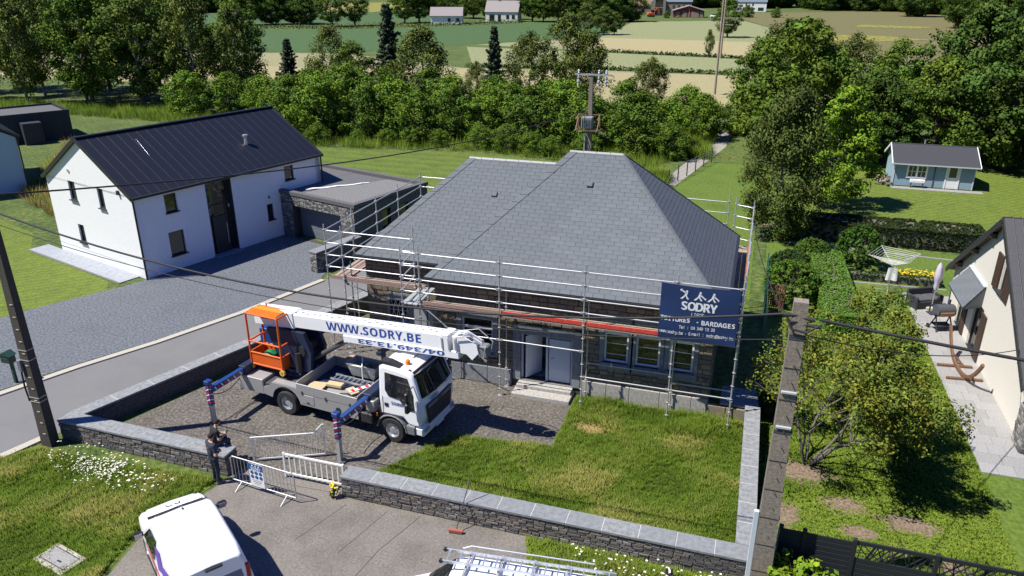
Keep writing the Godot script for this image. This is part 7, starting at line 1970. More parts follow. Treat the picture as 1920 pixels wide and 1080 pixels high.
func cable(label: String, a: Vector3, c: Vector3, sag: float, r: float) -> void:
	var pts = []
	for i in 31:
		var t = i / 30.0
		pts.append(a.lerp(c, t) - Vector3(0, sag * 4 * t * (1 - t), 0))
	var o = obj("overhead_cable", MB.new().path(pts, r, 6), M.cable_black, self)
	tag(o, label, "cable")

func make_poles() -> void:
	var pl = Vector3(-21.3, 0, -15.95)
	var p = thing("utility_pole", "dark weathered pole with step slots at the road corner", "pole", pl)
	obj("shaft", tapered(Vector3.ZERO, Vector3(0, 8.8, 0), Vector2(0.42, 0.34), Vector2(0.2, 0.18)), M.pole_dark, p)
	for k in 12: obj("step_slot", MB.new().box(Vector3(0.05, 0.5 + k * 0.42, 0.171 - k * 0.0038), Vector3(0.12, 0.025, 0.02)), M.kerb_concrete, p)
	for y in [1.7, 1.85, 3.2, 3.55]: obj("band", MB.new().box(Vector3(0, y, 0), Vector3(0.44 - y * 0.024, 0.025, 0.37 - y * 0.018)), M.galvanised, p)
	obj("junction_box", MB.new().bevel(Vector3(-0.2, 3.0, 0.16), Vector3(0.16, 0.42, 0.12), 0.02), M.plastic_grey, p)
	obj("riser_pipe", MB.new().path([Vector3(-0.26, 2.8, 0.14), Vector3(-0.3, 2.2, 0.14), Vector3(-0.22, 1.7, 0.16)], 0.03, 6), M.cable_black, p)
	obj("bracket", MB.new().box(Vector3(0, 8.2, 0), Vector3(0.34, 0.06, 0.34)).box(Vector3(0.2, 8.05, 0), Vector3(0.24, 0.08, 0.06)), M.steel_dark, p)
	var prr = Vector3(1.34, 0, -16.15)
	p = thing("utility_pole", "tall brown concrete pole carrying cables beside the side wall coping", "pole", prr)
	obj("shaft", tapered(Vector3.ZERO, Vector3(-0.02, 8.05, 0), Vector2(0.5, 0.44), Vector2(0.3, 0.26)), M.pole_concrete, p)
	for k in 9: obj("cast_seam", MB.new().box(Vector3(0, 0.9 + k * 0.8, 0), Vector3(0.504 - k * 0.019, 0.012, 0.444 - k * 0.0175)), M.pole_dark, p)
	for k in 16: obj("bolt_hole", MB.new().tube(Vector3(0.04 - k * 0.002, 0.7 + k * 0.42, 0.22), Vector3(0.04 - k * 0.002, 0.7 + k * 0.42, 0.225 - k * 0.0047), 0.014, -1, 6), M.pole_dark, p)
	for y in [5.0, 5.9]: obj("white_clamp", MB.new().bevel(Vector3(0.0, y, 0.18), Vector3(0.34, 0.07, 0.06), 0.015), M.porcelain, p)
	for y in [4.85, 5.7, 7.2, 7.26]: obj("strap", MB.new().box(Vector3(0, y, 0), Vector3(0.52 - y * 0.025, 0.03, 0.46 - y * 0.022)), M.steel_dark, p)
	for q in [[-0.35, 7.75], [0.3, 7.7], [0.45, 7.55], [-0.2, 7.6]]: obj("dead_end", MB.new().tube(Vector3(0, q[1], 0.1), Vector3(q[0], q[1] - 0.02, 0.12), 0.03, 0.05, 8), M.cable_black, p)
	obj("loop", MB.new().path([Vector3(-0.3, 7.75, 0.12), Vector3(-0.15, 7.45, 0.2), Vector3(0.15, 7.4, 0.2), Vector3(0.45, 7.6, 0.12)], 0.025, 6), M.cable_black, p)
	obj("cable_conduit", MB.new().bevel(Vector3(-0.3, 1.3, 0.12), Vector3(0.12, 2.6, 0.1), 0.01), M.paint_grey_blue, p)
	# transformer pole behind the house
	var pt = Vector3(-12.3, 0, -58)
	p = thing("transformer_pole", "wooden pole with caged grey transformer and insulator crossarm", "pole", pt)
	obj("shaft", tapered(Vector3.ZERO, Vector3(0, 7.85, 0), Vector2(0.5, 0.42), Vector2(0.24, 0.24)), M.pole_concrete, p)
	obj("crossarm", MB.new().box(Vector3(0.15, 7.8, 0.1), Vector3(2.8, 0.12, 0.12)), M.galvanised, p)
	for x in [-0.95, 0.6, 1.15]:
		obj("insulator", MB.new().lathe(Vector3(x, 6.95, 0.2), [Vector2(0, 0), Vector2(0.1, 0.02), Vector2(0.1, 0.16), Vector2(0.05, 0.2), Vector2(0.11, 0.28), Vector2(0.11, 0.42), Vector2(0.05, 0.48), Vector2(0.08, 0.6), Vector2(0.05, 0.78), Vector2(0, 0.8)], 10), M.porcelain, p)
		obj("insulator", MB.new().lathe(Vector3(x, 7.86, 0.1), [Vector2(0.05, 0), Vector2(0.1, 0.08), Vector2(0.06, 0.14), Vector2(0.1, 0.22), Vector2(0, 0.34)], 10), M.porcelain, p)
	var tb = obj("transformer", MB.new().bevel(Vector3(-0.05, 4.35, 0.62), Vector3(0.85, 0.85, 0.6), 0.04), M.bluestone, p)
	for k in 6: obj("cooling_fin", MB.new().box(Vector3(-0.4 + k * 0.14, 4.3, 0.95), Vector3(0.03, 0.7, 0.08)), M.bluestone, tb)
	for q in [[Vector3(-0.85, 3.8, 0.1), Vector3(0.8, 3.8, 0.1)], [Vector3(-0.85, 3.8, 1.1), Vector3(0.8, 3.8, 1.1)], [Vector3(-0.85, 3.8, 0.1), Vector3(-0.85, 3.8, 1.1)], [Vector3(0.8, 3.8, 0.1), Vector3(0.8, 3.8, 1.1)], [Vector3(-0.85, 4.85, 0.1), Vector3(0.8, 4.85, 0.1)], [Vector3(-0.85, 4.85, 0.1), Vector3(-0.85, 4.6, 1.1)], [Vector3(0.8, 4.85, 0.1), Vector3(0.8, 4.6, 1.1)], [Vector3(-0.85, 3.8, 1.1), Vector3(-0.85, 4.85, 0.1)], [Vector3(0.8, 3.8, 1.1), Vector3(0.8, 4.85, 0.1)], [Vector3(-0.85, 3.8, 0.1), Vector3(-0.85, 4.85, 0.1)], [Vector3(0.8, 3.8, 0.1), Vector3(0.8, 4.85, 0.1)]]:
		obj("cage_bar", MB.new().bar(q[0], q[1], 0.06, 0.06), M.rust_steel, p)
	obj("riser", MB.new().path([Vector3(-0.9, 7.6, 0.1), Vector3(-0.7, 6.0, 0.3), Vector3(-0.4, 4.8, 0.6)], 0.025, 5), M.cable_black, p)
	obj("stay_pipe", MB.new().tube(Vector3(-0.3, 0.5, 0.3), Vector3(-0.3, 3.4, 0.25), 0.06, -1, 8), M.galvanised, p)
	# field poles
	p = thing("field_pole", "slim wooden line pole rising behind the hedgerow trees", "pole", Vector3(-6, 0, -108))
	obj("shaft", MB.new().tube(Vector3.ZERO, Vector3(0, 13, 0), 0.17, 0.11, 8), M.plank_old, p)
	obj("arm", MB.new().box(Vector3(0.8, 9.8, 0), Vector3(2.6, 0.12, 0.1)), M.plank_old, p)
	p = thing("field_pole", "shorter wooden line pole at the edge of the pale field", "pole", Vector3(-8.5, 0, -161))
	obj("shaft", MB.new().tube(Vector3.ZERO, Vector3(0, 11.0, 0), 0.2, 0.14, 8), M.plank_old, p)
	obj("arm", MB.new().box(Vector3(0, 6.3, 0), Vector3(3.6, 0.14, 0.12)), M.plank_old, p)
	# lines
	cable("thick sagging cable strung across the yard between the two street poles", pl + Vector3(0.1, 8.1, 0), prr + Vector3(-0.3, 7.75, 0.1), 1.2, 0.028)
	cable("thin cable sagging just below the thick yard cable", pl + Vector3(0.1, 7.7, 0), prr + Vector3(-0.2, 7.15, 0.1), 1.0, 0.011)
	cable("cable running from the dark pole over the white house to the transformer", pl + Vector3(0, 8.55, 0), pt + Vector3(-0.3, 5.2, 0.2), 0.9, 0.03)
	cable("thick twisted cable leading from the concrete pole over the cream house", prr + Vector3(0.4, 7.7, 0.1), Vector3(22, 8.0, -14.8), 0.5, 0.035)
	cable("thin cable leading from the concrete pole to the cream house wall", prr + Vector3(0.2, 7.3, 0.1), Vector3(9.2, 2.9, -27.0), 0.35, 0.014)
	cable("cable dropping from the concrete pole towards the bottom road edge", prr + Vector3(-0.2, 7.6, 0.1), Vector3(0.3, 5.3, -31.0), 0.4, 0.016)
	# mailbox
	p = thing("mailbox", "green mailbox on a post at the gravel drive", "mailbox", Vector3(-26.05, 0, -18.8))
	obj("post", MB.new().box(Vector3(0, 0.5, 0), Vector3(0.1, 1.0, 0.1)), M.mailbox_green, p)
	obj("box", MB.new().bevel(Vector3(-0.1, 1.05, 0), Vector3(0.46, 0.34, 0.3), 0.03), M.mailbox_green, p)
	obj("roof", MB.new().plate(PackedVector2Array([Vector2(-0.38, 1.2), Vector2(0.18, 1.2), Vector2(-0.1, 1.36)]), 0.36), M.mailbox_green, p)
	obj("flap", MB.new().box(Vector3(-0.1, 1.1, 0.153), Vector3(0.3, 0.05, 0.012)), M.steel_dark, p)
	# wire fence along the farm lane
	p = thing("lane_fence", "wire mesh fence on wooden posts along the farm lane", "fence", Vector3(-4.7, 0, -61.2))
	for k in 6:
		var q = Vector3(-5.9, 0, -57).lerp(Vector3(-3.4, 0, -66.0), k / 5.0)
		wobj("post", MB.new().tube(q, q + Vector3(0, 1.25, 0), 0.05, -1, 6), M.pole_dark, p)
	for y in [0.3, 0.6, 0.9, 1.15]: wobj("wire", MB.new().tube(Vector3(-5.9, y, -57), Vector3(-3.4, y, -66), 0.012, -1, 4), M.galvanised, p)

# ---------------------------------------------------------------- right hand garden
func make_garden_things() -> void:
	# black panel fence with open lattice band
	var f = thing("panel_fence", "black slatted panel fence with leaf lattice band beside the pole", "fence", Vector3(1.7, 0, -16.6))
	var x = 0.0
	for k in 5:
		var w = [0.55, 1.15, 1.8, 1.8, 1.8][k]
		obj("post", MB.new().bevel(Vector3(x, 0.95, 0), Vector3(0.1, 1.9, 0.1), 0.01), M.fence_black, f)
		var top = 1.8 if k < 2 else 1.32
		var n = int(round(top / 0.15))
		for j in n: obj("slat", MB.new().bevel(Vector3(x + w / 2, 0.08 + j * 0.15, 0), Vector3(w - 0.1, 0.142, 0.03), 0.006), M.fence_black, f)
		if k >= 2:
			obj("top_rail", MB.new().bevel(Vector3(x + w / 2, 1.8, 0), Vector3(w - 0.1, 0.12, 0.04), 0.008), M.fence_black, f)
			for j in 26:
				var a = Vector3(x + 0.08 + rng.randf() * (w - 0.2), 1.33, 0)
				var c = Vector3(clampf(a.x + rng.randf_range(-0.45, 0.45), x + 0.06, x + w - 0.06), 1.75, 0)
				obj("lattice_bar", MB.new().bar(a, c, 0.02, 0.026, Vector3.BACK), M.fence_black, f)
		x += w
	obj("post", MB.new().bevel(Vector3(x, 0.95, 0), Vector3(0.1, 1.9, 0.1), 0.01), M.fence_black, f)
	obj("end_slat", MB.new().bevel(Vector3(-0.05, 0.9, 0.06), Vector3(0.04, 1.84, 0.04), 0.008), M.bluestone, f)
	# green mesh and wicker screen behind the scaffold corner
	f = thing("mesh_fence", "green post and mesh fence beyond the scaffold corner", "fence", Vector3(1.25, 0, -33.5))
	for k in 4: obj("post", MB.new().tube(Vector3(0, 0, -k * 2.4 + 3), Vector3(0, 1.9, -k * 2.4 + 3), 0.03, -1, 6), M.post_green, f)
	for k in 12: obj("wire", MB.new().tube(Vector3(0, 0.1 + k * 0.155, 3), Vector3(0, 0.1 + k * 0.155, -4.2), 0.006, -1, 4), M.post_green, f)
	f = thing("wicker_screen", "brown woven screen panel next to the green mesh fence", "screen", Vector3(1.5, 0, -34.2))
	for k in 9: obj("stake", MB.new().box(Vector3(-0.2 + k * 0.09, 0.8, 0), Vector3(0.05, 1.6, 0.03)), M.wicker_brown, f)
	for k in 5: obj("weave", MB.new().box(Vector3(0.16, 0.2 + k * 0.33, 0.02), Vector3(0.8, 0.05, 0.02)), M.wicker_brown, f)
	# rotary clothes dryer
	var d = thing("rotary_dryer", "aluminium rotary clothes dryer open on the lawn", "clothes dryer", Vector3(7.05, 0, -38.9), 0.35)
	obj("mast", MB.new().tube(Vector3.ZERO, Vector3(0, 1.75, 0), 0.025, -1, 8), M.galvanised, d)
	for q in 3:
		var a = TAU * q / 3.0
		obj("foot", MB.new().tube(Vector3(0, 0.3, 0), Vector3(cos(a) * 0.6, 0.02, sin(a) * 0.6), 0.015, -1, 6), M.galvanised, d)
	for q in 4:
		var a = TAU * q / 4.0; var e = TAU * (q + 1) / 4.0
		obj("arm", MB.new().tube(Vector3(0, 1.45, 0), Vector3(cos(a) * 1.3, 2.05, sin(a) * 1.3), 0.018, -1, 6), M.alu, d)
		for k in 8:
			var r = 0.35 + k * 0.135; var y = 1.45 + r * 0.46
			obj("line", MB.new().tube(Vector3(cos(a) * r, y, sin(a) * r), Vector3(cos(e) * r, y, sin(e) * r), 0.008, -1, 4), M.gate_white, d)
	var sh = thing("laundry", "white garment hanging from the rotary dryer", "laundry", Vector3(7.0, 0.9, -38.3))
	var rows = []
	for j in 6:
		var r = []
		for i in 7: r.append(Vector3((i / 6.0 - 0.5) * (0.42 + 0.12 * (1 - j / 5.0)), j * 0.13, 0.05 * sin(i * 1.6) * (1 - j / 6.0)))
		rows.append(r)
	var lb = MB.new().loft(rows, false, false)
	obj("garment", lb, M.linen_white, sh)
	# closed parasol
	var p = thing("parasol", "closed lilac parasol standing on the patio by the sofa", "parasol", Vector3(8.75, 0.05, -37.3))
	obj("base", MB.new().bevel(Vector3(0, 0.06, 0), Vector3(0.5, 0.12, 0.5), 0.02), M.kerb_concrete, p)
	obj("pole", MB.new().tube(Vector3(0, 0.1, 0), Vector3(0, 2.35, 0), 0.025, -1, 8), M.alu, p)
	var rings = []
	for j in 9:
		var y = 0.95 + j * 0.17
		var rad = [0.07, 0.13, 0.11, 0.17, 0.19, 0.18, 0.15, 0.12, 0.03][j]
		var r = []
		for i in 12: r.append(Vector3(cos(-TAU * i / 12.0) * rad * (1.0 if i % 2 else 0.72), y, sin(-TAU * i / 12.0) * rad * (1.0 if i % 2 else 0.72)))
		rings.append(r)
	obj("folded_canopy", MB.new().loft(rings), M.parasol_cloth, p)
	# sofa
	p = thing("garden_sofa", "black wicker garden sofa with dark cushions on the patio", "sofa", Vector3(8.45, 0.05, -37.6), 0.5)
	obj("base", MB.new().bevel(Vector3(0, 0.2, 0), Vector3(1.4, 0.36, 0.8), 0.03), M.sofa_black, p)
	obj("backrest", MB.new().bevel(Vector3(0, 0.55, -0.36), Vector3(1.4, 0.5, 0.12), 0.04), M.sofa_black, p)
	for s in [-1, 1]:
		obj("armrest", MB.new().bevel(Vector3(s * 0.66, 0.45, 0), Vector3(0.1, 0.3, 0.8), 0.03), M.sofa_black, p)
		obj("cushion", MB.new().bevel(Vector3(s * 0.3, 0.43, 0.03), Vector3(0.58, 0.14, 0.66), 0.05), M.cloth_grey, p)
	p = thing("garden_table", "low black garden table with glass top before the sofa", "table", Vector3(9.0, 0.05, -36.7), 0.4)
	obj("top", MB.new().bevel(Vector3(0, 0.4, 0), Vector3(0.8, 0.04, 0.6), 0.01), M.pane_dark, p)
	for q in [[-0.35, -0.25], [0.35, -0.25], [0.35, 0.25], [-0.35, 0.25]]: obj("leg", MB.new().box(Vector3(q[0], 0.19, q[1]), Vector3(0.05, 0.38, 0.05)), M.sofa_black, p)
	# barbecue
	p = thing("barbecue", "black drum barbecue with copper front on a wheeled frame", "barbecue", Vector3(8.72, 0.05, -34.9), 0.35)
	obj("drum", MB.new().tube(Vector3(-0.38, 0.92, 0), Vector3(0.38, 0.92, 0), 0.27, -1, 18), M.cloth_grey, p)
	obj("firebox_front", MB.new().box(Vector3(0, 0.83, 0.23), Vector3(0.6, 0.2, 0.1), Basis(Vector3.RIGHT, 0.3)), M.copper_brown, p)
	for s in [-1, 1]:
		obj("leg", MB.new().bar(Vector3(s * 0.36, 0.02, 0.3), Vector3(s * 0.3, 0.75, -0.05), 0.04, 0.04), M.sofa_black, p)
		obj("leg", MB.new().bar(Vector3(s * 0.36, 0.02, -0.3), Vector3(s * 0.3, 0.75, 0.05), 0.04, 0.04), M.sofa_black, p)
		obj("wheel", MB.new().tube(Vector3(s * 0.4, 0.1, -0.28), Vector3(s * 0.45, 0.1, -0.28), 0.1, -1, 12), M.rubber, p)
	obj("shelf", MB.new().box(Vector3(0, 0.25, 0), Vector3(0.7, 0.03, 0.5)), M.sofa_black, p)
	obj("side_table", MB.new().box(Vector3(-0.56, 0.8, 0), Vector3(0.3, 0.03, 0.4)), M.sofa_black, p)
	obj("chimney", MB.new().tube(Vector3(0.2, 1.15, -0.05), Vector3(0.2, 1.4, -0.05), 0.04, -1, 8), M.sofa_black, p)
	# curved wooden hammock stand without its hammock
	p = thing("hammock_stand", "curved brown wooden hammock stand without hammock on the patio", "hammock stand", Vector3(8.65, 0.055, -30.6), deg_to_rad(97))
	var arc = []
	for k in 17:
		var u = k / 16.0 * 2 - 1
		arc.append(Vector3(u * 1.75, 0.12 + 1.15 * pow(absf(u), 2.6), 0))
	for k in 16: obj("bow", MB.new().bar(arc[k], arc[k + 1] + (arc[k + 1] - arc[k]) * 0.03, 0.09, 0.12), M.hammock_wood, p)
	for s in [-1, 1]:
		obj("cross_foot", MB.new().bevel(Vector3(s * 0.55, 0.05, 0), Vector3(0.11, 0.1, 1.3), 0.015), M.hammock_wood, p)
		obj("brace", MB.new().bar(Vector3(s * 0.55, 0.1, 0.3), Vector3(s * 0.95, 0.42, 0.0), 0.06, 0.06), M.hammock_wood, p)
	# gravel edging and low kerb lines of the garden
	var e = MB.new()
	e.bar(Vector3(2.5, 0.03, -45.7), Vector3(12, 0.03, -45.0), 0.14, 0.07)
	struct("garden_edging", e, M.patio_stone_dark)
	e = MB.new()
	e.bar(Vector3(5.3, 0.03, -39.9), Vector3(9.9, 0.03, -40.1), 0.1, 0.07)
	struct("garden_edging", e, M.patio_stone)
	ragged("planting_bed", [7.0, -49.2, 7.5, 0.7], M.soil)
	ragged("flower_bed", [8.6, -41.3, 1.2, 0.5], M.soil)

# ---------------------------------------------------------------- trees
# leaves as small bent faces round clump centres; every leaf has a tone of its own
func leaf_mesh(clumps: Array, per: int, size: float, base: Color, vary: float, droop: float, m: Material, seed_: int, hue := 0.12) -> ArrayMesh:
	var r = RandomNumberGenerator.new()
	r.seed = seed_
	var v = PackedVector3Array(); var n = PackedVector3Array(); var c = PackedColorArray()
	for q in clumps:
		var at: Vector3 = q[0]; var rad: Vector3 = q[1]
		var ct = 1.0 + r.randf_range(-vary, vary)
		var warm = r.randf_range(-hue, hue)
		var cnt = int(per * (q[2] if q.size() > 2 else 1.0))
		for i in cnt:
			var d = Vector3(r.randfn(), r.randfn(), r.randfn()).normalized()
			var p: Vector3 = at + d * rad * pow(r.randf(), 0.45)
			var up: Vector3 = (d + Vector3(r.randf_range(-0.7, 0.7), r.randf_range(0.0, 0.9), r.randf_range(-0.7, 0.7))).normalized()
			var side = up.cross(Vector3(r.randf_range(-1, 1), r.randf_range(-0.4, 0.4), r.randf_range(-1, 1))).normalized()
			var along = (side.cross(up) + Vector3(0, -droop, 0)).normalized()
			var s: float = size * r.randf_range(0.6, 1.3)
			var a = p - along * s * 0.6; var b = p + side * s * 0.38 + up * s * 0.08; var e = p + along * s * 0.6; var f = p - side * s * 0.38 + up * s * 0.08
			var k: float = ct * r.randf_range(1 - vary, 1 + vary)
			var col = Color(base.r * k * (1 + warm), base.g * k, base.b * k * (1 - warm))
			v.append(a); v.append(b); v.append(e); v.append(a); v.append(e); v.append(f)
			var n1 = (up + side * 0.25).normalized(); var n2 = (up - side * 0.25).normalized()
			n.append(n1); n.append(n1); n.append(n1); n.append(n2); n.append(n2); n.append(n2)
			for j in 6: c.append(col)
	var ar = []
	ar.resize(Mesh.ARRAY_MAX)
	ar[Mesh.ARRAY_VERTEX] = v; ar[Mesh.ARRAY_NORMAL] = n; ar[Mesh.ARRAY_COLOR] = c
	var am = ArrayMesh.new()
	am.add_surface_from_arrays(Mesh.PRIMITIVE_TRIANGLES, ar)
	am.surface_set_material(0, m)
	return am

# clump centres filling an egg from height y0 to y1, widest at mid, with an uneven outline
func egg(y0: float, y1: float, rad: float, count: int, size: float, seed_: int, belly := 0.42, flat := 0.75) -> Array:
	var r = RandomNumberGenerator.new()
	r.seed = seed_
	var nz = FastNoiseLite.new()
	nz.seed = seed_; nz.frequency = 0.9
	var out = []
	while out.size() < count:
		var u = r.randf()
		var t = r.randf() * TAU
		var prof = sin(PI * pow(u, log(0.5) / log(belly))) 
		var lim = rad * maxf(0.18, pow(prof, 0.6)) * (1.0 + 0.45 * nz.get_noise_3d(cos(t) * 1.5, u * 3.0, sin(t) * 1.5))
		var q = sqrt(r.randf_range(0.12, 1.0))
		var s = size * r.randf_range(0.65, 1.3)
		out.append([Vector3(cos(t) * lim * q, lerpf(y0, y1, u), sin(t) * lim * q), Vector3(s, s * flat, s)])
	return out

func trunk_mesh(h: float, r: float, spread: float, limbs: int, seed_: int, m: Material, stems := 1) -> ArrayMesh:
	var q = RandomNumberGenerator.new()
	q.seed = seed_
	var b = MB.new()
	for s in stems:
		var lean = Vector3(q.randf_range(-0.2, 0.2), 0, q.randf_range(-0.2, 0.2)) * (3.0 if stems > 1 else 0.6)
		var p = Vector3.ZERO + lean * 0.15
		var pts = [p]
		for k in 6: pts.append(p + (lean * 0.35 + Vector3(q.randf_range(-0.12, 0.12), 0, q.randf_range(-0.12, 0.12))) * (k + 1) * h / 12.0 + Vector3(0, (k + 1) * h / 6.0, 0))
		for k in 6: b.tube(pts[k], pts[k + 1], r * (1 - k / 6.5), r * (1 - (k + 1) / 6.5), 7, false)
		for k in limbs:
			var i = 1 + k % 5
			var a = q.randf() * TAU
			var st: Vector3 = pts[i].lerp(pts[mini(i + 1, 6)], q.randf())
			var mid = st + Vector3(cos(a), 0.5, sin(a)) * spread * 0.45
			var en = mid + Vector3(cos(a + 0.3), 0.7, sin(a + 0.3)) * spread * 0.5
			var rr = r * (1 - i / 7.0) * 0.5
			b.tube(st, mid, rr, rr * 0.65, 5, false); b.tube(mid, en, rr * 0.65, rr * 0.2, 5, false)
			b.tube(mid, mid + Vector3(cos(a - 0.8), 0.6, sin(a - 0.8)) * spread * 0.35, rr * 0.5, rr * 0.15, 5, false)
	return b.mesh(m)

var kinds = {}
func plant(kind: String, called: String, label: String, cat: String, at: Vector3, scale_: Vector3, group := "") -> Node3D:
	var t = thing(called, label, cat, at, rng.randf() * TAU, group)
	t.scale = scale_
	if kinds[kind][0]: put("trunk", kinds[kind][0], t)
	put("crown", kinds[kind][1], t)
	return t

func make_trees() -> void:
	# kinds are grown ten metres tall and scaled
	var olive = Color(0.105, 0.134, 0.03); var mid = Color(0.088, 0.148, 0.022); var fresh = Color(0.13, 0.215, 0.024); var bright = Color(0.15, 0.245, 0.022); var dark = Color(0.045, 0.08, 0.018)
	for k in 3:
		kinds["birch%d" % k] = [trunk_mesh(9.0, 0.16, 2.2, 12, 10 + k, M.bark_pale), leaf_mesh(egg(1.6, 10, 2.6, 120, 0.62, 20 + k, 0.45, 1.5), 90, 0.2, olive, 0.28, 0.8, M.leaf, 30 + k)]
		kinds["ash%d" % k] = [trunk_mesh(8.5, 0.24, 3.0, 12, 40 + k, M.bark), leaf_mesh(egg(1.4, 10, 3.6, 130, 0.8, 50 + k, 0.42, 0.8), 100, 0.24, [mid, olive.lerp(mid, 0.5), mid.lerp(fresh, 0.4)][k], 0.28, 0.3, M.leaf, 60 + k)]
		kinds["bush%d" % k] = [trunk_mesh(4.0, 0.12, 2.4, 8, 70 + k, M.bark, 3), leaf_mesh(egg(0.1, 6.0, 3.4, 110, 0.75, 80 + k, 0.38, 0.8), 90, 0.22, [fresh, mid.lerp(fresh, 0.5), mid][k], 0.25, 0.1, M.leaf, 90 + k)]
	kinds["maple"] = [trunk_mesh(8.0, 0.2, 2.6, 12, 100, M.bark), leaf_mesh(egg(0.9, 10, 3.3, 120, 0.8, 101, 0.36, 0.6), 120, 0.24, bright, 0.22, 0.2, M.leaf, 102)]
	kinds["walnut"] = [trunk_mesh(8.0, 0.3, 3.6, 14, 110, M.bark), leaf_mesh(egg(0.8, 10, 4.6, 170, 0.9, 111, 0.45, 0.75), 120, 0.25, Color(0.1, 0.155, 0.022), 0.3, 0.3, M.leaf, 112)]
	kinds["dark_tree"] = [trunk_mesh(8.0, 0.3, 3.4, 12, 120, M.bark), leaf_mesh(egg(0.6, 10, 4.2, 170, 0.9, 121, 0.42, 0.75), 120, 0.25, dark.lerp(mid, 0.4), 0.3, 0.3, M.leaf, 122)]
	kinds["willow"] = [trunk_mesh(8.0, 0.16, 2.2, 14, 130, M.bark), leaf_mesh(egg(0.1, 10, 2.7, 190, 0.6, 131, 0.4, 1.3), 150, 0.15, Color(0.088, 0.118, 0.028), 0.26, 0.9, M.leaf, 132)]
	# conifer: tiers of drooping boughs
	var cl = []
	var cr = RandomNumberGenerator.new()
	cr.seed = 7
	for k in 24:
		var y = 0.5 + k * 0.4
		var rad = pow(10.4 - y, 0.85) * 0.36 * cr.randf_range(0.7, 1.2)
		for j in 8:
			var a = TAU * j / 8.0 + k * 0.9 + cr.randf_range(-0.35, 0.35)
			var lr = rad * cr.randf_range(0.6, 1.2)
			for s in 4: cl.append([Vector3(cos(a) * lr * (0.3 + 0.23 * s), y - 0.1 * s * lr + 0.05 * s * s + cr.randf_range(-0.1, 0.1), sin(a) * lr * (0.3 + 0.23 * s)), Vector3(0.3, 0.17, 0.3) * (1.25 - y * 0.05), 1.0])
	kinds["conifer"] = [trunk_mesh(9.8, 0.2, 0.3, 2, 140, M.bark), leaf_mesh(cl, 16, 0.26, Color(0.028, 0.052, 0.018), 0.35, 0.6, M.needle, 141, 0.05)]
	var V = func(s, w = 1.0): return Vector3(s * w, s, s * w)
	# tall grove behind the white house
	var spots = [[-96, -74, 1.35, 0], [-91, -80, 1.5, 1], [-86, -73, 1.3, 2], [-83, -79, 1.5, 0], [-78, -75, 1.35, 3], [-76, -82, 1.5, 1], [-72, -77, 1.3, 4], [-70, -84, 1.45, 2], [-66, -79, 1.2, 0], [-64, -85, 1.3, 5], [-61, -81, 1.15, 1], [-99, -84, 1.5, 4], [-88, -88, 1.5, 3], [-80, -89, 1.45, 5], [-104, -78, 1.4, 2]]
	for s in spots:
		var kd = ["birch0", "birch1", "birch2", "ash0", "ash1", "ash2"][s[3]]
		var birch = kd.begins_with("birch")
		plant(kd, "birch_tree" if birch else "ash_tree", ("%s birch in the grove %s" if birch else "%s broad tree in the grove %s") % [["olive green", "slender grey-green", "loose feathery", "mid green", "dull olive green", "fresh green"][s[3]], "rising behind the dark outbuilding" if s[0] < -84 else ("behind the white house's ridge" if s[0] > -72 else "between outbuilding and white house ridge")], "tree", Vector3(s[0], 0, s[1]), V.call(s[2] * rng.randf_range(0.9, 1.02), 0.95), "grove birches" if birch else "grove broadleaf trees")
	# hedgerow: bushes in front
	var i = 0
	for s in [[-62, -73, 0.8], [-58, -75, 0.75], [-54, -75, 0.7], [-51, -72, 0.8], [-47, -70, 0.85], [-44, -67, 0.9], [-41, -66, 1.0], [-40, -70, 1.05], [-36, -67, 0.85], [-34, -69, 0.9], [-31, -67, 0.75], [-28, -69, 0.8], [-25, -69, 0.7], [-23, -71, 0.85], [-20, -69, 0.85], [-17, -71, 0.95], [-15, -69, 0.8], [-10, -68, 0.85], [-8, -70, 0.75], [-7, -66.5, 0.5], [-38, -74, 0.95], [-30, -74, 0.9], [-48, -76, 0.85], [-12, -74, 0.9], [-20, -76, 0.85], [-26, -76, 0.85], [-34, -78, 0.9], [-44, -78, 0.9], [-5, -76, 0.7], [-2, -80, 0.7], [-7, -80, 0.75]]:
		plant("bush%d" % (i % 3), "hedgerow_bush", hedge_label(s[0], s[1], i % 3), "bush", Vector3(s[0], 0, s[1]), V.call(s[2], rng.randf_range(0.9, 1.1)), "hedgerow bushes")
		i += 1
	for s in [[-36, -64.4, 0.2], [-33, -64.6, 0.24], [-30.5, -65, 0.3], [-28, -65.4, 0.26], [-24, -65.8, 0.34], [-21.5, -65.4, 0.38], [-19, -65, 0.3], [-17, -64.6, 0.28], [-14, -65, 0.33], [-39.5, -63.2, 0.3]]:
		plant("bush1", "low_bush", "knee-high green bush at the back lawn's far edge", "bush", Vector3(s[0], 0, s[1]), V.call(s[2], 1.2), "low bushes along the back lawn")
	# trees standing out of the hedgerow
	plant("conifer", "spruce_tree", "tall dark spruce towering over the hedgerow", "tree", Vector3(-43, 0, -86), V.call(1.15, 0.95))
	plant("conifer", "spruce_tree", "slim dark spruce between two loose hedgerow birches", "tree", Vector3(-30, 0, -87), V.call(0.92, 0.85))
	plant("conifer", "spruce_tree", "short dark spruce before the mown hay at the grove's edge", "tree", Vector3(-57, 0, -86), V.call(0.74, 1.15))
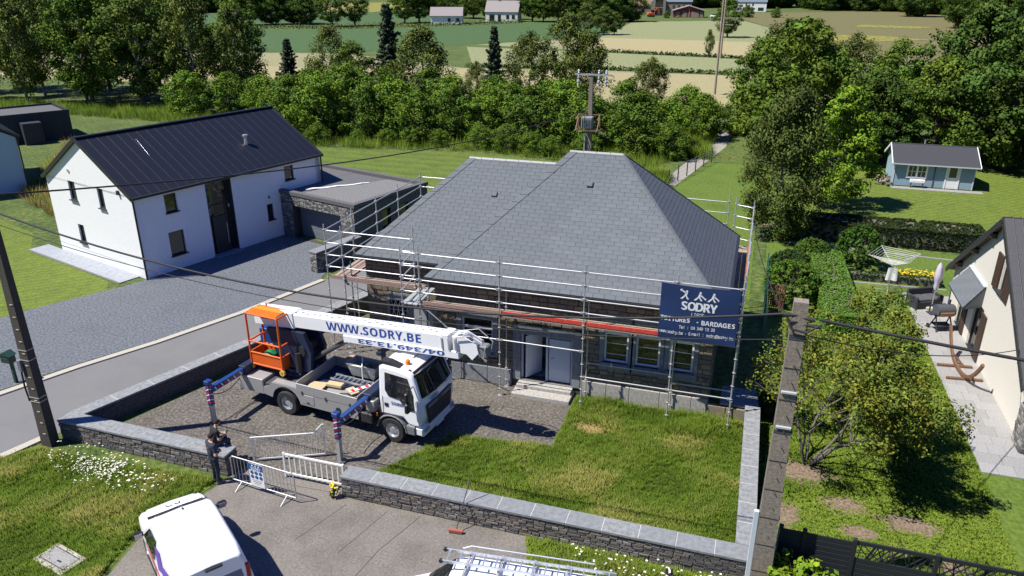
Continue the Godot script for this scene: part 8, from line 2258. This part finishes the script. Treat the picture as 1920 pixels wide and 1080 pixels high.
	for s in [[-53.5, -90, 0.85, "birch0", 1.3], [-37.5, -83, 0.9, "birch1", 1.6], [-33.5, -90, 0.5, "birch2", 1.0], [-26.5, -89, 0.85, "birch2", 1.2], [-22.5, -91, 1.02, "birch0", 1.25], [-19.5, -90, 0.85, "birch1", 1.2], [-12, -88, 0.62, "birch2", 1.3], [-47, -84, 0.75, "ash1", 1.1]]:
		plant(s[3], "hedgerow_tree", "loose grey-green tree in the hedgerow %s" % ("by the short spruce" if s[0] < -50 else ("beside the tallest spruce" if s[0] < -35 else ("beside the slim spruce" if s[0] < -24 else "beyond the transformer pole"))), "tree", Vector3(s[0], 0, s[1]), V.call(s[2], s[4]), "trees above the hedgerow")
	# right hand trees
	plant("willow", "feathery_tree", "feathery olive tree right behind the scaffold corner", "tree", Vector3(1.9, 0, -46.5), Vector3(0.95, 0.86, 0.95))
	plant("maple", "maple_tree", "bright green maple at the edge of the shed lawn", "tree", Vector3(5.6, 0, -54.6), Vector3(0.72, 0.78, 0.72))
	plant("walnut", "walnut_tree", "broad yellow-green tree between farm lane and maple", "tree", Vector3(3.2, 0, -70), Vector3(1.15, 1.1, 1.15))
	for s in [[9.5, -71, 0.74, "dark_tree"], [14.5, -73, 0.82, "walnut"], [19.5, -71, 1.12, "dark_tree"], [24, -66, 1.1, "ash2"], [28, -72, 1.25, "dark_tree"], [12, -80, 0.92, "ash2"], [18.5, -81, 1.2, "dark_tree"], [5.5, -81, 0.85, "ash1"], [27, -80, 1.3, "walnut"], [23, -58, 1.1, "dark_tree"], [32, -62, 1.3, "dark_tree"], [0, -78, 0.9, "ash0"], [36, -74, 1.4, "ash0"]]:
		plant(s[3], "garden_tree", "%s tree %s" % [{"dark_tree": "dense dark green", "walnut": "broad yellow-green", "ash0": "mid green", "ash1": "olive green", "ash2": "fresh green"}[s[3]], "standing right behind the blue shed" if s[1] > -74 and s[0] < 21 else ("at the back of the belt behind the shed" if s[1] < -76 else "overhanging the lawn beside the blue shed")], "tree", Vector3(s[0], 0, s[1]), V.call(s[2]), "tree belt behind the shed")
	# far trees and woods
	var far = [[-169, -235], [-164, -240], [-159, -246], [-153, -244], [-138, -236], [-133, -242], [-121, -268], [-124, -262], [-116, -272], [-97, -300], [-103, -296], [-112, -300], [-120, -305], [-84, -287], [-79, -284], [-74, -287], [-70, -290], [-65, -288], [-61, -292], [-57, -291], [-53, -293], [-49, -297], [-60, -300], [-68, -300], [-76, -300]]
	for s in far: plant(["dark_tree", "ash0", "ash1"][rng.randi() % 3], "far_tree", "dark rounded far tree %s" % ("at the hedge beyond the crop field" if s[0] < -128 else ("beside the low white cottage" if s[0] < -100 else ("next to the white farmhouse" if s[0] < -77 else "in the dark clump sheltering the parked van"))), "tree", Vector3(s[0], 0, s[1]), V.call(rng.randf_range(1.0, 1.4), 1.2), "trees round the far houses")
	for s in [[-50.5, -229, 0.8], [-44, -222, 0.75], [-41.5, -224, 0.6]]: plant("ash1", "field_tree", "small bushy tree on the corner of the green crop field", "tree", Vector3(s[0], 0, s[1]), V.call(s[2], 1.2), "field corner trees")
	plant("ash0", "field_tree", "round dark tree beside the far line poles", "tree", Vector3(-10.5, 0, -222), V.call(1.0, 1.1))
	plant("birch1", "field_tree", "tiny young tree standing alone in the mown field strip", "tree", Vector3(-11, 0, -163), V.call(0.5, 0.8))
	for s in [[-9, -345, 0.6], [2, -345, 0.5], [-40, -330, 0.35]]: plant("bush2", "field_bush", "dark round bush in front of the far white villa", "bush", Vector3(s[0], 0, s[1]), V.call(s[2] * 1.3), "bushes before the villa")
	for s in [[1.5, -88, 1.02], [5, -93, 0.9], [9.5, -96, 0.85]]: plant("birch2", "loose_tree", "loose tall tree rising behind the broad yellow-green one", "tree", Vector3(s[0], 0, s[1]), V.call(s[2], 1.3), "trees behind the broad one")
	# distant woodland that closes the view: too many stems to count
	woods("far_wood", "dark distant woodland closing the view beyond the fields", [[-430, -420, 60, 40, 40], [-330, -400, 50, 30, 30], [-250, -330, 40, 14, 14], [-170, -440, 50, 30, 30], [-110, -400, 60, 30, 40], [-20, -480, 60, 30, 30], [40, -470, 60, 24, 40], [105, -330, 50, 50, 60], [160, -300, 60, 60, 60], [90, -420, 60, 40, 40], [-220, -560, 100, 40, 40], [-340, -600, 120, 40, 40]])
	hedge_line("field_hedge", "long dark hedge line before the far white houses", [Vector3(-200, 0, -205), Vector3(-128, 0, -224), Vector3(-100, 0, -254), Vector3(-84, 0, -277)], 1.6)
	hedge_line("field_hedge", "thin grassy bank between the mown strip and pale field", [Vector3(-34, 0, -168.4), Vector3(-2, 0, -161.6), Vector3(22, 0, -161.6)], 0.7)
	hedge_line("field_hedge", "thin grassy bank below the pale field", [Vector3(-50, 0, -131.5), Vector3(-26, 0, -134.2), Vector3(20, 0, -132.2)], 0.7)
	make_garden_plants()

func hedge_label(x: float, z: float, k: int) -> String:
	return "%s bush in the hedgerow's %s row %s" % [["bright green", "fresh green", "deep green"][k], "front" if z > -71.5 else "rear", "near the grove" if x < -50 else ("below the tallest spruce" if x < -38 else ("behind the mown back lawn" if x < -24 else ("behind the transformer pole" if x < -11 else "beside the farm lane")))]

func woods(called: String, label: String, list: Array) -> void:
	var mm = MultiMesh.new()
	mm.transform_format = MultiMesh.TRANSFORM_3D
	mm.mesh = kinds["dark_tree"][1]
	var tr = []
	for q in list:
		for k in int(q[2]):
			var p = Vector3(q[0] + rng.randf_range(-q[3], q[3]), -0.4, q[1] + rng.randf_range(-q[4], q[4]))
			var s = rng.randf_range(1.0, 1.7)
			tr.append(Transform3D(Basis(Vector3.UP, rng.randf() * TAU).scaled(Vector3(s * 1.2, s, s * 1.2)), p))
	mm.instance_count = tr.size()
	for k in tr.size(): mm.set_instance_transform(k, tr[k])
	var o = MultiMeshInstance3D.new()
	o.multimesh = mm; o.name = numbered(called)
	add_child(o)
	tag(o, label, "woodland"); o.set_meta("kind", "stuff")

func hedge_line(called: String, label: String, pts: Array, h: float) -> void:
	var cl = []
	for k in pts.size() - 1:
		var n = int(pts[k].distance_to(pts[k + 1]) / 1.1)
		for j in n: cl.append([pts[k].lerp(pts[k + 1], float(j) / n) + Vector3(0, h * 0.45, 0), Vector3(0.9, h * 0.6, 0.9) * rng.randf_range(0.8, 1.25)])
	var o = put(called, leaf_mesh(cl, 26, 0.42, Color(0.04, 0.07, 0.018), 0.3, 0.0, M.leaf, 500 + pts.size()), self)
	tag(o, label, "hedge")

# a clipped block of foliage: leaves over the faces of a box, a solid dark twig core inside
func clipped(called: String, label: String, at: Vector3, size: Vector3, n: int, base: Color, leaf: float, turn := 0.0) -> void:
	var t = thing(called, label, "hedge", at, turn)
	var cl = []
	for k in n:
		var p = Vector3(rng.randf_range(-0.5, 0.5), rng.randf_range(0, 1), rng.randf_range(-0.5, 0.5))
		var f = rng.randi() % 5
		if f == 0: p.y = 1.0
		elif f < 3: p.z = 0.5 if f == 1 else -0.5
		else: p.x = 0.5 if f == 3 else -0.5
		if size.x * size.z > size.y * size.x and rng.randf() < 0.4: p.y = 1.0
		cl.append([p * size, Vector3.ONE * leaf * 0.8])
	put("foliage", leaf_mesh(cl, 14, leaf, base, 0.22, 0.0, M.leaf, 600 + n), t)
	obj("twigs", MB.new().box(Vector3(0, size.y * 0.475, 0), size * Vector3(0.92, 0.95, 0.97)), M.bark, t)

func make_garden_plants() -> void:
	clipped("clipped_hedge", "long flat-topped light green hedge between shrubs and lawn", Vector3(4.3, 0, -36.7), Vector3(1.45, 1.2, 8.6), 5200, Color(0.105, 0.195, 0.032), 0.075, 0.035)
	clipped("clipped_hedge", "dark brown-green hedge wall below the shed lawn", Vector3(7.6, 0, -47.6), Vector3(10.6, 1.15, 2.0), 3000, Color(0.034, 0.05, 0.016), 0.11, 0.01)
	clipped("clipped_hedge", "knee-high box hedge strip beside the yellow flower bed", Vector3(7.4, 0, -40.6), Vector3(4.6, 0.35, 0.45), 500, Color(0.04, 0.07, 0.02), 0.07, 0.03)
	# round shrubs
	for q in [["round_shrub", "dense clipped ball shrub beside the long green hedge", Vector3(5.9, 0, -42.2), 1.15, 1.0, Color(0.05, 0.11, 0.016)], ["round_shrub", "bright wide shrub beside the scaffold's right corner", Vector3(2.4, 0, -36.0), 1.25, 0.85, Color(0.075, 0.14, 0.018)], ["round_shrub", "small rounded shrub at the end of the clipped hedge", Vector3(3.5, 0, -41.2), 0.9, 0.95, Color(0.06, 0.11, 0.018)], ["round_shrub", "low dark shrub squeezed between mesh fence and wall", Vector3(2.3, 0, -39.6), 0.9, 0.8, Color(0.04, 0.075, 0.018)], ["round_shrub", "dark shrub growing along the side wall behind the pole", Vector3(1.75, 0, -25.2), 0.6, 1.0, Color(0.035, 0.055, 0.015)]]:
		var t = thing(q[0], q[1], "shrub", q[2])
		var cl = []
		for k in 420:
			var d = Vector3(rng.randfn(), rng.randfn() * 1.0, rng.randfn()).normalized()
			if d.y < -0.6: continue
			cl.append([Vector3(0, q[3] * q[4], 0) + d * Vector3(q[3], q[3] * q[4], q[3]) * rng.randf_range(0.9, 1.0), Vector3.ONE * 0.13])
		put("crown", leaf_mesh(cl, 26, 0.1, q[5], 0.25, 0.1, M.leaf, 700 + int(q[3] * 100)), t)
		put("trunk", trunk_mesh(q[3] * 1.4, 0.05, q[3] * 0.8, 8, 710, M.bark, 3), t)
	# the spreading fruit tree in the side garden
	var t = thing("fruit_tree", "spreading many-stemmed tree with sparse yellow-green leaves beside the wall", "tree", Vector3(2.75, 0, -22.5))
	var b = MB.new()
	var tips = []
	var q = RandomNumberGenerator.new()
	q.seed = 77
	var grow = func(me, p: Vector3, d: Vector3, l: float, r: float, lv: int) -> void:
		var e = p + d * l
		var mid_ = p.lerp(e, 0.5) + Vector3(q.randf_range(-1, 1), q.randf_range(-0.5, 0.5), q.randf_range(-1, 1)) * l * 0.09
		b.tube(p, mid_, r, r * 0.85, 6, false); b.tube(mid_, e, r * 0.85, r * 0.68, 6, false)
		if lv >= 4:
			tips.append(e); return
		if lv >= 3: tips.append(mid_)
		for k in (3 if lv < 3 else 2):
			var nd = (d + Vector3(q.randf_range(-0.75, 0.75), q.randf_range(-0.35, 0.5), q.randf_range(-0.75, 0.75))).normalized()
			me.call(me, e, nd, l * q.randf_range(0.62, 0.86), r * 0.6, lv + 1)
	for k in 6:
		var a = TAU * k / 6.0 + 0.3
		var d = Vector3(cos(a) * 0.62 + 0.34, 0.95, sin(a) * 0.6 - 0.1).normalized()
		grow.call(grow, Vector3(cos(a) * 0.12, 0, sin(a) * 0.12), d, q.randf_range(1.35, 1.75), 0.05, 0)
	var stems = obj("trunk", b, M.bark, t)
	var cl = []
	for p in tips:
		# leaves are thick on the sunny right half and thin towards the street
		var dens = clampf(0.42 + 0.2 * (p.x - 0.2) - 0.1 * p.z, 0.2, 1.3)
		cl.append([p, Vector3.ONE * 0.3, dens])
		if p.x > 0.9: cl.append([p + Vector3(q.randf_range(-0.4, 0.4), q.randf_range(-0.3, 0.4), q.randf_range(-0.4, 0.4)), Vector3.ONE * 0.34, dens])
	put("crown", leaf_mesh(cl, 92, 0.085, Color(0.145, 0.175, 0.028), 0.35, 0.2, M.leaf, 720, 0.25), t)
	# bright laurel at the fence foot
	t = thing("laurel_shrub", "bright yellow-green laurel at the foot of the concrete pole", "shrub", Vector3(2.25, 0, -15.75))
	cl = []
	for k in 150: cl.append([Vector3(rng.randf_range(-0.75, 0.75), rng.randf_range(0.3, 1.35), rng.randf_range(-0.6, 0.6)), Vector3.ONE * 0.16])
	put("crown", leaf_mesh(cl, 16, 0.14, Color(0.16, 0.24, 0.02), 0.25, 0.1, M.leaf, 730), t)
	put("trunk", trunk_mesh(1.0, 0.03, 0.6, 6, 731, M.bark, 4), t)
	# yellow flowers
	t = thing("yellow_flowers", "clump of yellow flowers growing at the gate end of the wall", "flowers", Vector3(-10.78, 0.02, -16.3))
	flower_clump(t, 26, Vector3(0.12, 0.5, 0.1), M.petal_yellow)
	t = thing("yellow_flowers", "golden flower bed beyond the patio beside the rotary dryer", "flowers", Vector3(8.6, 0, -41.4))
	flower_clump(t, 260, Vector3(1.15, 0.45, 0.4), M.petal_yellow)

func flower_clump(t: Node3D, n: int, ext: Vector3, m: Material) -> void:
	var f = MB.new(); var cl = []
	for k in n:
		var p = Vector3(rng.randf_range(-1, 1) * ext.x, rng.randf_range(0.45, 1) * ext.y, rng.randf_range(-1, 1) * ext.z)
		f.lathe(p, [Vector2(0, 0.02), Vector2(0.035, 0.014), Vector2(0.0, -0.01)], 6, Basis(Vector3.RIGHT, rng.randf_range(-0.6, 0.6)))
		if k % 3 == 0: cl.append([Vector3(p.x, p.y * 0.55, p.z), Vector3(0.08, 0.16, 0.08)])
	var o = obj("blossoms", f, m, t)
	o.set_meta("kind", "stuff")
	put("leaves", leaf_mesh(cl, 14, 0.08, Color(0.05, 0.1, 0.02), 0.25, 0.0, M.leaf, 740 + n), t)

# ---------------------------------------------------------------- grass and wild flowers
func tuft(blades: int, h: float, spread: float, seed_: int) -> ArrayMesh:
	var r = RandomNumberGenerator.new()
	r.seed = seed_
	var b = MB.new()
	for k in blades:
		var a = r.randf() * TAU
		var p = Vector3(cos(a), 0, sin(a)) * spread * r.randf()
		var lean = Vector3(cos(a), 0, sin(a)) * h * r.randf_range(0.2, 0.8)
		var side = Vector3(-sin(a), 0, cos(a)) * 0.012
		var hh = h * r.randf_range(0.6, 1.2)
		var tip = p + lean + Vector3(0, hh, 0)
		var nn = (Vector3.UP * 1.2 + Vector3(cos(a), 0, sin(a)) * -0.4).normalized()
		b.trin(p - side, p + side, tip, nn, nn, nn)
	return b.mesh(M.blade)

func sow(called: String, label: String, polys: Array, n: int, mesh: Mesh, cols: Array, smin: float, smax: float, kind := "grass", avoid: Array = []) -> void:
	var nz = FastNoiseLite.new()
	nz.seed = 5 + n; nz.frequency = 0.3; nz.fractal_octaves = 4
	var tr = []; var co = []
	var pk = polys.map(func(p): return PackedVector2Array(p.map(func(q): return Vector2(q[0], q[1]))))
	for p in pk:
		var lo = p[0]; var hi = p[0]; var ar = 0.0
		for q in p:
			lo = lo.min(q); hi = hi.max(q)
		var tries = int(n * 1.6)
		for k in tries:
			var q = Vector2(rng.randf_range(lo.x, hi.x), rng.randf_range(lo.y, hi.y))
			if not Geometry2D.is_point_in_polygon(q, p): continue
			var bare = false
			for z in avoid:
				var dx = (q.x - z[0]) / z[2]; var dz = (q.y - z[1]) / z[3]
				if dx * dx + dz * dz < rng.randf_range(0.1, 1.0): bare = true
			if bare: continue
			var s = rng.randf_range(smin, smax)
			var v = clampf(nz.get_noise_2d(q.x, q.y) * 0.95 + 0.5, 0.0, 1.0)
			s *= 0.7 + v * 0.7
			tr.append(Transform3D(Basis(Vector3.UP, rng.randf() * TAU).scaled(Vector3(s, s, s)), Vector3(q.x, 0.012, q.y)))
			var u = clampf(v + rng.randf_range(-0.28, 0.28), 0, 0.999) * (cols.size() - 1)
			var c = cols[int(u)].lerp(cols[int(u) + 1], u - int(u)) if cols.size() > 1 else cols[0]
			co.append(c * rng.randf_range(0.8, 1.2))
	var mm = MultiMesh.new()
	mm.transform_format = MultiMesh.TRANSFORM_3D; mm.use_colors = true; mm.mesh = mesh
	mm.instance_count = tr.size()
	for k in tr.size():
		mm.set_instance_transform(k, tr[k]); mm.set_instance_color(k, co[k])
	var o = MultiMeshInstance3D.new()
	o.multimesh = mm; o.name = numbered(called)
	add_child(o)
	tag(o, label, kind); o.set_meta("kind", "stuff")

func make_grass() -> void:
	var g1 = Color(0.082, 0.132, 0.015); var g2 = Color(0.125, 0.188, 0.021); var g3 = Color(0.18, 0.232, 0.032); var st = Color(0.3, 0.25, 0.085)
	var long_ = tuft(9, 0.13, 0.07, 1)
	var short_ = tuft(9, 0.05, 0.06, 2)
	var tall = tuft(10, 0.4, 0.12, 3)
	sow("yard_grass", "uneven green grass covering the fenced front yard", [[[-10.4, -17.0], [0.7, -17.0], [0.7, -24.2], [-5.25, -24.3], [-5.25, -20.85], [-8.65, -20.45], [-10.15, -17.9]]], 26000, long_, [g1 * 0.75, g1, g2, g1, g2.lerp(st, 0.35), st.lerp(g3, 0.4)], 0.5, 1.2, "grass", [[-4.3, -22.3, 1.0, 0.52]])
	sow("dry_grass_tufts", "scorched straw-coloured patch in the yard grass near the entrance", [[[-5.2, -22.3], [-4.3, -22.8], [-3.4, -22.35], [-4.2, -21.85]]], 700, short_, [st, Color(0.42, 0.31, 0.13)], 0.7, 1.2)
	sow("tall_weeds", "rank tall weeds along the house plinth and scaffold feet", [[[-5.0, -24.3], [0.6, -24.2], [0.6, -23.2], [-5.0, -23.3]], [[-2.0, -24.2], [-0.5, -24.2], [-0.5, -22.6], [-2.0, -22.8]]], 320, tall, [g1 * 0.8, g1, g2], 0.4, 0.95, "weeds")
	sow("verge_grass", "grass of the roadside verge with straw patches", [[[-21.4, -15.5], [-14.7, -15.95], [-15.3, -13.1], [-14.9, -11.4], [-12.6, -7.2], [-25, -7], [-24.6, -10], [-22.4, -14.4]]], 36000, long_, [g1 * 0.8, g1, g2, g1, g2.lerp(st, 0.6), st.lerp(g2, 0.4)], 0.5, 1.2, "grass", [[-16.45, -11.72, 0.8, 0.55]])
	sow("verge_grass", "grass strip between driveway, ladder van and the long wall", [[[-4.8, -16.3], [1.0, -16.3], [1.4, -11], [-4.3, -11], [-4.5, -15.5]]], 12000, long_, [g2, g3, g1, g2.lerp(st, 0.4)], 0.7, 1.4)
	sow("garden_grass", "short mown grass of the side garden lawn", [[[1.35, -17.0], [7.9, -17.0], [7.9, -24], [8.0, -33], [3.0, -33], [1.35, -26]]], 26000, short_, [g2, g3, g2, g1], 0.7, 1.3, "grass", [[2.6, -21.9, 1.5, 0.9], [4.0, -19.4, 0.7, 0.35], [5.4, -20.2, 1.0, 0.5], [6.2, -18.6, 0.7, 0.4], [2.0, -19.6, 0.55, 0.8], [3.7, -20.6, 0.9, 0.5]])
	sow("meadow_grass", "tall rough grass between the back lawn and hedgerow", [[[-60, -62.5], [-39, -61.5], [-24, -64], [-15, -62.5], [-8, -60], [-6.8, -66], [-15, -67], [-40, -66], [-60, -72]], [[-12, -52], [-6.4, -52], [-6.2, -60], [-12, -60]], [[-3.6, -67], [-4.4, -80], [-14, -82], [-13, -68]]], 3200, tuft(12, 0.7, 0.4, 4), [g1 * 0.75, g1, g2, g1, g3], 0.5, 1.2)
	sow("meadow_grass", "reddish rough grass between the dark outbuilding and white house", [[[-62, -56], [-52, -60], [-41, -45], [-38.5, -34], [-50, -40], [-52, -43]]], 3600, tuft(12, 0.7, 0.35, 6), [g2, Color(0.2, 0.12, 0.06), Color(0.17, 0.14, 0.05), g3], 0.6, 1.2)
	sow("meadow_grass", "wild grass growing along the foot of the grove", [[[-104, -70], [-60, -68], [-58, -76], [-104, -74]]], 2200, tuft(12, 0.8, 0.5, 7), [g1 * 0.75, g1, g2], 0.6, 1.2)
	# daisies: a stalk and a flat white head
	var d = MB.new()
	d.col = Color(0.05, 0.1, 0.02)
	d.tri(Vector3(-0.004, 0, 0), Vector3(0.004, 0, 0), Vector3(0, 0.3, 0))
	d.col = Color(0.78, 0.78, 0.72)
	for k in 8:
		var a = TAU * k / 8.0; var e = TAU * (k + 0.85) / 8.0
		d.tri(Vector3(0, 0.3, 0), Vector3(cos(e) * 0.027, 0.305, sin(e) * 0.027), Vector3(cos(a) * 0.027, 0.305, sin(a) * 0.027))
	d.col = Color(0.7, 0.45, 0.02)
	d.lathe(Vector3(0, 0.3, 0), [Vector2(0.011, 0), Vector2(0, 0.012)], 5)
	var dm = d.mesh(M.blade)
	var white = [Color(1, 1, 1)]
	sow("daisies", "white daisies scattered thickly in the verge under the wall", [[[-20.9, -15.9], [-19.0, -16.1], [-15.6, -15.3], [-16.2, -14.5], [-18.3, -14.2], [-20.4, -14.9]], [[-19.6, -15.5], [-17.6, -15.5], [-17.8, -14.7], [-19.2, -14.8]]], 170, dm, white, 0.6, 1.1, "daisies")
	sow("daisies", "white daisies dotted along the verge below the long wall", [[[-3.8, -16.2], [0.9, -16.2], [0.9, -14.6], [-2.0, -14.8]]], 120, dm, white, 0.6, 1.1, "daisies")
